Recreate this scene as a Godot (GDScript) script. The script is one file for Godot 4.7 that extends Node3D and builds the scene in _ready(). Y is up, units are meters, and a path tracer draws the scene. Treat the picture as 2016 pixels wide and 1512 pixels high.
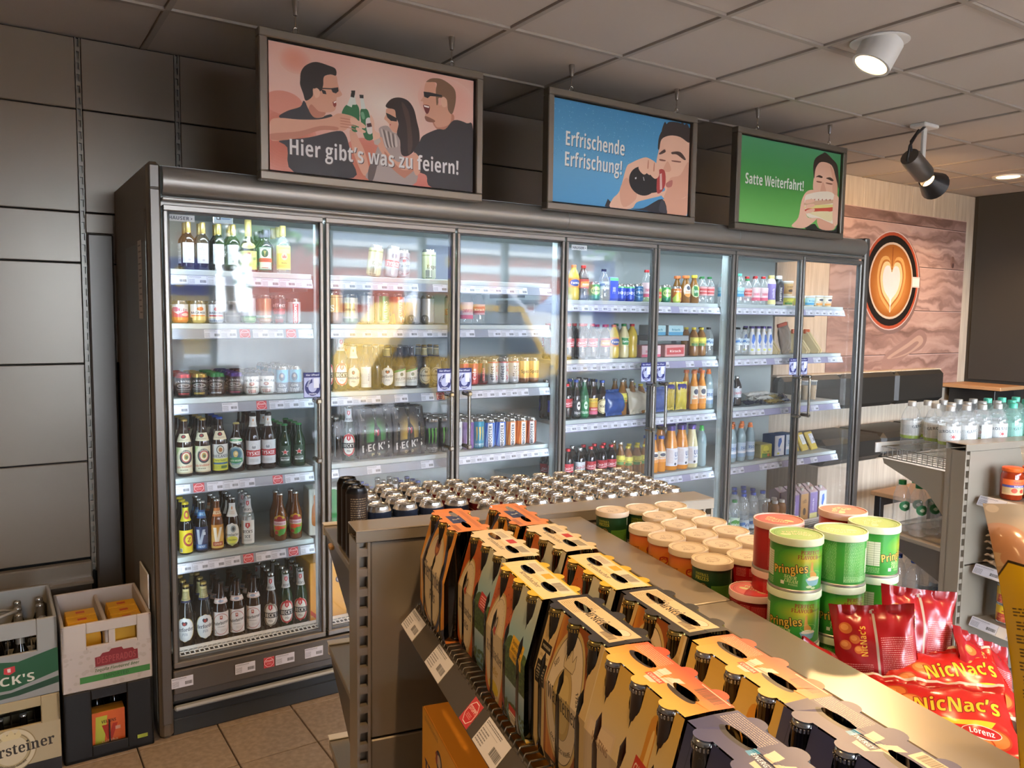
extends Node3D
# A petrol-station shop: a seven-door drinks cooler, hanging posters, two gondolas and crates. x runs along the cooler, y is up, z comes towards the camera.
const WALL_Z := -0.892
const CEIL := 2.88
const G_TURN := -0.18675   # both gondolas stand turned against the cooler
const S_TURN := -0.21817   # the long side of the near gondola
var rng := RandomNumberGenerator.new()

func _ready() -> void:
	rng.seed = 11
	set_camera_and_light()
	sheet = Image.create(int(SHEET.x), int(SHEET.y), false, Image.FORMAT_RGB8)
	sheet.fill(Color("808080"))
	print_cans()
	print_labels()
	print_signs()
	pack_sheet()
	sheet_tex = ImageTexture.create_from_image(sheet)
	make_materials()
	build_room()
	build_outside()
	build_cooler()
	build_posters()
	build_lamps()
	build_near_gondola()
	build_far_gondola()
	build_crates()
	fill_cooler()

func set_camera_and_light() -> void:
	var cam := Camera3D.new()
	cam.name = "camera"
	cam.fov = 51.565
	cam.near = 0.05
	cam.far = 200.0
	add_child(cam)
	cam.position = Vector3(-0.5544, 1.674, 3.2189)
	cam.rotation = Vector3(-0.08685, -0.58278, 0.01351)
	cam.current = true
	var sm := ProceduralSkyMaterial.new()
	sm.sky_top_color = Color(0.72, 0.76, 0.84)
	sm.sky_horizon_color = Color(0.88, 0.92, 0.96)
	sm.ground_horizon_color = Color(0.6, 0.6, 0.58)
	sm.ground_bottom_color = Color(0.4, 0.4, 0.38)
	sm.sky_energy_multiplier = 5.5
	sm.ground_energy_multiplier = 1.0
	var sky := Sky.new()
	sky.sky_material = sm
	var env := Environment.new()
	env.background_mode = Environment.BG_SKY
	env.sky = sky
	env.tonemap_mode = Environment.TONE_MAPPER_LINEAR
	env.tonemap_exposure = 0.95
	env.sdfgi_enabled = true
	env.ssao_enabled = true
	env.ssil_enabled = true
	var we := WorldEnvironment.new()
	we.name = "surroundings"
	we.environment = env
	add_child(we)

const WARM := Color(1.0, 0.80, 0.56)
const COOL := Color(0.86, 0.95, 1.0)

func spot(p: Vector3, to: Vector3, power: float, angle := 52.0, c := WARM, size := 0.05) -> void:
	var l := SpotLight3D.new()
	l.name = numbered("lamp_beam")
	add_child(l)
	l.look_at_from_position(p, to, Vector3.UP if absf((to - p).normalized().y) < 0.99 else Vector3.FORWARD)
	l.light_energy = power
	l.light_color = c
	l.spot_angle = angle
	l.spot_angle_attenuation = 0.7
	l.spot_range = 30.0
	l.spot_attenuation = 2.0
	l.light_size = size
	l.shadow_enabled = true

func area(p: Vector3, to: Vector3, w: float, h: float, power: float, c := COOL, up := Vector3.UP) -> void:
	var l := AreaLight3D.new()
	l.name = numbered("led_glow")
	add_child(l)
	l.look_at_from_position(p, to, up)
	l.area_size = Vector2(w, h)
	l.light_energy = power
	l.light_color = c
	l.area_range = 30.0
	l.area_attenuation = 2.0
	l.area_normalize_energy = true
	l.shadow_enabled = true

func make_materials() -> void:
	tm("paper", sheet_tex, 0.5)
	tm("printed_can", sheet_tex, 0.28, 0.25)
	tm("printed_plastic", sheet_tex, 0.3)
	mt("alu", "c9c6c0", 0.22, 0.9)
	mt("alu_dull", "a8a49c", 0.4, 0.8)
	mt("steel_dark", "6b6660", 0.36, 0.55)
	mt("frame_steel", "8d8983", 0.34, 0.7)
	mt("shelf_grey", "9aa0a2", 0.42, 0.2)
	mt("unit_grey", "8d8577", 0.3, 0.15)
	mt("panel_grey", "8a7d6c", 0.3, 0.15)
	mt("fascia", "8a857e", 0.33, 0.55)
	mt("side_skin", "6a5d4c", 0.34, 0.25)
	mt("gap_black", "14130f", 0.8)
	mt("inner_white", "a8b2b2", 0.5)
	mt("inner_shelf", "b8c2c2", 0.42, 0.1)
	mt("rail_grey", "8f95a2", 0.35)
	mt("rail_clear", "a9afbc", 0.22)
	mt("white_plastic", "d6d4cd", 0.4)
	mt("black_plastic", "1b1b1c", 0.4)
	mt("chrome", "b8b4ac", 0.18, 0.95)
	mt("ceiling_tile", "b9aea2", 0.9)
	mt("ceiling_grid", "a0968a", 0.6)
	mt("leather", "2b2a27", 0.42)
	mt("table_wood", "b48a62", 0.45)
	mt("dark_wall", "33322f", 0.8)
	mt("brown_glass", "2a1408", 0.07, 0.0, {"metallic_specular": 0.6})
	mt("dark_glass", "14100c", 0.07, 0.0, {"metallic_specular": 0.6})
	mt("green_glass", "0d2e16", 0.07, 0.0, {"metallic_specular": 0.6})
	mt("amber_glass", "6a3a10", 0.08, 0.0, {"metallic_specular": 0.6})
	mt("cola", "1c0d08", 0.1, 0.0, {"metallic_specular": 0.6})
	mt("orange_drink", "d88a1c", 0.2)
	mt("yellow_drink", "cfb43a", 0.18)
	mt("tea_drink", "8a5a1c", 0.14)
	mt("pale_drink", "d8cfa0", 0.2)
	mt("milk_white", "d8d4cc", 0.35)
	mt("water_body", "8fa4a8", 0.1)
	mt("green_body", "2f6a48", 0.12)
	pane("clear_pet", "dfe8ea", 0.14)
	pane("clear_glass", "d4e0dc", 0.2)
	pane("green_pet", "a8d8cc", 0.2)
	pane("door_glass", "f4faf8", 0.015)
	pane("window_glass", "f0f6f4", 0.02)
	pane("film", "e0d8c8", 0.3, 0.12)
	var n := FastNoiseLite.new()
	n.seed = 3
	n.frequency = 0.02
	n.fractal_octaves = 4
	var nt := NoiseTexture2D.new()
	nt.width = 512
	nt.height = 512
	nt.seamless = true
	nt.noise = n
	var ramp := Gradient.new()
	ramp.set_color(0, Color("b3a592"))
	ramp.set_color(1, Color("d3c8b6"))
	nt.color_ramp = ramp
	var wood := mt("ash_wood", "ffffff", 0.5)
	wood.albedo_texture = nt
	wood.uv1_triplanar = true
	wood.uv1_world_triplanar = true
	wood.uv1_scale = Vector3(2.2, 0.16, 2.2)
	var nf := NoiseTexture2D.new()
	nf.width = 512
	nf.height = 512
	nf.seamless = true
	var n3 := FastNoiseLite.new()
	n3.seed = 8
	n3.frequency = 0.05
	n3.fractal_octaves = 5
	nf.noise = n3
	var r3 := Gradient.new()
	r3.set_color(0, Color("7d6f60"))
	r3.set_color(1, Color("a08f7c"))
	nf.color_ramp = r3
	var ft := mt("floor_tile", "ffffff", 0.34)
	ft.albedo_texture = nf
	ft.uv1_triplanar = true
	ft.uv1_world_triplanar = true
	ft.uv1_scale = Vector3(1.2, 1.2, 1.2)
	mt("grout", "2a241f", 0.9)
# ---------------------------------------------------------------- mesh builder
class B:
	var v := PackedVector3Array()
	var n := PackedVector3Array()
	var uv := PackedVector2Array()
	var xf := Transform3D()
	func at(p: Vector3, rot := Vector3.ZERO) -> B:
		xf = Transform3D(Basis.from_euler(rot), p)
		return self
	func tri(a: Vector3, b: Vector3, c: Vector3, ua := Vector2.ZERO, ub := Vector2.ZERO, uc := Vector2.ZERO) -> void:
		a = xf * a; b = xf * b; c = xf * c
		var m := (b - a).cross(c - a).normalized()
		v.append_array([a, c, b]); n.append_array([m, m, m]); uv.append_array([ua, uc, ub])
	func smooth(a: Vector3, b: Vector3, c: Vector3, na: Vector3, nb: Vector3, nc: Vector3, ua: Vector2, ub: Vector2, uc: Vector2) -> void:
		v.append_array([xf * a, xf * c, xf * b]); uv.append_array([ua, uc, ub])
		n.append_array([xf.basis * na, xf.basis * nc, xf.basis * nb])
	# corners anticlockwise from the lower left, seen from outside
	func quad(a: Vector3, b: Vector3, c: Vector3, d: Vector3, r := Rect2(0, 0, 1, 1)) -> B:
		var p := r.position
		var e := r.end
		tri(a, b, c, Vector2(p.x, e.y), e, Vector2(e.x, p.y))
		tri(a, c, d, Vector2(p.x, e.y), Vector2(e.x, p.y), p)
		return self
	func out(a: Vector3, b: Vector3, c: Vector3, d: Vector3, mid: Vector3) -> void:
		if (b - a).cross(c - a).dot(a + c - mid * 2.0) < 0.0:
			quad(a, d, c, b)
		else:
			quad(a, b, c, d)
	func box(c: Vector3, s: Vector3, bev := 0.0) -> B:
		var h := s / 2.0
		bev = minf(bev, minf(h.x, minf(h.y, h.z)) * 0.9)
		var P := func(k: int, g: Vector3) -> Vector3:
			return c + Vector3(g.x * (h.x - (0.0 if k == 0 else bev)), g.y * (h.y - (0.0 if k == 1 else bev)), g.z * (h.z - (0.0 if k == 2 else bev)))
		for k in 3:
			var i := (k + 1) % 3
			var j := (k + 2) % 3
			for s1 in [-1.0, 1.0]:
				var q := []
				for w in [[-1.0, -1.0], [1.0, -1.0], [1.0, 1.0], [-1.0, 1.0]]:
					var g := Vector3.ZERO
					g[k] = s1; g[i] = w[0]; g[j] = w[1]
					q.append(P.call(k, g))
				out(q[0], q[1], q[2], q[3], c)
				if bev > 0.0:
					for s2 in [-1.0, 1.0]:
						var g0 := Vector3.ZERO
						g0[k] = s1; g0[i] = s2; g0[j] = -1.0
						var g1 := g0
						g1[j] = 1.0
						out(P.call(k, g0), P.call(i, g0), P.call(i, g1), P.call(k, g1), c)
		if bev > 0.0:
			for a in [-1.0, 1.0]:
				for b in [-1.0, 1.0]:
					for d in [-1.0, 1.0]:
						var g := Vector3(a, b, d)
						if a * b * d > 0:
							tri(P.call(0, g), P.call(1, g), P.call(2, g))
						else:
							tri(P.call(0, g), P.call(2, g), P.call(1, g))
		return self
	# profile from the bottom up as (radius, height); angle 0 faces +z and grows towards +x
	func lathe(prof: Array, seg := 20, r := Rect2(0, 0, 1, 1), a0 := -PI, a1 := PI, crease := 0.7) -> B:
		var m := prof.size()
		var lo: float = prof[0].y
		var hi: float = prof[0].y
		for q in prof:
			lo = minf(lo, q.y); hi = maxf(hi, q.y)
		var sn := []
		for i in m - 1:
			var d: Vector2 = (prof[i + 1] - prof[i]).normalized()
			sn.append(Vector2(d.y, -d.x))
		for i in m - 1:
			var p0: Vector2 = prof[i]
			var p1: Vector2 = prof[i + 1]
			var n0: Vector2 = sn[i]
			var n1: Vector2 = sn[i]
			if i > 0 and n0.dot(sn[i - 1]) > crease:
				n0 = (n0 + sn[i - 1]).normalized()
			if i < m - 2 and n1.dot(sn[i + 1]) > crease:
				n1 = (n1 + sn[i + 1]).normalized()
			var v0 := r.position.y + r.size.y * (hi - p0.y) / maxf(hi - lo, 1e-6)
			var v1 := r.position.y + r.size.y * (hi - p1.y) / maxf(hi - lo, 1e-6)
			for k in seg:
				var f0 := float(k) / seg
				var f1 := float(k + 1) / seg
				var t0 := lerpf(a0, a1, f0)
				var t1 := lerpf(a0, a1, f1)
				var d0 := Vector3(sin(t0), 0, cos(t0))
				var d1 := Vector3(sin(t1), 0, cos(t1))
				var u0 := r.position.x + r.size.x * f0
				var u1 := r.position.x + r.size.x * f1
				var y0 := Vector3(0, p0.y, 0)
				var y1 := Vector3(0, p1.y, 0)
				var Y := Vector3.UP
				if p0.x > 1e-5:
					smooth(d0 * p0.x + y0, d1 * p0.x + y0, d1 * p1.x + y1, d0 * n0.x + Y * n0.y, d1 * n0.x + Y * n0.y, d1 * n1.x + Y * n1.y, Vector2(u0, v0), Vector2(u1, v0), Vector2(u1, v1))
				if p1.x > 1e-5:
					smooth(d0 * p0.x + y0, d1 * p1.x + y1, d0 * p1.x + y1, d0 * n0.x + Y * n0.y, d1 * n1.x + Y * n1.y, d0 * n1.x + Y * n1.y, Vector2(u0, v0), Vector2(u1, v1), Vector2(u0, v1))
		return self
	# a flat disc facing up whose texture is laid on from above
	func disc(rad: float, y: float, seg := 24, r := Rect2(0, 0, 1, 1)) -> B:
		var c := r.get_center()
		for k in seg:
			var t0 := TAU * k / seg
			var t1 := TAU * (k + 1) / seg
			var e0 := Vector2(sin(t0), cos(t0))
			var e1 := Vector2(sin(t1), cos(t1))
			tri(Vector3(0, y, 0), Vector3(e0.x * rad, y, e0.y * rad), Vector3(e1.x * rad, y, e1.y * rad), c, c + e0 * r.size / 2.0, c + e1 * r.size / 2.0)
		return self
	func tube(p: Array, rad: float, seg := 8, closed := false) -> B:
		var m := p.size()
		var rings := []
		var side := Vector3.ZERO
		for i in m:
			var a: Vector3 = p[(i - 1 + m) % m] if (closed or i > 0) else p[0]
			var b: Vector3 = p[(i + 1) % m] if (closed or i < m - 1) else p[m - 1]
			var d := (b - a).normalized()
			if side == Vector3.ZERO:
				side = d.cross(Vector3.UP if absf(d.y) < 0.9 else Vector3.RIGHT).normalized()
			side = (side - d * side.dot(d)).normalized()
			var o2 := d.cross(side)
			var ring := []
			for k in seg:
				var t := TAU * k / seg
				ring.append(side * cos(t) + o2 * sin(t))
			rings.append(ring)
		var z := Vector2.ZERO
		for i in (m if closed else m - 1):
			var j := (i + 1) % m
			for k in seg:
				var l := (k + 1) % seg
				var a0: Vector3 = rings[i][k]
				var a1: Vector3 = rings[i][l]
				var b0: Vector3 = rings[j][k]
				var b1: Vector3 = rings[j][l]
				smooth(p[i] + a0 * rad, p[i] + a1 * rad, p[j] + b1 * rad, a0, a1, b1, z, z, z)
				smooth(p[i] + a0 * rad, p[j] + b1 * rad, p[j] + b0 * rad, a0, b1, b0, z, z, z)
		if not closed:
			for e in [0, m - 1]:
				for k in seg:
					var q0: Vector3 = p[e] + rings[e][k] * rad
					var q1: Vector3 = p[e] + rings[e][(k + 1) % seg] * rad
					if e == 0:
						tri(p[e], q1, q0)
					else:
						tri(p[e], q0, q1)
		return self
	# an outline in x, y pushed from z0 to z1
	func extrude(poly: PackedVector2Array, z0: float, z1: float, r := Rect2(0, 0, 1, 1)) -> B:
		if Geometry2D.is_polygon_clockwise(poly) == false:
			poly.reverse()
		# now clockwise for Geometry2D, which has y down: anticlockwise with y up
		var area := 0.0
		for i in poly.size():
			area += poly[i].cross(poly[(i + 1) % poly.size()])
		if area < 0:
			poly.reverse()
		var lo := poly[0]
		var hi := poly[0]
		for q in poly:
			lo = lo.min(q); hi = hi.max(q)
		var U := func(q: Vector2) -> Vector2: return r.position + r.size * Vector2((q.x - lo.x) / (hi.x - lo.x), (hi.y - q.y) / (hi.y - lo.y))
		var t := Geometry2D.triangulate_polygon(poly)
		for i in range(0, t.size(), 3):
			var a := poly[t[i]]
			var b := poly[t[i + 1]]
			var c := poly[t[i + 2]]
			if (b - a).cross(c - a) < 0:
				var w := b
				b = c; c = w
			tri(Vector3(a.x, a.y, z1), Vector3(b.x, b.y, z1), Vector3(c.x, c.y, z1), U.call(a), U.call(b), U.call(c))
			tri(Vector3(a.x, a.y, z0), Vector3(c.x, c.y, z0), Vector3(b.x, b.y, z0), U.call(a), U.call(c), U.call(b))
		for i in poly.size():
			var a := poly[i]
			var b := poly[(i + 1) % poly.size()]
			var ua: Vector2 = U.call(a)
			var ub: Vector2 = U.call(b)
			tri(Vector3(a.x, a.y, z0), Vector3(b.x, b.y, z0), Vector3(b.x, b.y, z1), ua, ub, ub)
			tri(Vector3(a.x, a.y, z0), Vector3(b.x, b.y, z1), Vector3(a.x, a.y, z1), ua, ub, ua)
		return self
	func grid(f: Callable, nu: int, nv: int, r := Rect2(0, 0, 1, 1)) -> B:
		var p := []
		for j in nv + 1:
			for i in nu + 1:
				p.append(f.call(float(i) / nu, float(j) / nv))
		var w := nu + 1
		var nn := []
		for j in nv + 1:
			for i in nu + 1:
				var du: Vector3 = p[j * w + mini(i + 1, nu)] - p[j * w + maxi(i - 1, 0)]
				var dv: Vector3 = p[mini(j + 1, nv) * w + i] - p[maxi(j - 1, 0) * w + i]
				nn.append(du.cross(dv).normalized())
		for j in nv:
			for i in nu:
				var k := j * w + i
				var q := [k, k + 1, k + w + 1, k + w]
				var t := []
				for e in [[i, j], [i + 1, j], [i + 1, j + 1], [i, j + 1]]:
					t.append(r.position + r.size * Vector2(float(e[0]) / nu, 1.0 - float(e[1]) / nv))
				smooth(p[q[0]], p[q[1]], p[q[2]], nn[q[0]], nn[q[1]], nn[q[2]], t[0], t[1], t[2])
				smooth(p[q[0]], p[q[2]], p[q[3]], nn[q[0]], nn[q[2]], nn[q[3]], t[0], t[2], t[3])
		return self
	func mesh() -> ArrayMesh:
		var a := []
		a.resize(Mesh.ARRAY_MAX)
		a[Mesh.ARRAY_VERTEX] = v; a[Mesh.ARRAY_NORMAL] = n; a[Mesh.ARRAY_TEX_UV] = uv
		var m := ArrayMesh.new()
		m.add_surface_from_arrays(Mesh.PRIMITIVE_TRIANGLES, a)
		return m

# ---------------------------------------------------------------- flat print: a drawing board, twice as fine as the picture it makes
class Art:
	var im: Image
	var W: int
	var H: int
	static var fonts := {}
	func _init(w: int, h: int, c) -> void:
		W = w; H = h
		im = Image.create(w * 2, h * 2, false, Image.FORMAT_RGB8)
		im.fill(Color(c))
	func r(x: float, y: float, w: float, h: float, c) -> Art:
		im.fill_rect(Rect2i(roundi(x * 2), roundi(y * 2), maxi(roundi(w * 2), 1), maxi(roundi(h * 2), 1)), Color(c))
		return self
	func fill(cs: Array, c: Color) -> void:
		var ed := []
		var lo := 1e9
		var hi := -1e9
		for q in cs:
			var m: int = q.size()
			for i in m:
				var a: Vector2 = q[i] * 2.0
				var b: Vector2 = q[(i + 1) % m] * 2.0
				lo = minf(lo, a.y); hi = maxf(hi, a.y)
				if a.y != b.y:
					ed.append([a, b] if a.y < b.y else [b, a])
		var y0 := maxi(int(ceil(lo - 0.5)), 0)
		var y1 := mini(int(floor(hi - 0.5)), H * 2 - 1)
		if y1 < y0: return
		var rows := []
		rows.resize(y1 - y0 + 1)
		for e in ed:
			var a: Vector2 = e[0]
			var b: Vector2 = e[1]
			var k := (b.x - a.x) / (b.y - a.y)
			for y in range(maxi(int(ceil(a.y - 0.5)), y0), mini(int(ceil(b.y - 0.5)) - 1, y1) + 1):
				var x := a.x + (y + 0.5 - a.y) * k
				if rows[y - y0] == null:
					rows[y - y0] = PackedFloat32Array([x])
				else:
					rows[y - y0].append(x)
		for i in rows.size():
			if rows[i] == null: continue
			var xs: PackedFloat32Array = rows[i]
			xs.sort()
			for k in range(0, xs.size() - 1, 2):
				var xa := maxi(roundi(xs[k]), 0)
				var xb := mini(roundi(xs[k + 1]), W * 2)
				if xb > xa:
					im.fill_rect(Rect2i(xa, y0 + i, xb - xa, 1), c)
	# points as flat numbers x, y, x, y ...
	func p(a: Array, c, o := Vector2.ZERO, k := Vector2.ONE) -> Art:
		var q := PackedVector2Array()
		for i in range(0, a.size() - 1, 2):
			q.append(o + Vector2(a[i], a[i + 1]) * k)
		fill([q], Color(c))
		return self
	# the same, rounded off through the points
	func s(a: Array, c, o := Vector2.ZERO, k := Vector2.ONE) -> Art:
		fill([curve(a, o, k)], Color(c))
		return self
	static func curve(a: Array, o := Vector2.ZERO, k := Vector2.ONE) -> PackedVector2Array:
		var q := PackedVector2Array()
		var m := a.size() / 2
		for i in m:
			var g := []
			for j in 4:
				var t := (i + j - 1 + m) % m
				g.append(o + Vector2(a[t * 2], a[t * 2 + 1]) * k)
			for j in 4:
				q.append((g[1] as Vector2).cubic_interpolate(g[2], g[0], g[3], j / 4.0))
		return q
	func e(x: float, y: float, rx: float, ry: float, c, ang := 0.0) -> Art:
		var q := PackedVector2Array()
		for i in 40:
			q.append(Vector2(x, y) + (Vector2(cos(TAU * i / 40), sin(TAU * i / 40)) * Vector2(rx, ry)).rotated(ang))
		fill([q], Color(c))
		return self
	func ring(x: float, y: float, rx: float, ry: float, w: float, c) -> Art:
		var qs := []
		for d in [0.0, w]:
			var q := PackedVector2Array()
			for i in 48:
				q.append(Vector2(x + cos(TAU * i / 48) * (rx - d), y + sin(TAU * i / 48) * (ry - d)))
			qs.append(q)
		fill(qs, Color(c))
		return self
	func ln(a: Array, w: float, c) -> Art:
		for i in range(0, a.size() - 3, 2):
			var p0 := Vector2(a[i], a[i + 1])
			var p1 := Vector2(a[i + 2], a[i + 3])
			var d := (p1 - p0).normalized().orthogonal() * w / 2.0
			fill([PackedVector2Array([p0 + d, p1 + d, p1 - d, p0 - d])], Color(c))
		return self
	func g(x: float, y: float, w: float, h: float, stops: Array, across := false) -> Art:
		var n := int((w if across else h) * 2)
		for i in n:
			var f := float(i) / maxi(n - 1, 1) * (stops.size() - 1)
			var k := mini(int(f), stops.size() - 2)
			var c := Color(stops[k]).lerp(Color(stops[k + 1]), f - k)
			if across:
				im.fill_rect(Rect2i(int(x * 2) + i, int(y * 2), 1, int(h * 2)), c)
			else:
				im.fill_rect(Rect2i(int(x * 2), int(y * 2) + i, int(w * 2), 1), c)
		return self
	# f: b bold, r regular, s serif bold, t serif, m mono, i bold italic; (x, y) is the middle of the base line; sx narrows the letters
	func t(txt: String, x: float, y: float, size: float, c, f := "b", sx := 1.0, ang := 0.0, shear := 0.0, arc := 0.0) -> Art:
		if not fonts.has(f):
			var sf := SystemFont.new()
			sf.font_names = PackedStringArray([{"s": "Droid Serif", "t": "Droid Serif", "m": "Droid Sans Mono"}.get(f, "Droid Sans")])
			sf.font_weight = 700 if f in "bsi" else 400
			fonts[f] = sf
		var rid: RID = fonts[f].get_rids()[0]
		var ts := TextServerManager.get_primary_interface()
		var k := size / 64.0
		var tot := 0.0
		var gl := []
		for ch in txt:
			var gi := ts.font_get_glyph_index(rid, 64, ch.unicode_at(0), 0)
			var ad := ts.font_get_glyph_advance(rid, 64, gi).x
			gl.append([gi, tot, ad]); tot += ad
		var xf := Transform2D(ang, Vector2(x, y))
		for q in gl:
			var ct := ts.font_get_glyph_contours(rid, 64, q[0])
			if not ct.has("contours"): continue
			var cs := []
			var st := 0
			for en in ct.contours:
				var pg := PackedVector2Array()
				for i in range(st, en + 1):
					var pt: Vector3 = ct.points[i]
					var px: float = (pt.x + q[1] - tot / 2.0) * k * sx - pt.y * k * shear
					if arc == 0.0:
						pg.append(xf * Vector2(px, pt.y * k))
					else:
						var mid: float = (q[1] + q[2] / 2.0 - tot / 2.0) * k * sx
						var th := mid / arc
						pg.append(xf * (Vector2(0, arc) + Vector2(px - mid, pt.y * k - arc).rotated(th)))
				st = en + 1
				cs.append(pg)
			fill(cs, Color(c))
		return self
	# the same, narrowed or widened to a width of w
	func tw(txt: String, x: float, y: float, size: float, w: float, c, f := "b", ang := 0.0, shear := 0.0, arc := 0.0) -> Art:
		t("", x, y, size, c, f)
		var rid: RID = fonts[f].get_rids()[0]
		var ts := TextServerManager.get_primary_interface()
		var tot := 0.0
		for ch in txt: tot += ts.font_get_glyph_advance(rid, 64, ts.font_get_glyph_index(rid, 64, ch.unicode_at(0), 0)).x
		return t(txt, x, y, size, c, f, w / maxf(tot * size / 64.0, 0.01), ang, shear, arc)
	# text with a rim of another colour
	func tt(txt: String, x: float, y: float, size: float, c, rim, w: float, f := "b", sx := 1.0, ang := 0.0, shear := 0.0) -> Art:
		for i in 8:
			t(txt, x + cos(TAU * i / 8) * w, y + sin(TAU * i / 8) * w, size, rim, f, sx, ang, shear)
		return t(txt, x, y, size, c, f, sx, ang, shear)
	# lines of print too small to read
	func fp(x: float, y: float, w: float, h: float, c, step := 4.0, rng := 7) -> Art:
		var rn := RandomNumberGenerator.new()
		rn.seed = rng
		var yy := y
		while yy < y + h:
			var xx := x
			while xx < x + w:
				var l := rn.randf_range(3, 11)
				r(xx, yy, minf(l, x + w - xx), step * 0.42, c)
				xx += l + 2.0
			yy += step
		return self
	func bc(x: float, y: float, w: float, h: float, c := "1a1a1a", rng := 3) -> Art:
		var rn := RandomNumberGenerator.new()
		rn.seed = rng
		var xx := x
		while xx < x + w:
			var l := rn.randf_range(0.5, 2.2)
			r(xx, y, minf(l, x + w - xx), h, c)
			xx += l + rn.randf_range(0.8, 2.2)
		return self
	func specks(n: int, c, lo: float, hi: float, rng := 5, box := Rect2()) -> Art:
		var rn := RandomNumberGenerator.new()
		rn.seed = rng
		if box.size.x == 0: box = Rect2(0, 0, W, H)
		for i in n:
			var rr := rn.randf_range(lo, hi)
			e(box.position.x + rn.randf() * box.size.x, box.position.y + rn.randf() * box.size.y, rr, rr, c)
		return self
	func done() -> Image:
		im.shrink_x2()
		return im
	func tex() -> ImageTexture:
		return ImageTexture.create_from_image(done())

# ---------------------------------------------------------------- the sheet on which all small labels are printed
var sheet: Image
var sheet_tex: ImageTexture
var cells := {}
var pen := Vector2i.ZERO
var row_h := 0
const SHEET := Vector2(2048, 2048)

var waiting := []
func cell(key: String, w: int, h: int, bg, draw: Callable) -> void:
	var a := Art.new(w, h, bg)
	draw.call(a)
	waiting.append([key, w, h, bg, a.done()])

func pack_sheet() -> void:
	waiting.sort_custom(func(p, q): return p[2] > q[2])
	for q in waiting:
		var w: int = q[1]
		var h: int = q[2]
		if pen.x + w + 4 > SHEET.x and row_h > 0:
			pen = Vector2i(0, pen.y + row_h + 4); row_h = 0
		if pen.y + h + 4 > SHEET.y:
			printerr("sheet is full at ", q[0])
			return
		sheet.fill_rect(Rect2i(pen.x, pen.y, w + 4, h + 4), Color(q[3]))
		sheet.blit_rect(q[4], Rect2i(0, 0, w, h), pen + Vector2i(2, 2))
		cells[q[0]] = Rect2(Vector2(pen) + Vector2(2.5, 2.5), Vector2(w - 1, h - 1))
		pen.x += w + 4
		row_h = maxi(row_h, h + 4)
	waiting.clear()

func cr(key: String) -> Rect2:
	if not cells.has(key):
		printerr("no cell ", key)
		return Rect2(0, 0, 0.01, 0.01)
	var q: Rect2 = cells[key]
	return Rect2(q.position / SHEET, q.size / SHEET)

# ---------------------------------------------------------------- materials and nodes
var mats := {}
func mt(key: String, col, rough := 0.6, metal := 0.0, more := {}) -> StandardMaterial3D:
	if mats.has(key): return mats[key]
	var m := StandardMaterial3D.new()
	m.resource_name = key
	m.albedo_color = Color(col)
	m.roughness = rough
	m.metallic = metal
	for k in more: m.set(k, more[k])
	mats[key] = m
	return m

func pane(key: String, col, alpha: float, rough := 0.03) -> StandardMaterial3D:
	var c := Color(col)
	c.a = alpha
	var m := mt(key, c, rough)
	m.albedo_color = c
	m.transparency = BaseMaterial3D.TRANSPARENCY_ALPHA
	m.metallic_specular = 0.7
	return m

func lamp_mat(key: String, col, energy: float) -> StandardMaterial3D:
	return mt(key, "ffffff", 0.5, 0.0, {"emission_enabled": true, "emission": Color(col), "emission_energy_multiplier": energy})

func tm(key: String, tex: Texture2D, rough := 0.5, metal := 0.0, more := {}) -> StandardMaterial3D:
	var m := mt(key, "ffffff", rough, metal, more)
	m.albedo_texture = tex
	m.texture_repeat = false
	return m

var used_names := {}
func numbered(s: String) -> String:
	if not used_names.has(s):
		used_names[s] = 0
		return s
	used_names[s] += 1
	return "%s_%03d" % [s, used_names[s]]

var said := {}
func tag(o: Node, label: String, category := "", group := "", kind := "") -> Node:
	if label:
		o.set_meta("label", label)
		if said.has(label) and not group: print("label twice: ", label)
		if label.split(" ", false).size() > 16: print("long label: ", label)
		if label.split(" ", false).size() < 4: print("short label: ", label)
		said[label] = true
	if category: o.set_meta("category", category)
	if group: o.set_meta("group", group)
	if kind: o.set_meta("kind", kind)
	return o

func part(parent: Node, called: String, m, mat: Material, p := Vector3.ZERO, rot := Vector3.ZERO, label := "") -> MeshInstance3D:
	var o := MeshInstance3D.new()
	o.name = called
	o.mesh = m.mesh() if m is B else m
	o.material_override = mat
	o.position = p
	o.rotation = rot
	if label: o.set_meta("label", label)
	parent.add_child(o, true)
	return o

func thing(called: String, label: String, category: String, p := Vector3.ZERO, turn := 0.0, group := "") -> Node3D:
	var o := Node3D.new()
	o.name = numbered(called)
	add_child(o)
	o.position = p
	o.rotation.y = turn
	tag(o, label, category, group)
	return o

func one(called: String, label: String, category: String, m, mat: Material, p := Vector3.ZERO, turn := 0.0, group := "") -> MeshInstance3D:
	var o := part(self, numbered(called), m, mat, p, Vector3(0, turn, 0))
	tag(o, label, category, group)
	return o

func struct(called: String, m, mat: Material, p := Vector3.ZERO) -> MeshInstance3D:
	var o := part(self, called, m, mat, p)
	o.set_meta("kind", "structure")
	return o

# a prototype is kept out of the tree until it is copied
func proto() -> Node3D:
	return Node3D.new()

func put(pr: Node3D, called: String, label: String, category: String, p: Vector3, turn := 0.0, group := "") -> Node3D:
	var o: Node3D = pr.duplicate()
	o.name = numbered(called)
	add_child(o)
	o.position = p
	o.rotation.y = turn
	tag(o, label, category, group)
	return o

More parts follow.
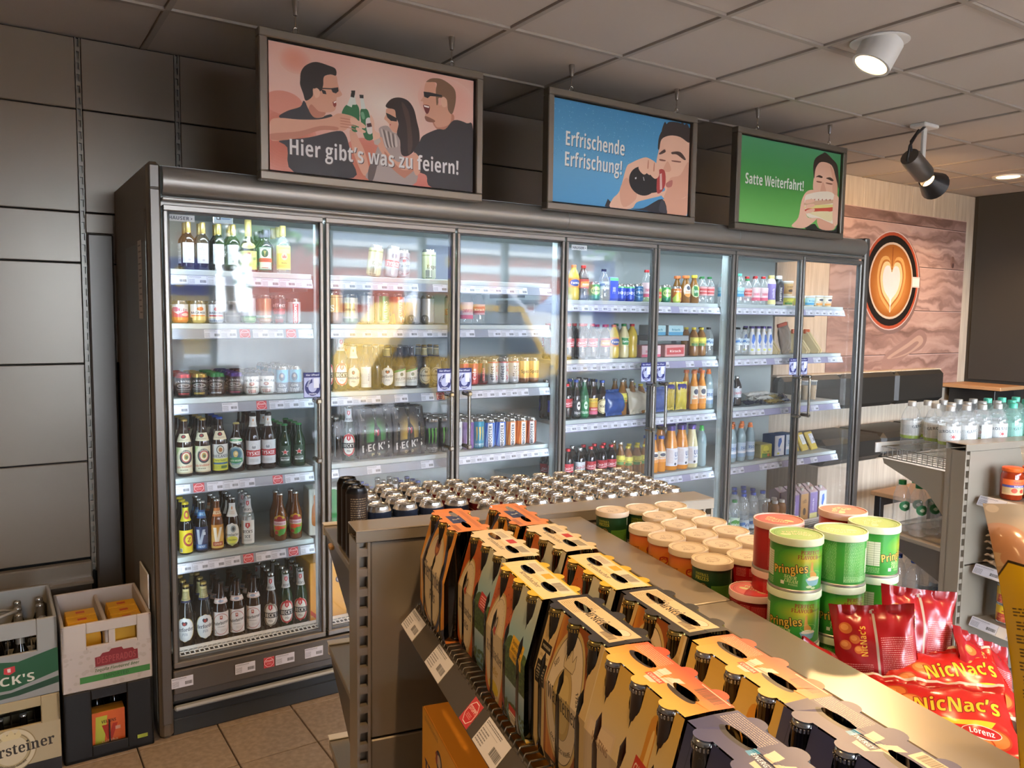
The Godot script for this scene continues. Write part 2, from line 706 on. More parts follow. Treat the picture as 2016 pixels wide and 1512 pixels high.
const ORD := ["front", "second", "third", "fourth", "fifth", "sixth", "seventh", "eighth", "ninth", "tenth", "eleventh", "twelfth", "thirteenth"]
const NTH := ["first", "second", "third", "fourth", "fifth", "sixth", "seventh", "eighth", "ninth", "tenth", "eleventh", "twelfth", "thirteenth", "fourteenth"]
# ---------------------------------------------------------------- small print: cans (256 wide, the front in the middle) and labels
func can_art(key: String, bg, draw: Callable, h := 136) -> void:
	cell(key, 256, h, bg, draw)

func print_cans() -> void:
	can_art("can_pink", "e9e4e6", func(a): a.p([0, 70, 60, 40, 110, 85, 150, 60, 256, 80, 256, 150, 0, 150], "e8506a").r(0, 112, 256, 38, "f08a3c").e(95, 45, 26, 20, "d96a8e").t("Gin", 140, 60, 30, "b0305a", "s").e(150, 90, 20, 14, "f2c8c0"))
	can_art("can_rum", "dfe2e6", func(a): a.e(132, 40, 17, 17, "c9463a").e(132, 40, 8, 6, "5a1c1c").t("BACARDI", 128, 82, 24, "2b3350", "b", 0.8).r(88, 92, 80, 12, "d05044").r(60, 108, 136, 12, "efe0b8").fp(70, 124, 116, 18, "7a88a8", 6))
	can_art("can_rum_lemon", "e4e4e0", func(a): a.e(140, 40, 17, 17, "d46a34").t("BACARDI", 128, 82, 24, "2b3350", "b", 0.8).r(88, 92, 80, 12, "e28a48").p([50, 110, 200, 100, 200, 140, 50, 145], "e8d488").e(80, 126, 18, 12, "5b5a3a"))
	can_art("can_dark", "3c3a38", func(a): a.g(0, 0, 256, 150, ["56524e", "2c2a29", "4a4440"], true).t("Ale", 120, 70, 34, "8a8078", "s").r(70, 96, 120, 3, "8a8078"))
	can_art("can_silver_green", "b9bfc4", func(a): a.t("OMSK", 140, 70, 34, "8d949a", "r", 1.0, -PI / 2).r(0, 112, 256, 38, "4f9a3c").r(0, 108, 256, 6, "2d6f3a").fp(90, 122, 80, 14, "c8dcb0", 6))
	can_art("can_copper", "b37a55", func(a): a.r(0, 104, 256, 10, "dfe4d4").r(0, 114, 256, 6, "8aa47c").fp(100, 128, 70, 14, "e8d0bc", 6))
	can_art("can_effect_dark", "4a4446", func(a):
		a.t("effect", 128, 52, 30, "d8d4d4").r(88, 62, 80, 34, "8a2c34").specks(60, "c04a50", 1, 2.5, 4, Rect2(90, 62, 76, 34)).t("DARK", 128, 122, 16, "c8b4b4").r(104, 128, 50, 6, "9a3038"))
	can_art("can_red_text", "cfd0d4", func(a): a.r(112, 14, 34, 126, "c23a40").t("GORDON'S", 136, 78, 24, "f0e4e4", "b", 1.0, -PI / 2).fp(170, 30, 40, 90, "8a8c94", 6))
	for q in [["can_jd_red", "b03238"], ["can_jd_gold", "c9a94a"], ["can_jd_white", "cfcfcf"], ["can_jd_pink", "a0385e"]]:
		can_art(q[0], "241f1f", func(a):
			a.t("JACK DANIEL'S", 128, 34, 19, "e8e4e0", "s", 0.75, 0, 0, 95.0).ring(128, 66, 34, 17, 3, "d8d4d0").ring(128, 66, 26, 11, 2, "a8a4a0").t("No 7", 128, 71, 14, "e8e4e0", "s").t("Tennessee", 128, 100, 17, "d8d4d0", "t").fp(98, 108, 60, 10, "a09890", 5).r(100, 126, 58, 5, q[1]).r(0, 140, 256, 10, q[1]).ln([84, 20, 84, 130], 1.5, "5a5450").ln([172, 20, 172, 130], 1.5, "5a5450"))
	can_art("can_bourbon", "e2e0da", func(a): a.t("JIM BEAM", 128, 46, 27, "2a2626", "s", 0.85, 0, 0, 150.0).e(128, 68, 14, 16, "9a4a3c").e(128, 66, 7, 8, "d8b8a0").t("BOURBON", 128, 104, 17, "2a2626", "b", 0.8).t("Cola", 128, 132, 20, "b04a40", "s").fp(180, 30, 40, 100, "b8a8a0", 7))
	can_art("can_gin_tonic", "5fa8c8", func(a): a.r(0, 84, 256, 66, "3c4a5e").e(128, 46, 20, 27, "3a5a78").e(128, 40, 8, 12, "c8b8b0").t("GIN", 128, 112, 24, "d8dce0").t("TONIC", 128, 138, 24, "d8dce0", "b", 0.9))
	can_art("can_yellow", "d9cf62", func(a): a.e(128, 70, 44, 40, "e8c832").t("Gold", 128, 80, 30, "5a6a38", "s").r(0, 118, 256, 32, "b8a848"))
	can_art("can_blonde", "cfd0a8", func(a): a.t("Export", 150, 90, 26, "7a6a34", "s").bc(96, 100, 40, 34, "4a4a40").r(0, 14, 256, 8, "a8a878"))
	can_art("can_red_band", "b9bcc0", func(a): a.r(0, 62, 256, 36, "c8342c").t("TYSKIE", 128, 92, 30, "f4f0ec", "b", 0.85).t("TYSKIE", 20, 92, 30, "f4f0ec", "b", 0.85).e(128, 38, 14, 14, "8a8e96"))
	can_art("can_grey_script", "9da3a8", func(a): a.ring(128, 78, 50, 52, 3, "7a4a50").t("Pader", 128, 86, 26, "3a3a40", "s").e(128, 50, 10, 10, "a03a3a").e(104, 118, 10, 10, "c4c8cc"))
	can_art("can_gold_brown", "c9a86a", func(a): a.r(0, 90, 256, 60, "7a5234").t("S", 100, 84, 44, "f0e8d4", "s").r(0, 10, 256, 4, "8a6a3a"))
	can_art("can_pale", "d9d6bc", func(a): a.r(60, 30, 90, 80, "e4dc94").t("Lemon", 120, 76, 22, "6a7a3a").r(0, 120, 256, 30, "8aa080"))
	can_art("can_krom", "b4b8bc", func(a): a.t("Krombacher", 140, 78, 25, "4c5056", "t", 0.9, -PI / 2).fp(90, 130, 70, 10, "8a8e94", 5))
	can_art("can_veltins", "a9adb2", func(a): a.r(110, 0, 72, 150, "1d8a4c").t("VELTINS", 158, 76, 26, "e8f0e8", "b", 1.0, -PI / 2).r(110, 132, 72, 18, "d8dcd8"))
	can_art("can_curuba", "c8442c", func(a): a.g(0, 0, 256, 150, ["d86a34", "c03a2a", "8a2020"]).t("CURUBA", 146, 66, 26, "f0d8c0", "b", 1.0, -PI / 2).t("V+", 150, 132, 34, "f0e8e0", "i").p([60, 110, 100, 90, 110, 150, 50, 150], "e8a040"))
	can_art("can_silver", "a4a6a8", func(a): a.g(0, 0, 256, 150, ["8e9092", "c0c2c4", "8a8c8e"], true).e(110, 120, 26, 24, "6a6c70").t("V", 110, 130, 30, "c8cacc", "s"))
	can_art("can_redbull", "8da0be", func(a): a.p([128, 0, 256, 0, 256, 75, 128, 75], "37509a").p([0, 75, 128, 75, 128, 150, 0, 150], "37509a").e(128, 75, 20, 16, "d8b040").p([96, 70, 128, 60, 160, 70, 150, 88, 106, 88], "c43a34"))
	can_art("can_red_cola", "b03036", func(a): a.t("Cola", 140, 76, 36, "f0e4e4", "s", 1.0, -PI / 2).r(176, 0, 20, 150, "8a2028"))
	can_art("can_energy_red", "2c2426", func(a): a.t("ENERGY", 136, 80, 24, "d85050", "b", 1.0, -PI / 2).p([80, 0, 120, 0, 92, 150, 60, 150], "b03036").r(0, 132, 256, 18, "8a2c30"))
	can_art("can_effect", "b8babe", func(a): a.t("effect", 132, 78, 34, "3a3c42", "b", 1.0, -PI / 2).specks(34, "c84048", 2, 4, 9, Rect2(150, 20, 40, 110)).r(0, 0, 256, 10, "a84a4a"))
	can_art("can_bitter", "c99a4c", func(a): a.g(0, 0, 256, 150, ["e0c078", "b87a34"]).t("Spezi", 128, 84, 30, "2c2c34", "i").r(0, 120, 256, 30, "7a4a28"))
	for q in [["can_claw_green", "16181a", "76c858"], ["can_claw_white", "dfe2e4", "a8b0bc"], ["can_claw_teal", "2f8aa8", "d8b860"]]:
		can_art(q[0], q[1], func(a):
			for i in 3:
				a.p([100 + i * 22, 30, 112 + i * 22, 28, 114 + i * 22, 60, 110 + i * 22, 96, 104 + i * 22, 108, 104 + i * 22, 70], q[2])
			a.t("MONSTER", 128, 132, 17, "d8dcd8" if q[1] != "dfe2e4" else "3a3a3a", "b", 0.9))
	can_art("can_purple", "7a4a96", func(a): a.g(0, 0, 256, 150, ["a884c0", "643a86"], true).p([110, 20, 140, 20, 120, 130, 104, 130], "c8b0d8"))
	for q in [["can_boost_blue", "2e5ec4", "9ac0ec"], ["can_boost_orange", "d8742a", "e8a458"], ["can_boost_brown", "8a3a28", "c8785a"]]:
		can_art(q[0], q[1], func(a):
			for i in 10:
				a.p([20 + i * 24, 150, 32 + i * 24, 150, 46 + i * 24, 0, 40 + i * 24, 0], q[2])
			a.r(112, 6, 34, 138, "e8e8ec").t("BOOSTER", 138, 76, 27, "22242c", "b", 1.0, -PI / 2))
	can_art("can_navy", "2a3448", func(a): a.r(0, 30, 256, 4, "8a98a8").t("Cola", 128, 76, 34, "c8d0d8", "s").fp(90, 96, 80, 30, "7a8898", 6))
	can_art("can_maroon", "6a2224", func(a): a.t("Bier", 128, 76, 34, "e0c8b0", "s").ring(128, 66, 50, 44, 3, "d8b890"))
	can_art("can_blue", "28679a", func(a): a.t("Pils", 128, 76, 36, "e0e8ec", "s").ring(128, 66, 52, 46, 3, "b8d0e0"))
	can_art("can_chip_black", "2a211c", func(a): a.fp(96, 10, 64, 120, "8a7a60", 5).r(110, 96, 34, 24, "a89a78"))
	can_art("can_green", "3f9a4a", func(a): a.e(128, 60, 40, 40, "c8e090").t("Lime", 128, 70, 28, "1c5a2c").r(0, 110, 256, 40, "1e7a5a"))
	can_art("can_blue_pop", "2b4cc4", func(a): a.t("pop", 128, 84, 50, "e8ecf8", "i").r(0, 0, 256, 18, "6ad08a").r(0, 126, 256, 24, "2038a0"))
	can_art("can_orange", "d8702c", func(a): a.e(136, 76, 34, 34, "e8b840").p([80, 110, 120, 60, 160, 150, 90, 150], "c8d860").t("Peach", 128, 40, 26, "f8ecd8", "i"))
	can_art("can_peach", "a8c858", func(a): a.e(128, 76, 36, 40, "d85a3c").t("Tea", 128, 86, 32, "f4f0e0", "i"))

func print_labels() -> void:
	cell("lb_whisky", 128, 176, "dfe0e2", func(a): a.t("Z", 64, 40, 22, "6a6c74", "s").r(22, 48, 84, 3, "7a7c84").t("WEIN", 64, 66, 15, "4a4c54", "t").fp(30, 78, 70, 26, "9a9ca4", 7).fp(40, 120, 50, 8, "9a9ca4", 4).e(74, 148, 14, 10, "c0b8b8"))
	cell("lb_brandy", 160, 150, "d8d878", func(a): a.e(80, 24, 16, 12, "a8443c").t("CHANTRÉ", 80, 74, 31, "2c2418", "s", 0.88).r(16, 84, 128, 2, "6a5a28").fp(40, 94, 80, 20, "8a7a38", 7).r(0, 118, 160, 32, "d0cc68"))
	cell("lb_brandy_neck", 128, 64, "cfcf70", func(a): a.r(0, 26, 128, 3, "8a7a38").t("Chantré", 64, 48, 16, "6a5a28", "s"))
	cell("lb_herb", 140, 200, "1f5638", func(a): a.r(8, 8, 124, 184, "e0e4d8").r(14, 14, 112, 172, "2f7a4a").r(18, 18, 104, 164, "dfe6d4").e(70, 56, 32, 34, "2a4a30").p([60, 44, 52, 30, 66, 40, 70, 30, 74, 40, 88, 30, 80, 44, 74, 64, 66, 64], "b8a060").p([66, 60, 74, 60, 72, 80, 68, 80], "b8a060").r(0, 98, 140, 34, "d0502c").t("Kräuter", 70, 124, 26, "7a2414", "s", 0.8).fp(30, 142, 80, 34, "b8c4b0", 8).r(40, 178, 60, 5, "c05048"))
	cell("lb_vodka", 150, 180, "d8d890", func(a): a.t("Gorbatschow", 75, 26, 20, "8a7a34", "t", 0.85).r(10, 60, 130, 110, "dcd060").e(75, 82, 26, 28, "e0b8a0").p([56, 70, 64, 84, 75, 66, 86, 84, 94, 70, 90, 94, 60, 94], "c0706a").t("Wodka", 75, 136, 15, "7a6a30").fp(26, 146, 98, 14, "a89a48", 6))
	cell("lb_weiss", 180, 220, "cfcbae", func(a): a.p([0, 0, 70, 0, 30, 60, 0, 80], "a8b884").ring(112, 82, 56, 60, 15, "2a2c34").ring(112, 82, 40, 44, 8, "a8343a").e(112, 82, 32, 36, "d8cfae").s([96, 70, 110, 56, 128, 66, 130, 88, 116, 104, 98, 96], "b08a4a").e(116, 84, 12, 14, "5a6a48").t("PAULANER", 112, 38, 19, "e8e0c8", "b", 0.75, 0, 0, 50.0).t("Hefe-Weißbier", 92, 172, 25, "b0442e", "s", 0.78, -0.06).t("NATURTRÜB", 92, 194, 13, "3a3a34", "b", 0.9).r(0, 208, 180, 12, "b8a888"))
	cell("lb_radler", 180, 220, "c4c6c2", func(a): a.e(90, 46, 34, 36, "c8c4b0").ring(90, 46, 34, 36, 6, "3a3c44").e(92, 46, 16, 18, "a86a3a").t("PAULANER", 90, 110, 31, "2a3a4a", "s", 0.86).r(0, 120, 180, 100, "c8c840").t("Natur Radler", 90, 142, 20, "5a6a2a", "s", 0.8).r(20, 152, 150, 16, "39648a").fp(30, 176, 110, 30, "7a8a2c", 7).r(96, 180, 60, 22, "4a6a34"))
	cell("lb_abbey", 180, 220, "38444e", func(a): a.e(90, 104, 84, 104, "c8ccc0").e(90, 98, 74, 88, "7a9aa8").e(90, 76, 56, 50, "3c6a80").s([70, 60, 92, 44, 112, 60, 110, 90, 90, 108, 72, 92], "c8b070").e(94, 70, 12, 14, "e0d0a0").p([20, 118, 90, 104, 160, 118, 160, 150, 90, 164, 20, 150], "2f8a5a").t("HEFE-WEIZEN", 90, 146, 22, "e8ecd8", "b", 0.78).e(90, 186, 40, 14, "a8b8a8"))
	cell("lb_red_stripe", 190, 230, "cfd2d4", func(a): a.r(0, 92, 190, 62, "b8282c").t("TYSKIE", 95, 142, 50, "f0ecec", "b", 0.92).p([76, 64, 84, 48, 95, 60, 106, 48, 114, 64, 108, 78, 82, 78], "8a8e96").ring(95, 62, 40, 34, 2, "b0b4b8").fp(50, 176, 90, 26, "9a9ea2", 8))
	cell("lb_star", 128, 220, "1d3a26", func(a):
		var q := []
		for i in 10:
			var rr: float = 44.0 if i % 2 == 0 else 17.0
			q.append(64 + sin(i * PI / 5) * rr); q.append(80 - cos(i * PI / 5) * rr)
		a.p(q, "dcdcd8")
		for i in 10:
			q[i * 2] = 64 + (q[i * 2] - 64) * 0.72; q[i * 2 + 1] = 80 + (q[i * 2 + 1] - 80) * 0.72
		a.p(q, "c8342c").r(16, 140, 96, 44, "c4c8c4").r(20, 146, 88, 14, "30443a").t("lager", 64, 178, 20, "30443a"))
	cell("lb_yellow", 150, 190, "e0cc28", func(a): a.e(96, 80, 50, 56, "a03a30").e(96, 80, 34, 38, "e0cc28").t("Z", 96, 98, 50, "a03a30", "s").r(8, 150, 30, 34, "e8e8d8").bc(10, 152, 26, 30))
	cell("lb_vplus_blue", 150, 170, "27345c", func(a): a.p([30, 20, 62, 20, 66, 100, 92, 20, 118, 20, 78, 140, 50, 140], "a8b4c8").p([96, 40, 120, 40, 120, 60, 96, 60], "c8d0dc").r(30, 128, 100, 30, "3a68a0").t("ENERGY", 80, 151, 22, "e0e8f0", "b", 0.8))
	cell("lb_vplus_gold", 150, 170, "c8a04a", func(a): a.g(0, 0, 150, 170, ["c88a34", "d8b860"]).p([30, 20, 62, 20, 66, 100, 92, 20, 118, 20, 78, 140, 50, 140], "ece4d0").r(26, 124, 100, 30, "a84a28").t("CURUBA", 76, 147, 22, "f0e0c8", "b", 0.8))
	cell("lb_lemon", 160, 190, "d4d8d6", func(a): a.e(92, 50, 24, 28, "8a9aa0").e(92, 50, 12, 16, "3a444c").t("Krombacher", 80, 108, 28, "3a444c", "s", 0.75).e(80, 140, 56, 30, "d4d858").t("Limobier", 80, 146, 18, "5a6a2a", "s").r(0, 168, 160, 22, "a8b068"))
	cell("lb_ice", 150, 200, "d8dcdc", func(a): a.p([58, 20, 96, 20, 100, 48, 78, 68, 54, 48], "b8343c").p([70, 28, 84, 28, 80, 56, 72, 50], "e8d8d8").t("BECK'S", 75, 108, 34, "2a2e34", "b", 0.9).t("ICE", 75, 150, 34, "3a4a54").fp(36, 162, 78, 18, "8a9296", 6))
	cell("lb_despe", 150, 180, "b89a40", func(a): a.g(0, 0, 150, 180, ["d0a030", "a8a838", "5a8a34"]).p([10, 60, 24, 30, 50, 36, 62, 14, 92, 14, 104, 36, 128, 30, 140, 60], "a02c34").r(8, 56, 134, 34, "e0c8d0").t("DESPERADOS", 75, 84, 25, "8a1c3c", "b", 0.72).p([20, 100, 60, 92, 130, 104, 120, 128, 30, 126], "d84a2c").e(46, 150, 18, 16, "a82c2c").p([80, 120, 130, 118, 140, 170, 70, 170], "4a9a3c"))
	cell("lb_herford", 170, 200, "d4d8d8", func(a): a.ring(85, 100, 84, 99, 5, "b8a860").p([60, 44, 70, 34, 84, 40, 98, 34, 110, 44, 104, 62, 84, 70, 66, 62], "2c2c3c").e(84, 54, 12, 12, "a83c34").t("Herforder", 85, 112, 38, "23263a", "s", 0.82, -0.05).t("Pils", 85, 148, 32, "8a92a0", "i", 0.9, -0.1, 0.2))
	cell("lb_pader", 180, 190, "d6d4d4", func(a): a.ring(90, 96, 84, 84, 4, "a03a3c").r(78, 28, 24, 30, "a03a3c").e(90, 40, 7, 8, "e0c8b0").t("Paderborner", 90, 100, 34, "26262c", "i", 0.76, -0.12).fp(52, 116, 76, 8, "6a6a70", 8).e(28, 160, 15, 15, "c8c6c6").ring(28, 160, 16, 16, 2, "5a5a60").fp(80, 138, 60, 14, "b0aeb0", 6))
	for q in [["lb_key_red", "b83034"], ["lb_key_dark", "8a8478"]]:
		cell(q[0], 170, 200, "e0dcd4", func(a): a.ring(85, 100, 80, 96, 16, q[1]).p([66, 20, 104, 20, 106, 50, 85, 66, 64, 50], "c0242c").p([80, 28, 92, 28, 88, 56, 78, 50], "f0d0d0").r(0, 84, 170, 44, "26282c").t("BECK'S", 85, 121, 42, "e8e4dc", "b", 0.95).t("Pils", 85, 160, 24, "6a6c70", "s"))
	cell("lb_krom", 170, 200, "d8d6c8", func(a): a.ring(85, 100, 84, 99, 6, "b8a868").e(85, 56, 16, 20, "3a3a3c").e(85, 60, 7, 10, "b83a30").t("Krombacher", 85, 120, 33, "2c3038", "s", 0.78).t("Pils", 85, 152, 24, "7a7458", "i"))
	cell("lb_slant", 150, 200, "d8dcd8", func(a): a.p([0, 0, 150, 0, 150, 30, 0, 70], "1f8a4a").p([0, 0, 150, 0, 150, 14, 0, 48], "122018").e(80, 82, 16, 18, "5a6a60").t("VELTINS", 78, 140, 34, "26302a", "s", 0.78, -0.1).fp(30, 156, 90, 20, "9aa89c", 7))
	cell("lb_round", 170, 200, "cfcaa8", func(a): a.ring(85, 100, 82, 96, 8, "8a7a40").e(85, 100, 60, 70, "dcd8c0").ring(85, 100, 60, 70, 4, "4a4a3c").t("Warsteiner", 85, 112, 31, "26241c", "s", 0.78).p([64, 60, 72, 44, 85, 56, 98, 44, 106, 60, 100, 74, 70, 74], "7a7464"))
	cell("lb_white", 150, 190, "dadcda", func(a): a.fp(20, 20, 70, 140, "a0a4a8", 7).t("Beck's", 110, 96, 22, "6a7078", "b", 1.0, -PI / 2))
	cell("nk_gold", 96, 80, "b0a468", func(a): a.r(0, 0, 96, 14, "d0c48c").r(18, 18, 60, 46, "8a8458").fp(24, 24, 48, 30, "c8bc8c", 7).r(0, 68, 96, 12, "23284c"))
	cell("nk_key", 96, 100, "c0c4c6", func(a): a.p([34, 16, 62, 16, 64, 40, 48, 52, 32, 40], "b8343c").p([44, 22, 54, 22, 50, 44, 42, 40], "f0e0e0").t("BECK'S", 48, 88, 22, "3a3e44", "b", 0.8))
	cell("nk_shield", 110, 90, "d4cdb0", func(a): a.e(55, 30, 20, 20, "3a3034").e(55, 30, 12, 12, "a8403a").fp(20, 58, 70, 16, "8a8070", 6))
	cell("nk_band", 110, 60, "dcdad8", func(a): a.r(0, 8, 110, 4, "a03a3c").r(0, 48, 110, 4, "a03a3c").e(55, 30, 16, 16, "8a98b0"))
	cell("nk_white", 96, 90, "d8d8d4", func(a): a.p([40, 30, 48, 18, 56, 30, 52, 44, 44, 44], "c88a5a").fp(26, 52, 44, 20, "c0a890", 6))
	cell("nk_yellow", 96, 90, "d8cc30", func(a): a.e(54, 48, 24, 28, "b8503a").e(54, 48, 12, 15, "d8cc30"))
	cell("nk_green", 110, 80, "d8dcd4", func(a): a.r(0, 24, 110, 24, "2f9a5c").t("HEFE", 55, 44, 18, "e8f0e8"))
	cell("nk_blue", 96, 80, "2a4a80", func(a): a.r(0, 20, 96, 40, "5a90c0").t("V+", 48, 52, 32, "e0e8f0", "i"))
	cell("nk_orange", 96, 80, "c87838", func(a): a.r(0, 30, 96, 30, "e0c8a0").t("V+", 48, 54, 28, "a84a28", "i"))
	# soft drinks
	cell("lb_coke", 180, 110, "b4202a", func(a): a.t("Coca-Cola", 90, 74, 46, "f0e4e4", "i", 0.62, -0.12, 0.3).s([10, 84, 60, 92, 110, 84, 170, 74, 170, 80, 110, 92, 60, 98, 10, 90], "e8d8d8"))
	cell("lb_coke_light", 180, 110, "c4c8cc", func(a): a.t("Coca-Cola", 90, 70, 44, "b03038", "i", 0.62, -0.12, 0.3).fp(20, 84, 60, 16, "8a8e94", 6))
	cell("lb_mix", 180, 110, "b0342c", func(a): a.p([30, 30, 150, 20, 160, 90, 20, 96], "e08a34").t("mezzo", 90, 74, 38, "f4ecd8", "i", 0.8))
	cell("lb_orange", 180, 110, "e08a2c", func(a): a.e(90, 56, 60, 40, "2b4a9a").t("Fanta", 90, 70, 38, "f8f0e0", "i", 0.9).e(150, 80, 20, 20, "e8b030"))
	cell("lb_lime", 180, 110, "cfd8a0", func(a): a.p([40, 10, 140, 20, 130, 100, 50, 96], "2f8a4c").t("Sprite", 90, 68, 34, "f0f4ec", "i", 0.8).e(140, 30, 18, 18, "d8d840"))
	cell("lb_fritz_black", 170, 130, "22242a", func(a): a.e(96, 46, 30, 34, "e4e4e0").e(88, 44, 9, 9, "22242a").e(106, 44, 9, 9, "22242a").t("fritz-kola", 85, 112, 30, "e4e4e0", "b", 0.75))
	cell("lb_fritz_green", 170, 130, "1f7a46", func(a): a.e(96, 46, 28, 32, "c8e0cc").e(88, 44, 8, 8, "1f7a46").e(106, 44, 8, 8, "1f7a46").t("fritz-limo", 85, 112, 30, "e4ece4", "b", 0.75))
	cell("lb_sun", 170, 160, "d8a83c", func(a): a.r(0, 0, 170, 40, "e8cc50").t("ALSTER", 85, 30, 27, "6a4a1c", "s").r(0, 90, 170, 36, "c8343c").t("RHABARB", 85, 118, 26, "f0e8e0", "b", 0.75).r(0, 126, 170, 34, "d86a88"))
	cell("lb_cream", 150, 150, "d8d09a", func(a): a.e(75, 75, 64, 64, "e4dcb0").ring(75, 75, 64, 64, 5, "7a6a44").t("Malz", 75, 86, 34, "4a3a24", "s"))
	cell("lb_pepsi", 180, 120, "2334b4", func(a): a.e(112, 54, 30, 30, "e0e4ec").p([82, 48, 100, 30, 130, 34, 142, 50, 120, 48, 100, 56], "c4343c").t("pepsi", 110, 110, 24, "e0e4f0", "r"))
	cell("lb_tea", 170, 180, "c8c04c", func(a): a.e(80, 60, 44, 44, "e0d850").t("ICE TEA", 85, 110, 30, "4a5a28", "b", 0.8).p([20, 120, 150, 130, 150, 180, 20, 180], "5a8a3c").e(120, 150, 22, 20, "d87a34"))
	cell("lb_juice", 170, 170, "dcdce0", func(a): a.t("UE", 110, 80, 60, "34508a", "b", 0.8).t("Saft", 104, 108, 24, "5a76a8").fp(16, 20, 50, 120, "c0a8a0", 7).e(90, 150, 12, 12, "3a3a44"))
	cell("lb_small_juice", 150, 130, "e0dcc8", func(a): a.e(80, 40, 34, 20, "3a3c50").t("Orange", 75, 84, 26, "c8642c", "s", 0.9).p([20, 96, 130, 90, 130, 130, 20, 130], "e0943c"))
	cell("lb_water", 170, 130, "b8ccd8", func(a): a.t("Vio", 100, 84, 54, "2e4e8a", "i").p([0, 90, 170, 110, 170, 130, 0, 130], "dce8ee").s([10, 50, 60, 30, 70, 60, 20, 80], "4a7ab8"))
	cell("lb_clear_red", 170, 120, "d8a0a0", func(a): a.p([10, 30, 160, 24, 160, 96, 10, 100], "c84a4c").t("Kirsch", 85, 76, 34, "f4e8e4", "i"))
	cell("lb_teal", 170, 120, "a8d0d8", func(a): a.t("frisch", 85, 66, 36, "2c7a9a", "i").r(0, 80, 170, 40, "4a98c0"))
	cell("lb_pink", 170, 130, "e4c8cc", func(a): a.t("IMMUN", 85, 80, 34, "c83a5a", "b", 0.8).r(0, 100, 170, 30, "d8607a"))
	cell("lb_choco", 150, 190, "2a2428", func(a): a.t("PROTEIN", 86, 96, 34, "e0dcd8", "b", 0.9, -PI / 2).r(110, 20, 14, 150, "5a4ad0").r(0, 164, 150, 26, "8a8088"))
	cell("lb_violet", 150, 190, "8a78b8", func(a): a.t("milch", 80, 90, 38, "e8e4f0", "i", 0.9, -PI / 2).r(0, 150, 150, 40, "e0d890"))
	cell("lb_coffee", 150, 170, "b98a50", func(a): a.g(0, 0, 150, 170, ["c8a068", "a87a40"]).e(75, 116, 30, 24, "4a3220").t("caffè", 75, 60, 32, "5a3a20", "s"))
	cell("lb_drinkblue", 150, 190, "d8dce0", func(a): a.p([60, 30, 100, 20, 110, 60, 70, 120, 50, 90], "3a6ac0").t("fit", 80, 150, 36, "3a6ac0", "i").e(60, 170, 20, 10, "d8d870"))
	cell("lb_sport", 150, 170, "b4c4d4", func(a): a.t("ISO", 75, 80, 44, "2c5a9c", "i").r(0, 100, 150, 24, "e0e4ea").p([10, 130, 140, 120, 140, 170, 10, 170], "88a4c0"))
	cell("lb_volvic", 150, 150, "c8dcc8", func(a): a.s([20, 60, 60, 24, 90, 40, 130, 30, 140, 80, 90, 96, 40, 90], "4a9a3c").t("Volvic", 75, 96, 36, "f0f4ee", "i", 0.85).t("Bio", 76, 120, 18, "2f6a3c"))
	cell("lb_ayran", 140, 130, "d8d8b0", func(a): a.e(70, 60, 50, 40, "dce070").t("Cacao", 70, 72, 30, "7a5a34", "i"))
	# the clear water bottles on the far shelf
	cell("lb_spring", 320, 150, "cfd4d2", func(a): a.t("GEROLSTEINER", 160, 50, 30, "44525e", "b", 0.8, 0, 0, 260.0).r(0, 124, 320, 26, "9ab83c").e(252, 118, 12, 12, "3a6a6a").e(160, 82, 8, 8, "b83a38").ln([160, 62, 160, 102], 3, "b83a38").ln([142, 82, 178, 82], 3, "b83a38").ln([147, 69, 173, 95], 3, "b83a38").ln([173, 69, 147, 95], 3, "b83a38").fp(110, 108, 100, 10, "9aa4a8", 5).fp(14, 40, 60, 70, "8a9498", 5).fp(250, 40, 56, 60, "8a9498", 5))
	cell("lb_spring_green", 320, 150, "8ec4b4", func(a): a.t("GEROLSTEINER", 160, 50, 30, "2a5a54", "b", 0.8, 0, 0, 260.0).r(0, 120, 320, 30, "2f9a4c").e(160, 82, 12, 12, "b83a38").fp(14, 40, 60, 70, "5a8a80", 5).fp(250, 40, 56, 60, "5a8a80", 5))
	cell("lb_still", 120, 120, "2c7a4a", func(a): a.e(60, 60, 52, 40, "1f5a34").e(60, 60, 46, 34, "2f7a48").s([34, 60, 60, 40, 86, 60, 70, 78, 50, 78], "c8d8c0"))
	# jars, tins and packets on the far shelf
	cell("lb_sauce", 300, 170, "c8a878", func(a): a.r(0, 0, 300, 62, "e0682c").t("Sauce", 160, 46, 38, "a02c28", "s").r(0, 62, 300, 26, "4a4a8c").t("Bolognese", 160, 82, 20, "e0dce8").e(116, 122, 28, 26, "c04a2c").e(190, 128, 24, 22, "b83a28").r(0, 150, 300, 20, "d8b080"))
	cell("lb_sauce_dark", 300, 170, "1f2638", func(a): a.e(190, 110, 46, 36, "c83a34").e(150, 128, 30, 24, "a82c28").t("Sauce", 150, 56, 40, "c8b088", "s"))
	cell("lb_tin", 320, 200, "d89a40", func(a): a.r(0, 0, 320, 96, "e4bc28").p([130, 14, 190, 8, 196, 40, 136, 46], "c02c28").t("MAGGI", 163, 36, 18, "f0e060", "b", 0.9).t("Ravioli", 150, 80, 30, "a02828", "b", 0.8).p([90, 96, 220, 90, 230, 200, 80, 200], "c04a38").specks(26, "d87a50", 6, 12, 8, Rect2(96, 110, 120, 80)).r(230, 0, 90, 200, "b87a4a").fp(240, 20, 60, 150, "e0c8a0", 6))
	cell("lb_noodle", 140, 200, "c8a878", func(a): a.r(0, 0, 140, 70, "3a5a8c").t("Barilla", 70, 46, 30, "e8e4e0", "i", 0.8).e(70, 120, 44, 52, "d8b060").r(20, 84, 100, 20, "3a8ab0"))

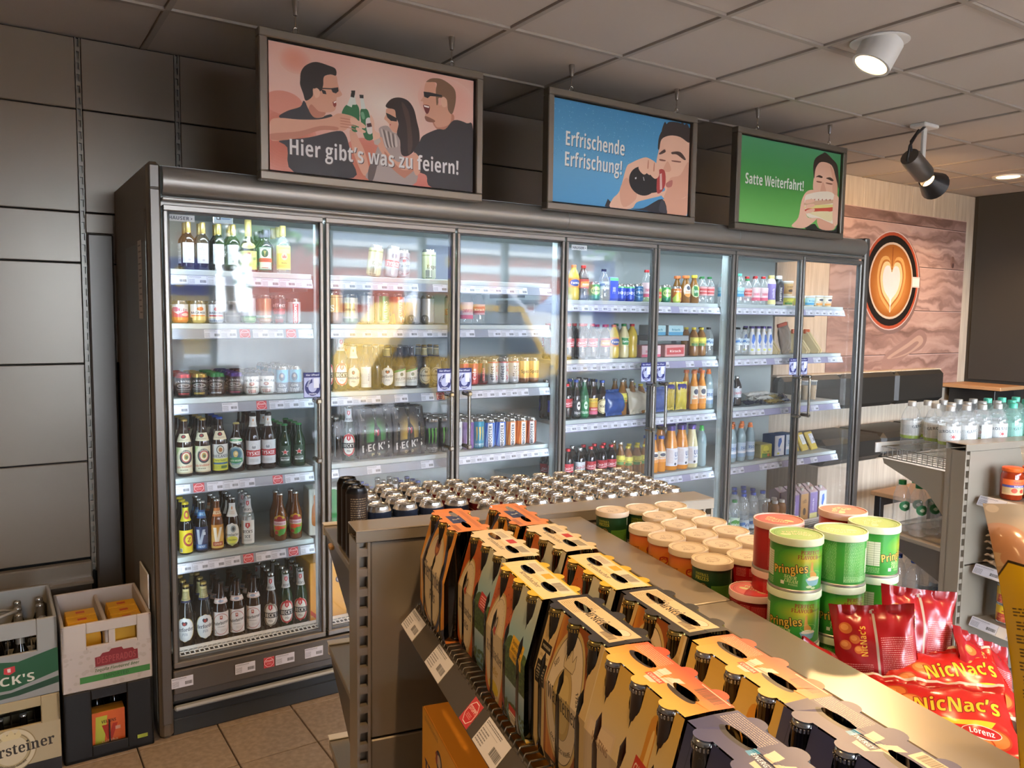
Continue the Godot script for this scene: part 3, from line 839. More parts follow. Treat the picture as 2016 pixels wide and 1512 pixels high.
func print_signs() -> void:
	cell("tag", 200, 84, "d4d6e0", func(a): a.fp(8, 8, 130, 10, "5a5c66", 6, 3).r(6, 26, 120, 1, "8a8c96").fp(8, 34, 60, 40, "7a7c88", 9, 5).bc(124, 40, 66, 26))
	cell("tag_b", 200, 84, "d0d2dc", func(a): a.fp(8, 8, 120, 10, "5a5c66", 6, 8).r(6, 26, 90, 1, "8a8c96").fp(8, 34, 70, 40, "7a7c88", 9, 6).bc(112, 38, 70, 24, "2a2a30", 9))
	cell("stop", 96, 96, "c4444c", func(a):
		var q := []
		for i in 8:
			q.append(48 + cos(PI / 8 + i * PI / 4) * 44); q.append(48 + sin(PI / 8 + i * PI / 4) * 44)
		var c := Art.curve(q)
		a.p(q, "f0e4e4")
		for i in 8:
			q[i * 2] = 48 + cos(PI / 8 + i * PI / 4) * 40; q[i * 2 + 1] = 48 + sin(PI / 8 + i * PI / 4) * 40
		a.p(q, "c4343c").t("STOPP!", 48, 44, 22, "f4e8e8", "b", 0.9).fp(26, 54, 44, 18, "e8b8b8", 6))
	cell("plate", 256, 60, "d4dade", func(a): a.t("HAUSER", 110, 46, 40, "23344c", "i", 1.25).p([216, 20, 236, 32, 216, 44, 226, 32], "23344c"))
	cell("dial", 128, 72, "aab8c0", func(a): a.r(16, 20, 30, 26, "3a444c").e(28, 32, 7, 7, "dce4e8").r(50, 34, 62, 6, "3a5a8a"))
	cell("energy", 128, 170, "22286e", func(a):
		a.r(4, 34, 120, 132, "b4bce0").t("Hier öffnen!", 64, 24, 18, "e8ecf8", "b", 0.9).e(64, 102, 54, 56, "22286e").e(64, 102, 30, 32, "b4bce0").r(70, 40, 40, 66, "e4e8f4").r(62, 40, 10, 66, "b4bce0").t("ENERGIE", 44, 70, 17, "e8ecf8", "b", 0.9, -1.2).t("SPAREN", 64, 152, 17, "e8ecf8", "b", 0.9))
	cell("ruler", 64, 130, "d8d0c8", func(a):
		for i in 12: a.r(6 + (i % 3) * 6, 8 + i * 10, 40, 2, "8a7f78"))
func art_party(a: Art) -> void:
	a.g(0, 0, 960, 540, ["d8a898", "dcb4a4", "dcb0a0", "d49080", "c87060"])
	for i in 26:
		var k := 1.0 - i / 26.0
		a.e(500, 190, 330 * k, 230 * k, Color("d8a898").lerp(Color("e2d4c6"), 1.0 - k))
	for q in [[110, 60, 70, 60, "d89078"], [60, 400, 140, 150, "b85c42"], [820, 120, 150, 110, "dca090"], [420, 470, 120, 120, "c06a4c"], [880, 500, 120, 120, "b4563e"], [60, 250, 80, 50, "d08a74"]]:
		for i in 12:
			var k := 1.0 - i / 12.0
			var under := a.im.get_pixel(clampi(int(q[0]) * 2, 0, 1919), clampi(int(q[1]) * 2, 0, 1079))
			a.e(q[0], q[1], q[2] * k, q[3] * k, under.lerp(Color(q[4]), 0.16))
	a.s([344,332,367,323,389,363,415,414,434,491,408,519,363,426], "d09a80")
	a.s([40,313,75,282,129,256,147,228,189,291,260,268,250,291,104,318], "2f2b2d")
	a.s([41,413,163,383,287,337,325,347,344,404,350,452,361,536,101,540,73,438], "2f2b2d")
	a.s([230,110,283,95,292,126,297,143,304,159,312,173,302,184,288,190,287,200,283,211,286,224,280,246,263,258,239,265,229,284,189,293,165,263,152,225,181,208,184,170,214,165], "d09a80")
	a.s([165,263,189,293,225,283,238,264,207,262,177,238], "b87a62")
	a.s([130,141,134,106,155,75,197,53,252,58,283,67,285,95,261,95,232,110,228,148,216,175,185,168,182,202,153,226,142,197,130,164], "2b2320")
	a.s([185,178,199,164,213,174,211,197,197,207,189,195], "dcae94")
	a.p([218,160,264,154,294,145,296,161,284,173,270,171,264,159,218,165], "241f1e")
	a.p([219,165,239,170,242,184,227,184], "241f1e")
	a.p([269,213,284,203,286,224,278,235,272,228], "8a3a30")
	a.p([273,212,284,205,285,212,276,218], "eee0d8")
	a.s([356,208,378,206,390,236,384,321,354,322,359,264], "2a6a40")
	a.p([355,168,369,166,376,208,356,211], "d2d6cc")
	a.p([353,149,371,146,369,166,354,168], "24241f")
	a.s([333,215,356,220,364,245,359,270,313,262,316,237], "2a6a40")
	a.p([349,177,366,178,355,223,333,217], "d2d6cc")
	a.p([352,161,369,161,366,178,350,177], "24241f")
	a.s([397,224,421,219,436,242,456,342,415,352,395,265], "2a6a40")
	a.p([393,176,409,174,419,220,399,223], "d2d6cc")
	a.p([390,161,409,159,409,174,392,176], "24241f")
	a.s([419,268,443,259,452,318,428,327], "d8d0c8")
	a.p([423,285,448,277,450,294,426,301], "4a2c30")
	a.s([396,241,409,236,415,262,404,267], "6aa07a")
	a.s([3,338,40,317,122,311,207,298,263,278,294,259,338,258,365,264,380,273,383,294,351,302,322,330,287,334,213,345,121,389,56,409,3,412], "d09a80")
	a.s([4,389,122,362,213,326,287,319,287,334,213,345,121,389,56,409,3,412], "b87a62")
	a.s([306,276,344,276,370,279,369,283,343,280,306,280], "b87a62")
	a.s([306,288,344,288,370,291,369,295,343,292,306,292], "b87a62")
	a.s([306,300,344,300,370,303,369,307,343,304,306,304], "b87a62")
	a.s([306,313,344,313,370,317,368,320,343,317,306,317], "b87a62")
	a.s([351,268,389,278,415,292,419,301,409,308,376,301,351,295], "dcae94")
	a.s([378,307,415,317,418,325,402,329,376,321], "dcae94")
	a.s([443,243,458,268,462,310,487,322,493,340,467,357,453,345,448,294,439,265], "dcae94")
	a.s([481,297,521,280,548,305,575,314,583,363,590,405,630,426,667,453,644,540,430,536,442,478,467,402,487,338], "a4938c")
	a.s([491,306,497,302,521,370,511,375], "c4b6ae")
	a.s([501,309,508,305,529,369,519,374], "6e605c")
	a.s([512,311,519,307,537,368,527,373], "c4b6ae")
	a.s([523,313,530,309,545,367,535,372], "6e605c")
	a.s([534,316,540,312,553,366,543,371], "c4b6ae")
	a.s([544,318,551,314,561,365,551,370], "6e605c")
	a.s([555,320,562,316,570,364,559,369], "c4b6ae")
	a.s([434,479,467,420,480,425,454,533,430,535], "5a4a46")
	a.s([494,335,514,384,575,440,644,393,672,415,665,454,616,501,596,507,534,462,481,388,473,357], "d09a80")
	a.s([534,462,596,507,616,501,665,454,616,472,575,464,507,397], "b87a62")
	a.p([456,357,484,341,489,356,474,376,459,372], "b8a89c")
	a.s([518,202,555,202,565,235,570,254,573,277,568,304,548,303,531,284,530,272,519,261,506,250,514,230], "d09a80")
	a.s([514,187,541,155,582,142,623,151,651,185,666,239,679,294,673,351,625,403,589,401,582,338,567,309,575,264,563,235,556,202,522,199], "30221e")
	a.s([589,163,623,195,637,268,644,355,623,395,616,271], "4a362e")
	a.p([514,222,531,226,567,239,567,254,538,255,521,242], "1f1a1a")
	a.p([530,273,538,269,537,277], "a84a48")
	a.s([749,221,843,176,856,207,814,255,771,262], "b87a62")
	a.s([713,49,755,42,764,86,781,147,817,109,822,153,843,183,829,230,771,251,749,229,715,227,707,203,715,188,699,160,696,142,684,140,699,115,703,77], "d09a80")
	a.s([712,46,741,26,791,21,842,42,864,70,864,121,847,176,825,160,817,116,777,111,774,135,765,146,761,80,764,43,720,47], "7a5a42")
	a.s([788,114,802,102,819,115,817,144,801,151,790,139], "dcae94")
	a.p([699,95,731,93,793,96,793,104,733,110,720,122,702,118], "1f1a1a")
	a.s([699,156,730,157,726,186,714,196,701,173], "6e2a26")
	a.p([701,157,729,159,726,167,702,165], "efe2da")
	a.s([708,207,756,220,749,231,714,230], "8a5a44")
	a.s([700,299,771,260,811,254,858,204,925,209,959,232,962,536,744,540,715,486,672,467,651,386,679,332], "2f2b2d")
	a.s([651,386,679,408,686,464,662,492,644,443], "d09a80")
	for q in [[3, "4a3a3a"], [0, "d8d4d0"]]:
		a.tw("Hier gibt’s was zu feiern!", 481 + q[0], 464 + q[0], 92, 809, q[1], "b", -0.002)

func art_drink(a: Art) -> void:
	a.g(0, 0, 880, 500, ["3d86b4", "4a92bc", "5a9cc4", "4a90bc"])
	a.specks(260, "6aa8cc", 1.0, 2.6, 11, Rect2(0, 0, 640, 300)).specks(160, "3a7ca8", 1.0, 2.0, 12, Rect2(0, 0, 640, 300)).specks(60, "8ac0dc", 0.8, 1.6, 13, Rect2(0, 0, 640, 260))
	a.s([704,425,867,367,874,500,734,500,704,456], "d09a80")
	a.s([485,496,570,484,697,424,725,501,593,498], "26262c")
	a.s([697,424,677,489,725,501,733,484], "3a3a42")
	a.p([317,497,335,458,353,471,350,503], "26262c")
	a.s([666,159,681,106,738,75,810,77,882,99,890,258,874,384,827,412,755,427,707,418,685,393,716,373,691,332,704,305,666,291,649,241], "dcae94")
	a.s([749,307,820,282,878,205,886,365,827,412,755,427,709,418,728,370], "d09a80")
	a.s([657,156,666,90,712,24,741,6,807,3,859,18,888,27,882,99,811,78,739,80,681,108,667,161], "332925")
	a.s([679,72,700,13,719,49], "332925")
	a.s([708,63,731,16,750,45], "332925")
	a.s([737,54,761,5,781,41], "332925")
	a.s([767,45,793,7,812,37], "332925")
	a.s([796,36,824,-4,844,33], "332925")
	a.s([826,26,855,-1,875,29], "332925")
	a.s([667,184,702,159,710,172,675,189], "4a342a")
	a.s([755,166,814,158,855,190,843,197,791,175,757,177], "4a342a")
	a.s([672,214,712,215,707,221,674,222], "7a4a3c")
	a.s([759,210,819,208,815,215,762,216], "7a4a3c")
	a.s([698,270,721,223,736,225,754,258,738,275], "d09a80")
	a.s([721,338,764,316,761,350,728,358], "b06a60")
	a.s([353,501,368,453,410,408,449,286,481,257,559,221,599,219,652,241,672,280,690,304,667,324,619,290,538,278,486,324,488,375,521,408,589,406,684,383,696,404,591,436,523,459,485,496], "dcae94")
	a.s([410,408,451,336,488,375,521,408,511,450,435,490], "d09a80")
	a.e(561, 343, 92, 76, "1f1c1c")
	a.p([561,276,665,289,679,388,567,411], "1f1c1c")
	a.s([663,281,707,271,717,336,693,384,658,391], "a83c38")
	a.p([675,293,689,287,695,373,679,377], "d8b0a8")
	a.s([529,277,561,231,587,239,592,288,565,308], "dcae94")
	a.s([567,275,599,229,625,236,630,286,602,306], "dcae94")
	a.s([605,291,638,245,664,252,670,302,641,322], "dcae94")
	a.s([589,271,592,232,597,232,596,272], "b87a62")
	a.s([630,280,633,241,638,240,637,281], "b87a62")
	a.p([507,331,518,326,518,336,509,339], "e0e0e0")
	a.p([561,321,567,321,573,340,566,340], "a8a8a8")
	for q in [[3, "3a5a74"], [0, "dcdad2"]]:
		a.tw("Erfrischende", 252 + q[0], 222 + q[0], 96, 372, q[1], "b", 0.019)
	for q in [[3, "3a5a74"], [0, "dcdad2"]]:
		a.tw("Erfrischung!", 243 + q[0], 322 + q[0], 96, 360, q[1], "b", 0.014)

func art_snack(a: Art) -> void:
	a.g(0, 0, 880, 500, ["4a9464", "3f8c4e", "3f8a3c", "5a9e4a", "6cae58"])
	a.s([580,499,657,461,709,489,844,488,878,451,889,505], "22261f")
	a.s([685,416,786,425,861,452,827,489,709,486], "d09a80")
	a.s([635,166,645,109,697,68,788,73,842,145,866,237,846,324,780,372,712,356,654,278,631,238], "dcae94")
	a.s([780,79,842,145,866,237,846,324,816,242,809,159], "d09a80")
	a.s([625,106,642,54,707,16,734,7,795,36,854,81,877,217,843,155,797,79,697,70,649,114,638,181], "33281f")
	a.s([654,169,682,154,715,160,708,169,675,167], "4a342a")
	a.s([749,165,789,156,821,170,808,178,774,171], "4a342a")
	a.s([662,192,710,192,705,199,669,200], "8a5a48")
	a.s([752,192,810,192,804,201,757,199], "8a5a48")
	a.s([701,253,715,199,731,200,758,253,727,266], "d09a80")
	a.s([453,492,510,434,532,330,573,269,635,251,657,272,577,310,579,408,621,428,688,411,656,447,564,495], "dcae94")
	a.s([561,308,606,277,733,250,820,252,842,293,838,434,805,442,702,422,588,418], "dcd0bc")
	a.s([579,331,822,294,828,315,585,354], "c8a080")
	a.s([591,371,819,342,817,369,593,392], "c8503c")
	a.s([585,356,822,324,821,342,588,371], "d8cc80")
	a.s([602,394,822,372,812,434,702,415], "d8c89a")
	a.p([610,313,622,306,620,320], "9a4a40")
	a.p([645,310,657,303,655,317], "9a4a40")
	a.p([680,306,693,300,691,314], "9a4a40")
	a.p([716,303,728,297,727,311], "9a4a40")
	a.p([752,300,765,294,763,308], "9a4a40")
	a.p([788,297,801,291,799,305], "9a4a40")
	a.s([848,260,886,289,893,407,862,461,830,427,827,294], "dcae94")
	a.s([570,321,641,308,646,324,577,341], "dcae94")
	a.s([577,352,644,337,649,353,580,372], "dcae94")
	a.s([583,382,647,366,652,382,583,403], "dcae94")
	for q in [[2, "2a5a34"], [0, "d4d6cc"]]:
		a.tw("Satte Weiterfahrt!", 298 + q[0], 270 + q[0], 84, 501, q[1], "b", -0.010)
# ---------------------------------------------------------------- the print of cartons, crates, snack cans, bags and the wall picture
# carton print: rows 0 to 188 are the top, 188 to 454 the slope, 454 to 784 the side
func beer_oval(a: Art, x: float, y: float, rx: float, ry: float, name: String, sub: String, subc) -> void:
	a.e(x, y, rx + 9, ry + 12, "b09a5c").e(x, y, rx, ry, "d0bf9c").ring(x, y, rx - 12, ry - 16, 2, "6a5a40")
	a.e(x, y - ry * 0.46, rx * 0.34, ry * 0.19, "c0ab80").e(x, y - ry * 0.46, rx * 0.13, ry * 0.16, "2a241f").e(x, y - ry * 0.36, rx * 0.12, ry * 0.08, "a83428").e(x, y - ry * 0.5, rx * 0.04, ry * 0.08, "d8cdb0")
	a.specks(40, "8a7a58", 1.0, 2.2, 6, Rect2(x - rx * 0.7, y - ry * 0.9, rx * 1.4, ry * 0.7))
	a.tw(name, x, y + ry * 0.16, ry * 0.27, rx * 1.86, "2a2a30", "s", 0.1, 0.0)
	a.tw(sub, x, y + ry * 0.46, ry * 0.22, rx * 0.9, subc, "i", 0.06, 0.25)

func valley(a: Art, x: float, w: float, badge) -> void:
	a.g(x, 188, w, 380, ["c8c4a8", "8fb0b4", "7fa6b0"])
	for q in [[0.0, 500, 60], [0.3, 470, 70], [0.62, 520, 66], [0.9, 480, 60], [0.15, 540, 60], [0.5, 560, 70], [0.8, 560, 70]]:
		a.e(x + q[0] * w, q[1], 60, q[2], "41582c")
	a.specks(150, "5a7238", 3, 8, 21, Rect2(x, 430, w, 160)).specks(150, "2c3f20", 3, 8, 22, Rect2(x, 450, w, 150))
	a.g(x, 590, w, 194, ["a4bcc4", "6f94a4", "5a8094"])
	a.specks(120, "3a5428", 4, 12, 23, Rect2(x, 680, w, 110))
	a.p([x, 188, x + 30, 188, x + 22, 784, x, 784], "b8602c")
	a.specks(50, "8a3a1c", 2, 4, 24, Rect2(x, 220, 18, 520))

func pack_tops(a: Art, base, strip, txt: String, tc) -> void:
	a.r(0, 0, 512, 190, base).r(30, 20, 452, 60, strip).fp(50, 30, 120, 40, tc, 8, 3).bc(340, 26, 110, 46, "3a3428")
	a.e(130, 104, 66, 20, "2a2a2c").e(382, 104, 66, 20, "2a2a2c")
	a.tw(txt, 256, 150, 34, 220, tc, "s")

func art_pack(kind: String) -> ImageTexture:
	var a := Art.new(512, 784, "c8a878")
	match kind:
		"amber":
			a.r(0, 0, 512, 784, "d08a2c").g(0, 188, 512, 596, ["d88f34", "d99a3a", "c87c24"]).e(250, 520, 236, 340, "b8b0a0")
			a.e(270, 520, 232, 330, "d89430").ring(262, 470, 212, 330, 46, "2f3450").e(256, 510, 176, 262, "b89a58").e(256, 510, 166, 250, "cfbf9e").ring(256, 510, 152, 236, 2, "7a6a48")
			a.e(256, 330, 40, 46, "8a4a34").e(256, 330, 24, 30, "b87a48").p([216, 300, 240, 276, 256, 296, 272, 276, 296, 300, 280, 330, 232, 330], "6a3a2c").tw("Herforder", 256, 530, 118, 330, "22243c", "s", 0.06).tw("Pils", 260, 630, 84, 120, "4a4640", "i", -0.05, 0.2)
			a.p([0, 700, 180, 784, 0, 784], "2f3450").p([512, 700, 340, 784, 512, 784], "2f3450")
			a.r(0, 0, 512, 190, "d8843c").fp(60, 20, 380, 16, "8a4a1c", 7, 2).r(160, 70, 170, 84, "33395c").t("1", 246, 134, 60, "d8d0b8", "s").bc(360, 150, 120, 30, "6a3a1c").r(0, 40, 512, 3, "b06a2c")
		"island":
			a.g(0, 188, 250, 596, ["b8632c", "a8481c", "b85a20"]); a.specks(120, "8a3414", 1.5, 4, 31, Rect2(0, 190, 260, 590))
			valley(a, 238, 274, 0)
			beer_oval(a, 118, 540, 112, 236, "Krombacher", "Pils", "4a4640")
			a.p([330, 390, 440, 400, 436, 480, 328, 468], "b83430").fp(344, 408, 80, 54, "e8c8b8", 12, 3)
			pack_tops(a, "d2bf92", "d8cba8", "Krombacher", "5a4a34"); a.r(210, 24, 70, 44, "b8362c")
		"lemon":
			a.g(0, 188, 250, 596, ["c06a30", "b04c1e", "b85a20"]); a.specks(160, "8a2c14", 1.5, 5, 32, Rect2(0, 190, 260, 590))
			valley(a, 238, 274, 1)
			a.e(118, 700, 90, 70, "c8b020")
			beer_oval(a, 118, 540, 114, 244, "Krombacher", "Radler", "a8881c")
			a.e(118, 716, 66, 34, "c8b020")
			a.p([330, 390, 470, 396, 466, 500, 326, 486], "d8a820").tw("Deutschlands", 398, 424, 22, 116, "4a3a14", "b", 0.06).tw("beliebtestes", 398, 450, 22, 110, "4a3a14", "b", 0.06).tw("Radler", 398, 478, 22, 60, "4a3a14", "b", 0.06)
			a.r(330, 690, 90, 90, "d8cdb4").r(330, 690, 90, 26, "b8342c").fp(340, 724, 70, 40, "4a4438", 10, 4)
			pack_tops(a, "d8c68c", "d8cba8", "Krombacher", "5a4a34"); a.r(210, 24, 70, 44, "d0a428").r(0, 0, 512, 12, "d0a820").r(0, 178, 512, 12, "d0a820")
		"crown":
			a.r(0, 188, 512, 596, "c9ae76").specks(260, "b59a60", 1, 2.4, 33, Rect2(0, 190, 512, 590)).r(0, 188, 26, 596, "1f1b17").r(486, 188, 26, 596, "d8c69c").r(500, 188, 12, 596, "1f1b17")
			a.p([150, 188, 400, 188, 440, 400, 440, 784, 130, 784, 130, 400], "8a4a1c").g(150, 188, 70, 596, ["c88a34", "a8642a", "b8742c"], true)
			a.e(286, 470, 150, 262, "bfa76a").e(286, 470, 136, 244, "d2c2a2").ring(286, 470, 136, 244, 3, "2a241c").e(286, 486, 78, 132, "b39a5c").ring(286, 486, 80, 135, 2, "4a3c24").e(286, 486, 60, 110, "c4ad6e")
			a.p([240, 330, 250, 288, 268, 320, 286, 276, 304, 320, 322, 288, 332, 330, 324, 356, 248, 356], "c8b68c").ln([240, 330, 250, 288, 268, 320, 286, 276, 304, 320, 322, 288, 332, 330, 324, 356, 248, 356, 240, 330], 3, "6a5a3c")
			a.tw("Warsteiner", 286, 512, 84, 258, "22201c", "s", 0.06).t("SEIT", 196, 366, 24, "3a3020", "b", 0.9, -0.9).t("1753", 392, 420, 26, "3a3020", "b", 0.9, 1.1).tw("DAS EINZIG WAHRE", 286, 672, 24, 200, "3a3020", "b", 0.0, 0.0, -150.0)
			a.r(130, 740, 310, 44, "26221e").tw("PILSENER", 286, 774, 30, 200, "d8cba8", "b")
			a.r(34, 330, 90, 36, "26221e").t("PREMIUM", 79, 354, 15, "d8cba8").r(34, 366, 90, 40, "cdb98a").t("Pilsener", 79, 392, 18, "8a6a34", "s").r(34, 406, 90, 90, "26221e").fp(46, 424, 66, 50, "b8a880", 12, 3)
			a.r(0, 0, 512, 190, "26221e").r(30, 24, 452, 140, "cdb686").fp(44, 34, 130, 120, "8a7648", 9, 3).tw("Warsteiner", 270, 120, 76, 230, "22201c", "s").e(420, 70, 40, 28, "d8cba8").ring(420, 70, 40, 28, 3, "8a7448").bc(380, 116, 80, 36, "3a3224")
			a.e(150, 104, 50, 16, "4a4438").e(370, 112, 50, 16, "4a4438")
		"fruit":
			a.g(0, 188, 512, 596, ["d8b04c", "cdb88a", "c4ab82", "c09a5a"]).p([20, 400, 200, 388, 210, 784, 0, 784], "cdb795").p([30, 410, 190, 400, 196, 784, 30, 784], "d4bf9c").tw("VELTINS", 116, 470, 40, 120, "8a6a4a", "b", 0.1).ln([60, 480, 130, 640, 170, 680], 2, "a88a64")
			a.p([0, 600, 60, 610, 70, 784, 0, 784], "d08a34").tw("CURUBA", 34, 700, 44, 150, "c06a24", "b", 1.45)
			a.s([360, 260, 400, 250, 404, 400, 440, 470, 450, 784, 290, 784, 296, 480, 350, 400], "c88a2c").g(318, 500, 110, 284, ["d8a440", "b87420", "d09a34"], true).s([380, 300, 396, 300, 392, 470, 372, 480], "e0c078").p([330, 380, 430, 392, 424, 520, 320, 504], "b83420").tw("CURUBA", 376, 436, 44, 92, "e8dcc8", "b", 0.1).t("5", 346, 480, 34, "e0a040", "b", 1.0, 0.1).tw("TEQUILA", 392, 478, 22, 54, "e08a40", "b", 0.1)
			a.p([440, 600, 512, 580, 512, 784, 430, 784], "8a9a4a").s([230, 560, 260, 540, 290, 600, 270, 660, 236, 650], "98a058")
			a.g(0, 0, 512, 190, ["c84f2c", "d8783c", "d8963c", "d8aa48"]).fp(20, 14, 170, 60, "e8a888", 9, 2).e(120, 104, 74, 22, "2a201a").e(380, 112, 74, 22, "2a201a").p([206, 60, 250, 60, 262, 120, 292, 60, 330, 60, 280, 164, 234, 164], "dccab0").p([300, 84, 340, 84, 340, 112, 300, 112], "dccab0").r(212, 120, 90, 26, "c85034").tw("CURUBA", 257, 141, 20, 76, "e8dcc8").bc(372, 14, 110, 44, "3a3024").r(350, 8, 150, 4, "d8cbb0")
		"pubgreen", "pubgold":
			var c0 := "2f8a34" if kind == "pubgreen" else "b8942c"
			a.r(0, 0, 512, 784, "241c17")
			for i in 26:
				a.e(256, 520, 250 - i * 7, 280 - i * 7, Color("241c17").lerp(Color(c0), i / 26.0))
			a.s([226, 784, 226, 470, 240, 380, 246, 250, 276, 250, 282, 380, 330, 470, 330, 784], "1c2a1a" if kind == "pubgreen" else "3a2a14").p([230, 440, 300, 440, 304, 500, 266, 530, 228, 500], "a8282c").p([254, 452, 278, 452, 274, 510, 262, 500], "d8c0b8")
			a.p([10, 600, 502, 560, 502, 690, 10, 730], "1f1a18").tw("BECK'S", 256, 690, 120, 450, "d4d0c8", "b", -0.08).tw("GOLD" if kind == "pubgold" else "Pils", 256, 756, 50, 150, "a89a70", "b", -0.05).specks(60, "8aa86a" if kind == "pubgreen" else "d8c070", 1, 3, 5, Rect2(20, 240, 470, 340)).r(30, 230, 70, 110, "3a322c").fp(40, 244, 50, 80, "a89a88", 12)
			for x in [90, 256, 420]: a.p([x - 24, 150, x + 24, 150, x + 24, 180, x, 196, x - 24, 180], "a89a90")
		"night":
			a.g(0, 188, 512, 596, ["3a3f66", "5a5a6c", "8a7e78", "a8957c"]).ln([40, 188, 30, 420], 2, "22263c").p([60, 500, 210, 490, 220, 784, 40, 784], "b0a088").s([330, 300, 380, 290, 390, 440, 420, 520, 424, 784, 290, 784, 296, 520, 330, 440], "22284a").r(330, 560, 90, 60, "3a70a8").tw("ENERGY", 374, 600, 32, 78, "e0dcd0")
			a.g(0, 0, 512, 190, ["3c4168", "33375c", "3c4168"]).fp(14, 12, 180, 66, "a89c94", 9, 2).e(130, 108, 76, 24, "101424").e(392, 116, 74, 22, "101424").p([220, 50, 262, 50, 274, 112, 304, 50, 340, 50, 292, 160, 246, 160], "d4bf9e").p([312, 84, 352, 84, 352, 112, 312, 112], "d4bf9e").p([196, 96, 300, 108, 296, 144, 192, 130], "2a3650").p([196, 96, 222, 99, 216, 134, 192, 130], "3a90b8").tw("ENERGY", 250, 130, 24, 84, "d8dce4", "b", 0.1).r(350, 8, 150, 56, "d0bc98").bc(366, 12, 120, 40, "3a3024")
	return a.tex()

func art_snack_can(kind: String) -> ImageTexture:
	var a := Art.new(768, 236, "2f8a34")
	match kind:
		"green":
			a.g(0, 0, 768, 236, ["2f8c30", "3f9a2c", "2c8430"])
			for i in 22:
				a.e(440, 76, 150 - i * 6, 70 - i * 3, Color("3f9a2c").lerp(Color("c8b828"), i / 22.0))
			a.tw("PERFECT", 448, 48, 27, 104, "8a2420", "s", 0.04).tw("FLAVOUR", 436, 72, 27, 108, "8a2420", "s", 0.04).t("IN EVERY BITE", 520, 70, 12, "3a4a1c", "b", 0.8)
			a.t("40 g", 566, 44, 20, "3a4a1c").s([452, 90, 462, 92, 466, 130, 486, 150, 484, 172, 456, 176, 446, 150], "c8943c").s([430, 170, 500, 172, 506, 184, 492, 206, 450, 208, 432, 190], "7fb0b8").s([436, 168, 460, 160, 500, 166, 506, 178, 440, 180], "e4dcc0").e(444, 212, 16, 7, "c8d8a8").e(468, 220, 14, 6, "b8cc98").ring(470, 150, 44, 18, 2, "a8c860")
			a.tt("Pringles", 352, 148, 56, "e0b83c", "2c2414", 3.0, "i", 0.8, -0.12).tw("SOUR", 352, 176, 24, 60, "cfdc9c", "s", 0.1).tw("CREAM", 356, 196, 24, 66, "cfdc9c", "s", 0.1).tw("& ONION", 366, 210, 12, 44, "cfdc9c", "s", 0.1)
			a.r(306, 190, 18, 18, "d8dcc8").r(560, 84, 50, 110, "d4d8c4")
			for i in 9: a.r(566, 92 + i * 11, 38, 3, "8a3a34")
			a.fp(620, 14, 130, 200, "9ac880", 7, 3).fp(20, 14, 120, 200, "9ac880", 7, 4).r(150, 50, 110, 130, "d0d4b8")
			for i in 10: a.r(150, 62 + i * 12, 110, 1.5, "7a8a68")
			a.r(200, 50, 1.5, 130, "7a8a68").r(230, 50, 1.5, 130, "7a8a68").fp(20, 190, 240, 30, "a8d090", 8, 5)
		"red":
			a.g(0, 0, 768, 236, ["b01c20", "a4161c", "8a1018"]).tt("Pringles", 560, 130, 56, "e0b83c", "2c1414", 3.0, "i", 0.8, -0.12).fp(300, 20, 60, 60, "d88a80", 9, 3).fp(380, 26, 50, 50, "d88a80", 9, 4).r(300, 90, 130, 130, "d4b8a8")
			a.r(300, 90, 130, 30, "b01c20")
			for i in 12: a.r(300, 96 + i * 11, 130, 1.5, "8a4a44")
			for i in 4: a.r(366 + i * 20, 90, 1.5, 130, "8a4a44")
			a.fp(440, 30, 70, 160, "c8645c", 7, 5).fp(20, 20, 220, 190, "c8645c", 8, 6)
		"darkgreen":
			a.g(0, 0, 768, 236, ["1d3f22", "20482a", "183a1e"]).tw("FOOTBALL", 330, 52, 24, 92, "b8b43c", "s").tw("PRIZES", 330, 82, 34, 96, "b8b43c", "s").e(340, 130, 34, 34, "8a7a48").ring(340, 130, 34, 34, 4, "3a3a20").specks(26, "3a3a20", 3, 7, 4, Rect2(320, 108, 42, 42)).r(392, 110, 140, 126, "5a8a34").fp(400, 120, 120, 110, "3a6a24", 9, 4).r(372, 176, 20, 60, "2a5a2c").r(540, 20, 8, 60, "d8d8c8").r(60, 130, 130, 106, "a8242a").fp(600, 40, 140, 160, "4a7a4c", 8, 5)
		"orange":
			a.g(0, 0, 768, 236, ["c8602c", "d07a2c", "d8a038", "c89a30"])
			for x in [120, 410, 660]:
				a.ring(x, 110, 30, 28, 8, "a82c20").ring(x + 16, 96, 14, 12, 5, "a82c20").ring(x - 14, 98, 14, 12, 5, "a82c20")
			a.tw("GET", 300, 120, 34, 60, "6a3a1c", "s", -0.1).tw("READY", 300, 150, 26, 70, "3a2a14", "b", -0.1).e(520, 130, 24, 22, "a83c24").e(560, 180, 18, 10, "b8502c").p([0, 190, 768, 180, 768, 190, 0, 200], "b8702c")
	return a.tex()

func art_lid(c, d, kind: int) -> ImageTexture:
	var a := Art.new(192, 192, c)
	a.e(96, 96, 92, 92, c).ring(96, 96, 84, 84, 3, d).ring(96, 96, 76, 76, 1.5, d)
	if kind == 0:
		for q in [["POP", 70, 84, -0.3], ["POP", 110, 74, 0.2], ["POP", 90, 108, -0.2], ["POP", 124, 112, 0.3]]:
			a.tt(q[0], q[1], q[2], 30, "cfc890", d, 1.5, "b", 0.9, q[3])
		a.e(56, 110, 20, 12, "c8c48a").ring(130, 90, 18, 14, 3, "cfc890")
	else:
		a.ring(96, 90, 34, 30, 2, d).ln([70, 80, 90, 110, 110, 84, 130, 112, 100, 130, 74, 116], 2.5, d).ln([84, 70, 112, 66, 124, 90], 2.5, d).t("get", 90, 142, 22, d, "i").fp(58, 46, 80, 6, d, 6, 7)
	return a.tex()

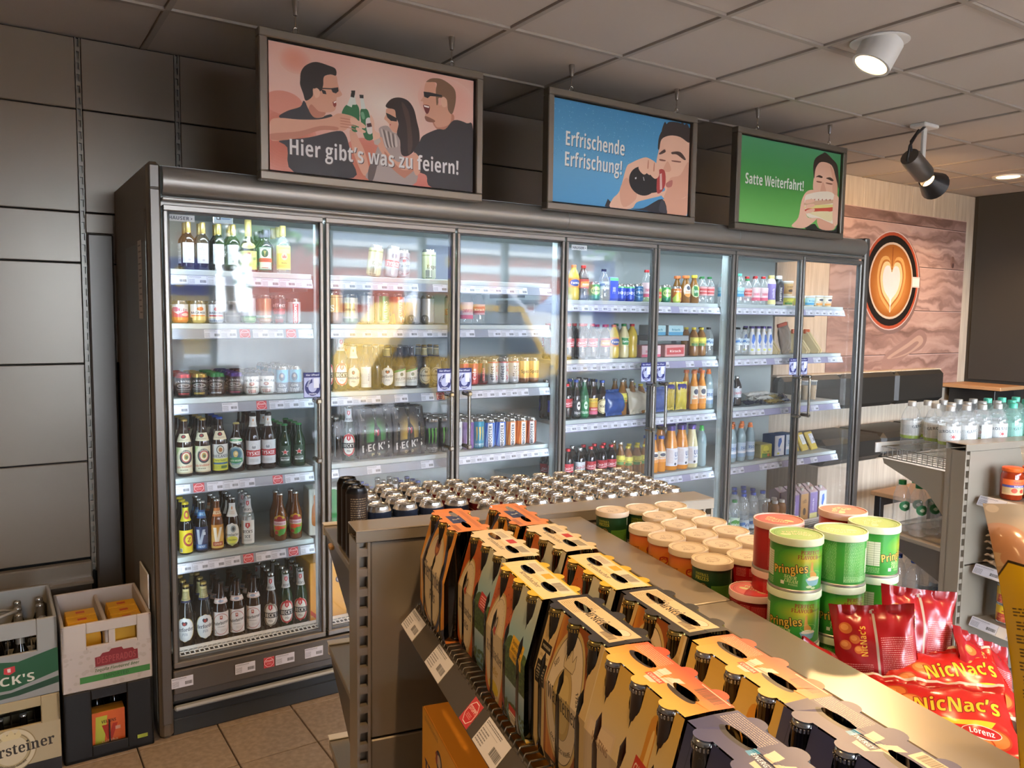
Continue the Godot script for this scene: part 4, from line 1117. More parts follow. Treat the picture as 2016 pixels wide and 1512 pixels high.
func art_crate(kind: String) -> ImageTexture:
	var a := Art.new(512, 480, "8f8f8c")
	match kind:
		"green":
			a.r(0, 0, 512, 480, "8a8b88").p([0, 130, 300, 190, 512, 130, 512, 360, 300, 430, 0, 440], "0f4a24").p([0, 380, 260, 390, 512, 310, 512, 350, 260, 410, 0, 410], "8a8b88").p([0, 410, 260, 410, 512, 356, 512, 400, 300, 440, 0, 460], "123a20")
			a.p([228, 220, 284, 214, 286, 256, 256, 274, 226, 262], "b83034").p([244, 228, 262, 226, 262, 256, 246, 254], "dccac0").tw("BECK'S", 240, 352, 88, 300, "c8c4b4", "b", -0.02)
		"cream":
			a.r(0, 0, 512, 480, "a89a7a").r(0, 400, 512, 80, "1f1c1a").e(250, 290, 132, 140, "c4b89a").ring(250, 290, 132, 140, 6, "8a7a54").e(250, 290, 104, 110, "a89870").ring(250, 290, 100, 106, 3, "5a5038").e(250, 290, 84, 90, "c0b394").p([196, 200, 210, 166, 230, 192, 250, 156, 270, 192, 290, 166, 304, 200, 290, 220, 210, 220], "c8b88a").tw("Warsteiner", 270, 316, 92, 420, "26221c", "s", -0.06).tw("DAS EINZIG WAHRE", 250, 400, 20, 170, "4a4030", "b", 0.0, 0.0, -120.0).t("20", 470, 60, 30, "4a4434")
		"white":
			a.r(0, 0, 512, 480, "b5aca4").specks(80, "aca298", 6, 18, 8).p([180, 250, 210, 246, 224, 226, 262, 224, 276, 206, 336, 206, 346, 226, 400, 226, 412, 244, 430, 242, 432, 316, 182, 322], "7c2024").r(176, 318, 262, 8, "8a8078").tw("DESPERADOS", 306, 302, 70, 236, "6a3a38", "b").tw("DESPERADOS", 305, 300, 66, 232, "9c4040", "b").tw("Tequila Flavoured Beer", 306, 356, 30, 260, "3f5a34", "i", 0.0, 0.2).r(92, 376, 410, 46, "3a7a38").tw("IMPORTED", 300, 410, 34, 150, "2a5a2c", "b")
		"tag":
			a.r(0, 0, 512, 480, "d8642c").p([60, 60, 240, 60, 180, 480, 40, 480], "b8b83c").tw("VELTINS", 260, 170, 60, 230, "2c1c14", "b").p([150, 200, 260, 200, 280, 330, 320, 200, 400, 200, 310, 420, 230, 420], "b83420").p([360, 250, 440, 250, 440, 300, 360, 300], "d8a088").tw("curuba", 270, 462, 50, 260, "e8c8a8", "i")
	return a.tex()

func art_case() -> ImageTexture:
	var a := Art.new(512, 768, "d8902c")
	a.g(0, 0, 512, 768, ["d0962a", "d89a2c"]).tw("Herforder", 150, 360, 210, 640, "3a2c58", "s", PI / 2)
	a.e(400, 260, 44, 44, "3a3448").e(400, 260, 26, 26, "c0a890").p([372, 220, 390, 208, 400, 222, 412, 208, 428, 222, 420, 240, 380, 240], "8a3a34").p([0, 610, 180, 768, 110, 768, 0, 670], "b84424").fp(0, 690, 40, 20, "d8c0a0", 8).fp(470, 40, 20, 200, "7a5a24", 9)
	return a.tex()

func art_nuts() -> ImageTexture:
	var a := Art.new(512, 384, "b41c18")
	a.g(0, 0, 512, 384, ["a01614", "c4241c", "b01a18"])
	for q in [[90, 120, 56], [150, 170, 46], [70, 220, 44], [430, 300, 50], [380, 330, 40]]:
		a.e(q[0], q[1], q[2], q[2] * 0.8, "a8401c").e(q[0], q[1], q[2] * 0.86, q[2] * 0.66, "c87234").e(q[0] - 8, q[1] - 8, q[2] * 0.4, q[2] * 0.3, "d88a4a")
	a.tt("NicNac’s", 310, 210, 100, "e0b428", "7a1c10", 4.0, "i", 0.78, -0.12, 0.2).p([200, 250, 440, 236, 420, 262, 210, 270], "e0b428").e(380, 286, 70, 26, "a81c1c").ring(380, 286, 70, 26, 3, "e0c8b8").tw("Lorenz", 380, 296, 30, 90, "e8dcd0", "i")
	a.r(0, 0, 512, 14, "c8bcae").r(0, 370, 512, 14, "c8bcae")
	return a.tex()

func art_nuts_back() -> ImageTexture:
	var a := Art.new(384, 512, "8f1518")
	a.r(0, 0, 384, 512, "94161a").g(0, 0, 384, 70, ["7a1014", "94161a"])
	for q in [[60, 110, 30], [96, 160, 24], [50, 190, 26], [110, 210, 22]]:
		a.e(q[0], q[1], q[2], q[2] * 0.9, "b8662c").e(q[0] - 4, q[1] - 4, q[2] * 0.6, q[2] * 0.5, "cc8844")
	a.tw("NicNac’s", 150, 170, 44, 150, "d0a838", "i", -PI / 2).r(190, 20, 12, 480, "a89a88").fp(216, 150, 150, 340, "c8847c", 10, 3).fp(20, 280, 150, 200, "c8847c", 10, 5)
	return a.tex()

func art_bag() -> ImageTexture:
	var a := Art.new(512, 768, "b89a74")
	a.g(0, 0, 512, 768, ["ac9678", "b89c74", "c0a27a"]).specks(80, "c4aa88", 10, 34, 8).specks(40, "b88a68", 14, 40, 9)
	a.s([0, 180, 90, 210, 170, 260, 200, 330, 190, 460, 170, 560, 200, 680, 230, 768, 0, 768], "33281a").s([0, 186, 88, 216, 166, 264, 194, 332, 184, 460, 164, 560, 194, 684, 222, 768, 0, 768], "c8a41c")
	for i in 12: a.fp(10 + (i % 2) * 2, 260 + i * 32, 150, 20, "4a3c14", 8, i)
	a.r(150, 300, 5, 200, "b8641c").r(176, 560, 5, 150, "b8641c")
	a.s([300, 330, 360, 290, 470, 300, 540, 360, 540, 768, 340, 768, 296, 560], "33281a").s([306, 334, 364, 296, 470, 306, 530, 366, 530, 768, 346, 768, 302, 560], "c8a41c").s([370, 380, 420, 350, 500, 370, 530, 420, 530, 740, 400, 740, 366, 560], "c4a0a0")
	for i in 6: a.fp(400 + i * 6, 420 + i * 50, 100, 24, "8a6a8a", 9, 20 + i)
	return a.tex()

func art_mural() -> ImageTexture:
	# a flat picture of planks and a cup seen from above: 2.1 m wide, 1.6 m high
	var w := 1050
	var h := 800
	var a := Art.new(w, h, "a88a80")
	var n := FastNoiseLite.new()
	n.seed = 4
	n.frequency = 0.011
	n.fractal_octaves = 4
	var n2 := FastNoiseLite.new()
	n2.seed = 9
	n2.frequency = 0.004
	var seams := [0, 52, 236, 436, 636, 800]
	for k in 5:
		var y0: int = seams[k]
		var y1: int = seams[k + 1]
		var base := Color(["8a6f68", "b2938a", "ac8d84", "a68478", "96766c"][k])
		for y in range(y0, y1, 2):
			for x in range(0, w, 6):
				var warp := n2.get_noise_2d(x * 0.7, y + k * 300.0) * 60.0
				var v := n.get_noise_2d(x * 0.12 + k * 90.0, (y + warp) * 1.6)
				var c := base.lerp(Color("5f463f"), clampf(v * 0.9 + 0.1, 0.0, 1.0)).lerp(Color("cdb2a6"), clampf(-v * 0.7, 0.0, 1.0))
				a.im.fill_rect(Rect2i(x * 2, y * 2, 12, 4), c)
		a.r(0, y1 - 3, w, 4, "3a2a28")
		a.r(0, y0, w, 3, "c4a8a0")
	a.s([420, 640, 600, 560, 700, 520, 760, 560, 720, 610, 600, 640, 430, 720], "94746a").s([440, 650, 600, 584, 690, 548, 730, 570, 700, 600, 580, 640], "b0907f").s([470, 650, 600, 604, 670, 576, 690, 586, 600, 628], "94746a")
	a.e(945, 200, 18, 28, "7a5a50").e(950, 216, 8, 12, "4a3430").e(930, 190, 8, 16, "8a6a60")
	# the cup, its middle at x 6.18, y 2.02
	var cx := (6.18 - 5.29) / 2.1 * w
	var cy := (2.63 - 2.02) / 1.6 * h
	a.e(cx + 6, cy + 10, 226, 226, "7a625c").e(cx, cy, 219, 219, "c8b4b0").e(cx, cy, 214, 214, "a4492c").e(cx, cy, 200, 200, "17110f")
	a.r(cx + 160, cy - 24, 66, 48, "c8bcbc").r(cx + 164, cy - 18, 58, 36, "ded6d6")
	a.e(cx, cy, 170, 170, "c8b2a0").e(cx, cy, 160, 160, "9a5c24")
	for i in 20:
		a.e(cx, cy + i, 156 - i * 2.4, 154 - i * 2.4, Color("98581f").lerp(Color("b4763a"), i / 20.0))
	for q in [[1.0, "c89a5c"], [0.86, "a8682c"], [0.78, "d8bc8c"], [0.62, "d8cccc"]]:
		var z: float = q[0]
		a.s([cx, cy - 60 * z, cx + 30 * z, cy - 104 * z, cx + 84 * z, cy - 96 * z, cx + 110 * z, cy - 20 * z, cx + 80 * z, cy + 70 * z, cx + 20 * z, cy + 124 * z, cx, cy + 140 * z, cx - 20 * z, cy + 124 * z, cx - 84 * z, cy + 66 * z, cx - 110 * z, cy - 20 * z, cx - 84 * z, cy - 96 * z, cx - 30 * z, cy - 104 * z], q[1])
	a.p([cx - 4, cy - 150, cx + 4, cy - 150, cx + 2, cy - 40, cx - 2, cy - 40], "8a4a1c").p([cx - 6, cy + 70, cx + 6, cy + 70, cx + 2, cy + 140, cx - 2, cy + 140], "e0d4d0")
	return a.tex()

# posters stuck to the shop window, seen only as reflections
func art_window_poster(k: int) -> ImageTexture:
	var a := Art.new(160, 440, "d8b040")
	if k == 0:
		a.r(0, 0, 160, 130, "d8c8a0").e(80, 70, 40, 30, "c88a48").r(0, 130, 160, 120, "3a3fa0").e(110, 190, 26, 34, "d8b040").t("2", 110, 206, 44, "3a3fa0").fp(14, 150, 60, 70, "a8b0e0", 10)
	elif k == 1:
		a.r(0, 0, 160, 170, "2c34b4").e(24, 80, 18, 30, "d8b040").e(136, 90, 18, 26, "d8b040").fp(50, 30, 60, 110, "8a94e0", 16).s([20, 230, 60, 200, 130, 210, 140, 260, 90, 300, 30, 280], "c87a48").s([30, 260, 80, 250, 130, 270, 100, 300, 40, 296], "6a8a38").r(16, 300, 128, 60, "e0c860")
	else:
		a.r(0, 0, 160, 440, "3a44a8").e(70, 200, 34, 90, "d8b040").t("2", 70, 230, 60, "3a44a8").fp(110, 120, 40, 160, "a8b0e0", 14)
	return a.tex()
# ---------------------------------------------------------------- the room
func build_room() -> void:
	# floor: a slab with tiles laid on it, each with its own edges; the far ones joined
	var fl := struct("floor", B.new().box(Vector3(1.8, -0.06, 2.55), Vector3(12.0, 0.1, 7.3)), mats.grout)
	var tile := B.new().box(Vector3.ZERO, Vector3(0.295, 0.012, 0.295), 0.002).mesh()
	var far := B.new()
	for i in range(-14, 25):
		for j in range(-4, 20):
			var p := Vector3(0.166 + 0.3 * i + 0.15, -0.006, 0.024 + 0.3 * j + 0.15)
			if p.x < -4.1 or p.x > 7.4 or p.z > 5.9 or p.z < -0.75: continue
			if p.x > -1.0 and p.x < 3.4 and p.z > -0.2 and p.z < 3.0:
				part(fl, "floor_tile", tile, mats.floor_tile, p)
			else:
				far.box(p, Vector3(0.295, 0.012, 0.295), 0.0)
	var ff := part(fl, "distant_floor_tiles", far, mats.floor_tile)
	ff.set_meta("kind", "stuff")
	# ceiling: panels lying in a grid of bars
	var ce := struct("ceiling", B.new().box(Vector3(1.8, CEIL + 0.1, 2.55), Vector3(12.0, 0.1, 7.3)), mats.ceiling_tile)
	var pan := B.new().box(Vector3.ZERO, Vector3(0.598, 0.016, 0.598), 0.004).mesh()
	var g := 0.6219
	var bars := B.new()
	for i in range(-10, 11):
		bars.box(Vector3(1.9597 + g * i, CEIL - 0.003, 2.55), Vector3(0.024, 0.012, 7.0))
	for j in range(-9, 4):
		bars.box(Vector3(1.7, CEIL - 0.0035, 0.9267 - g * j), Vector3(11.8, 0.012, 0.024))
	part(ce, "grid_bars", bars, mats.ceiling_grid)
	for i in range(-10, 9):
		for j in range(-8, 3):
			var p := Vector3(1.9597 + g * (i + 0.5), CEIL + 0.008, 0.9267 - g * (j + 0.5))
			if p.z < WALL_Z or p.x > 7.5 or p.x < -4.2: continue
			part(ce, "ceiling_panel", pan, mats.ceiling_tile, p)
	# back wall and its cladding of metal panels between slotted uprights
	var wb := struct("wall_back", B.new().box(Vector3(1.8, 1.45, WALL_Z - 0.1), Vector3(12.2, 3.1, 0.14)), mats.gap_black)
	var rows := [0.517, 0.973, 1.425, 1.882, 2.108, 2.562, 2.874]
	var ups := [-2.64, -1.82, -1.0, -0.178, 0.235, 1.06, 1.9, 2.7, 3.5, 4.3, 4.62]
	for i in ups.size() - 1:
		for k in rows.size() - 1:
			if i >= 3 and rows[k] < 1.4: continue
			var w: float = ups[i + 1] - ups[i] - 0.026
			var h: float = rows[k + 1] - rows[k] - 0.006
			part(wb, "wall_panel", B.new().box(Vector3.ZERO, Vector3(w, h, 0.02), 0.003), mats.panel_grey, Vector3((ups[i] + ups[i + 1]) / 2, (rows[k] + rows[k + 1]) / 2, WALL_Z - 0.01))
	for x in ups.slice(0, 6):
		part(wb, "slotted_upright", slotted(0.02, 0.45, 2.874, 0.05), mats.unit_grey, Vector3(x, 0, WALL_Z - 0.012))
	part(wb, "bottom_ledge", B.new().box(Vector3(-1.42, 0.465, WALL_Z + 0.02), Vector3(2.46, 0.09, 0.05), 0.006).box(Vector3(-1.42, 0.43, WALL_Z + 0.05), Vector3(2.46, 0.02, 0.1), 0.004), mats.unit_grey)
	part(wb, "lower_panel", B.new().box(Vector3(-1.42, 0.2, WALL_Z - 0.01), Vector3(2.46, 0.42, 0.02), 0.003), mats.panel_grey)
	part(wb, "filler_strip", B.new().box(Vector3(-0.113, 1.03, WALL_Z + 0.012), Vector3(0.108, 1.97, 0.03), 0.008), mats.steel_dark)
	part(wb, "filler_cap", B.new().box(Vector3(-0.113, 2.06, WALL_Z + 0.01), Vector3(0.112, 0.086, 0.03), 0.003), mats.panel_grey)
	# ash boards on the back wall of the seating corner
	for k in 8:
		part(wb, "ash_board", B.new().box(Vector3.ZERO, Vector3(0.362, 2.876, 0.03), 0.002), mats.ash_wood, Vector3(4.81 + 0.365 * k, 1.438, WALL_Z - 0.015))
	struct("wall_left", B.new().box(Vector3(-4.25, 1.45, 2.55), Vector3(0.1, 3.1, 7.3)), mt("side_wall", "8a8176", 0.8))
	var wr := struct("wall_right", B.new().box(Vector3(7.62, 1.45, 2.55), Vector3(0.16, 3.1, 7.3)), mats.dark_wall)
	part(wr, "anthracite_board", B.new().box(Vector3(7.53, 1.99, 1.2), Vector3(0.02, 1.77, 4.1), 0.003), mats.dark_wall)
	# shop front: brick-high sill, panes between posts
	var wf := struct("wall_front", B.new().box(Vector3(1.8, 2.82, 6.06), Vector3(12.0, 0.34, 0.16)).box(Vector3(1.8, 0.03, 6.06), Vector3(12.0, 0.1, 0.16)).box(Vector3(-2.2, 1.4, 6.06), Vector3(4.0, 2.8, 0.16)), mt("front_wall", "77726b", 0.8))
	var posts := [-0.2, 1.55, 2.9, 4.15, 5.42, 6.68, 7.5]
	for x in posts:
		part(wf, "window_post", B.new().box(Vector3(x, 1.36, 6.05), Vector3(0.07, 2.6, 0.12), 0.005), mats.black_plastic)
	for i in posts.size() - 1:
		var wi := struct("window_%d" % (i + 1), B.new().box(Vector3((posts[i] + posts[i + 1]) / 2, 1.36, 6.06), Vector3(posts[i + 1] - posts[i] - 0.07, 2.56, 0.012)), mats.window_glass)
		var w: float = posts[i + 1] - posts[i]
		part(wi, "window_rail", B.new().box(Vector3((posts[i] + posts[i + 1]) / 2, 0.12, 6.05), Vector3(w - 0.07, 0.08, 0.1)), mats.black_plastic)
	for q in [[0, 1.29, 1.94, 0.44, 1.5, "tall yellow and blue poster on the window"], [1, 4.38, 2.0, 0.42, 1.12, "poster of a burger stuck on the window"], [2, 7.2, 2.0, 0.42, 1.0, "blue poster with a yellow digit on the window"]]:
		one("window_poster", q[5] + ", seen mirrored in the cooler glass", "poster", B.new().box(Vector3.ZERO, Vector3(0.0, 0.0, 0.0)).quad(Vector3(q[3] / 2, -q[4] / 2, -0.002), Vector3(-q[3] / 2, -q[4] / 2, -0.002), Vector3(-q[3] / 2, q[4] / 2, -0.002), Vector3(q[3] / 2, q[4] / 2, -0.002)), tm("window_print_%d" % q[0], art_window_poster(q[0]), 0.5, 0.0, {"backlight_enabled": true, "backlight": Color(0.7, 0.7, 0.7)}), Vector3(q[1], q[2], 6.04))
	build_seating()

func build_seating() -> void:
	var m := tm("mural_print", art_mural(), 0.5)
	one("wall_picture", "large wall picture of a cappuccino cup seen from above on pinkish planks", "picture", B.new().box(Vector3(0, 0, -0.003), Vector3(2.1, 1.6, 0.005)).quad(Vector3(-1.05, -0.8, 0), Vector3(1.05, -0.8, 0), Vector3(1.05, 0.8, 0), Vector3(-1.05, 0.8, 0)), m, Vector3(6.34, 1.83, WALL_Z + 0.007))
	var b := thing("bench", "long bench with black leather back and seat on a pale wood base", "bench", Vector3(5.72, 0, WALL_Z + 0.012))
	for k in 3:
		part(b, "back_cushion", B.new().box(Vector3.ZERO, Vector3(0.78, 0.29, 0.11), 0.035), mats.leather, Vector3(-0.77 + 0.785 * k - 0.02, 1.075, 0.09))
		part(b, "seat_cushion", B.new().box(Vector3.ZERO, Vector3(0.78, 0.2, 0.46), 0.04), mats.leather, Vector3(-0.77 + 0.785 * k - 0.02, 0.68, 0.3))
	part(b, "back_board", B.new().box(Vector3(0, 0.61, 0.02), Vector3(2.36, 1.21, 0.03), 0.003).box(Vector3(0, 1.222, 0.05), Vector3(2.36, 0.012, 0.1), 0.003), mats.ash_wood)
	part(b, "base", B.new().box(Vector3(0, 0.3, 0.27), Vector3(2.36, 0.56, 0.46), 0.004), mats.ash_wood)
	var c := thing("counter", "narrow wooden counter on a black body against the dark wall", "counter", Vector3(7.3, 0, -0.6))
	part(c, "counter_top", B.new().box(Vector3(0, 1.06, 0.0), Vector3(0.44, 0.035, 0.54), 0.004), mats.table_wood)
	part(c, "body", B.new().box(Vector3(0.03, 0.52, -0.02), Vector3(0.36, 1.03, 0.42), 0.004), mats.black_plastic)
	one("side_box", "small mauve wood-patterned box between bench and counter", "box", B.new().box(Vector3(0, 0.43, 0), Vector3(0.1, 0.86, 0.2), 0.01), mt("mauve_wood", "7d5f58", 0.5), Vector3(7.0, 0, -0.4))
	var t := thing("low_table", "low dark table with pale edge in front of the bench", "table", Vector3(5.25, 0, 0.1))
	part(t, "table_top", B.new().box(Vector3(0, 0.4, 0), Vector3(0.8, 0.03, 0.5), 0.004), mats.table_wood)
	for s in [[-1, -1], [1, -1], [1, 1], [-1, 1]]:
		part(t, "leg", B.new().box(Vector3(s[0] * 0.36, 0.19, s[1] * 0.2), Vector3(0.05, 0.38, 0.05), 0.004), mats.black_plastic)
	for z in [0.2, -0.2]: part(t, "rail", B.new().box(Vector3(0, 0.34, z), Vector3(0.7, 0.06, 0.03)), mats.black_plastic)

# an upright with two lines left standing between its slots; origin at the floor, front at z = depth / 2
func slotted(w: float, y0: float, y1: float, pitch: float, depth := 0.02, slot := 0.62) -> B:
	var b := B.new()
	b.box(Vector3(0, (y0 + y1) / 2, -depth / 2 - 0.006), Vector3(w, y1 - y0, 0.004))
	for s in [-1, 1]:
		b.box(Vector3(s * (w / 2 - w * 0.1), (y0 + y1) / 2, 0), Vector3(w * 0.2, y1 - y0, depth))
	var y := y0 + pitch * 0.5
	while y < y1:
		b.box(Vector3(0, y, 0), Vector3(w * 0.62, pitch * (1.0 - slot), depth - 0.004))
		y += pitch
	return b

func build_outside() -> void:
	var gr := struct("ground", B.new().box(Vector3(8, -0.2, 26), Vector3(60, 0.2, 39.6)), mt("asphalt", "6f6e6c", 0.9))
	part(gr, "raised_lot", B.new().box(Vector3(14, 0.35, 20), Vector3(30, 0.9, 15)), mats.asphalt)
	var hs := thing("house", "red brick house with grey roof and white band, mirrored in the cooler glass", "building", Vector3(17, 0.7, 27))
	var brick := mt("brick_red", "9c4630", 0.85)
	part(hs, "wall", B.new().box(Vector3(0, 1.6, 0), Vector3(17, 3.6, 6)), brick)
	part(hs, "roof", B.new().extrude(PackedVector2Array([Vector2(-9, 3.3), Vector2(9, 3.3), Vector2(7.4, 5.0), Vector2(-7.4, 5.0)]), -3.2, 3.2), mt("slate", "6f7680", 0.7))
	part(hs, "band", B.new().box(Vector3(0, 2.75, -3.06), Vector3(16, 0.3, 0.1)).box(Vector3(0, 3.42, -3.2), Vector3(18, 0.18, 0.3)), mats.white_plastic)
	for k in 6:
		var w := part(hs, "window", B.new().box(Vector3.ZERO, Vector3(1.2, 1.0, 0.08)), mats.white_plastic, Vector3(-6.4 + 2.5 * k, 1.8, -3.03))
		part(w, "pane", B.new().box(Vector3(0, 0, -0.05), Vector3(1.04, 0.84, 0.02)), mt("far_pane", "3c4a58", 0.1))
	var fe := thing("fence", "white board fence before the car park, mirrored in the cooler glass", "fence", Vector3(8.5, 0, 11.5))
	for k in 40:
		part(fe, "board", B.new().box(Vector3(0, 0.85, 0), Vector3(0.27, 1.65, 0.03)), mats.white_plastic, Vector3(-5.6 + 0.29 * k, 0, 0))
	car("white estate car parked behind the fence, mirrored in the glass", Vector3(10.2, 0.8, 15), "d4d6d8")
	car("blue-grey car parked behind the fence beside the white one", Vector3(14.9, 0.8, 15.3), "4a5c74")
	car("dark red car parked rightmost behind the white board fence", Vector3(19.6, 0.8, 15.2), "5a2c30")
	car("yellow and white delivery van close to the shop window", Vector3(6.4, 0, 8.9), "d8a838", 1.25)
	tree(Vector3(4.4, 0, 17), "leafy tree beside the brick house, mirrored leftmost in the glass")
	tree(Vector3(20.5, 0.7, 20), "leafy tree overhanging the roof end, mirrored in the third door")

func car(label: String, p: Vector3, c: String, k := 1.0) -> void:
	var o := thing("car", label, "car", p, 0.0, "")
	var body := PackedVector2Array([Vector2(-2.1, 0.3), Vector2(2.1, 0.3), Vector2(2.15, 0.7), Vector2(1.9, 0.95), Vector2(1.2, 1.0), Vector2(0.7, 1.45 * k), Vector2(-1.3, 1.48 * k), Vector2(-2.0, 1.0), Vector2(-2.15, 0.75)])
	part(o, "body", B.new().extrude(body, -0.85, 0.85), mt("paint_" + c, c, 0.25))
	var gl := PackedVector2Array([Vector2(-1.75, 1.0), Vector2(1.05, 1.02), Vector2(0.62, 1.38 * k), Vector2(-1.25, 1.4 * k)])
	part(o, "side_glass", B.new().extrude(gl, -0.87, 0.87), mt("far_pane", "3c4a58", 0.1))
	for s in [[-1.35, -0.8], [1.35, -0.8], [-1.35, 0.8], [1.35, 0.8]]:
		part(o, "wheel", B.new().at(Vector3.ZERO, Vector3(PI / 2, 0, 0)).lathe([Vector2(0, -0.1), Vector2(0.31, -0.1), Vector2(0.33, 0), Vector2(0.31, 0.1), Vector2(0, 0.1)], 16), mats.black_plastic, Vector3(s[0], 0.33, s[1]))
	for s in [-0.6, 0.6]:
		part(o, "lamp", B.new().box(Vector3(2.1, 0.72, s), Vector3(0.1, 0.14, 0.3), 0.03), mats.white_plastic)

func tree(p: Vector3, label: String) -> void:
	var o := thing("tree", label, "tree", p)
	part(o, "trunk", B.new().tube([Vector3(0, 0, 0), Vector3(0.1, 1.6, 0), Vector3(0, 3.0, 0.1)], 0.14, 8), mt("bark", "4a3c30", 0.9))
	var rn := RandomNumberGenerator.new()
	rn.seed = 77
	var b := B.new()
	for k in 700:
		var d := Vector3(rn.randfn(), rn.randfn() * 0.8, rn.randfn()) * 0.8 + Vector3(0, 3.9, 0)
		b.at(d, Vector3(rn.randf() * TAU, rn.randf() * TAU, 0)).quad(Vector3(-0.14, -0.07, 0), Vector3(0.14, -0.07, 0), Vector3(0.14, 0.07, 0), Vector3(-0.14, 0.07, 0))
	var f := part(o, "foliage", b, mt("leaf", "4a7a34", 0.6, 0.0, {"cull_mode": BaseMaterial3D.CULL_DISABLED}))
	f.set_meta("kind", "stuff")

# ---------------------------------------------------------------- ceiling lamps
func build_lamps() -> void:
	var a := thing("ceiling_spotlight", "white round swivel spotlight recessed in the ceiling, nearest of three lit ones", "lamp", Vector3(2.72, CEIL, 1.11))
	part(a, "rim", B.new().lathe([Vector2(0.0, 0.0), Vector2(0.12, -0.003), Vector2(0.122, -0.008), Vector2(0.112, -0.012), Vector2(0.0, -0.006)], 32), mats.white_plastic)
	part(a, "housing", B.new().at(Vector3(-0.03, -0.05, 0.02), Vector3(0.25, 0, -0.42)).lathe([Vector2(0.07, -0.075), Vector2(0.083, -0.075), Vector2(0.083, 0.045), Vector2(0.06, 0.05), Vector2(0, 0.05)], 32), mats.white_plastic)
	part(a, "lamp_glow", B.new().at(Vector3(-0.03, -0.05, 0.02), Vector3(0.25, 0, -0.42)).lathe([Vector2(0, -0.062), Vector2(0.076, -0.064), Vector2(0.076, -0.05), Vector2(0, -0.05)], 24), lamp_mat("bulb", WARM, 7.0))
	spot(Vector3(2.66, CEIL - 0.15, 1.16), Vector3(1.3, 1.0, 1.9), 5.0, 60)
	var b := thing("track_spotlight", "grey track spotlight on a white bracket with black cable loop", "lamp", Vector3(4.33, CEIL, 0.404))
	part(b, "bracket", B.new().box(Vector3(0, -0.012, 0), Vector3(0.16, 0.024, 0.1), 0.006).box(Vector3(0.0, -0.12, 0), Vector3(0.035, 0.22, 0.02), 0.004), mats.white_plastic)
	part(b, "housing", B.new().at(Vector3(-0.03, -0.27, 0), Vector3(0, 0, 1.1)).lathe([Vector2(0, 0.13), Vector2(0.055, 0.13), Vector2(0.06, 0.1), Vector2(0.06, -0.06), Vector2(0.05, -0.08), Vector2(0.0, -0.08)], 20), mats.steel_dark)
	part(b, "shade", B.new().at(Vector3(0.13, -0.35, 0), Vector3(0, 0, 1.25)).lathe([Vector2(0.05, 0.08), Vector2(0.09, -0.03), Vector2(0.085, -0.03), Vector2(0.045, 0.07)], 20), mats.black_plastic)
	part(b, "lamp_glow", B.new().at(Vector3(0.13, -0.355, 0), Vector3(0, 0, 1.25)).lathe([Vector2(0, -0.05), Vector2(0.083, -0.032), Vector2(0.07, -0.01), Vector2(0, 0.0)], 20), lamp_mat("bulb", WARM, 7.0))
	part(b, "cable", B.new().tube([Vector3(-0.03, -0.02, 0.02), Vector3(-0.13, -0.08, 0.03), Vector3(-0.2, -0.16, 0.03), Vector3(-0.2, -0.24, 0.02), Vector3(-0.15, -0.25, 0.0)], 0.008, 6).tube([Vector3(-0.06, -0.04, 0.0), Vector3(-0.14, -0.12, 0.0), Vector3(-0.12, -0.2, 0.0), Vector3(-0.1, -0.23, 0.0)], 0.007, 6), mats.black_plastic)
	spot(Vector3(4.5, CEIL - 0.4, 0.4), Vector3(6.3, 1.6, -0.8), 3.5, 50)
	var k := 0
	for q in [[Vector3(6.6, CEIL, -0.16), 2.6], [Vector3(0.1, CEIL, 2.6), 2.4], [Vector3(1.3, CEIL, 3.1), 2.2], [Vector3(4.3, CEIL, 2.4), 2.6], [Vector3(-1.4, CEIL, 1.4), 3.2], [Vector3(6.1, CEIL, 2.2), 3.0]]:
		var l := thing("recessed_lamp", ["flat round warm lamp flush in the ceiling by the dark wall", "flush warm ceiling lamp above the six-pack shelf", "flush warm ceiling lamp above the snack can shelf", "flush warm ceiling lamp above the water bottle shelf", "flush warm ceiling lamp above the crates", "flush warm ceiling lamp above the jar shelf"][k], "lamp", q[0])
		part(l, "rim", B.new().lathe([Vector2(0.085, -0.004), Vector2(0.115, -0.012), Vector2(0.12, -0.004), Vector2(0.12, 0.0), Vector2(0.085, 0.0)], 32), mats.white_plastic)
		part(l, "lamp_glow", B.new().lathe([Vector2(0, -0.01), Vector2(0.086, -0.008), Vector2(0.086, 0.0), Vector2(0, 0)], 24), lamp_mat("bulb", WARM, 7.0))
		spot(q[0] + Vector3(0, -0.03, 0), q[0] + Vector3(0.02, -2, 0.02), q[1], 64)
		k += 1

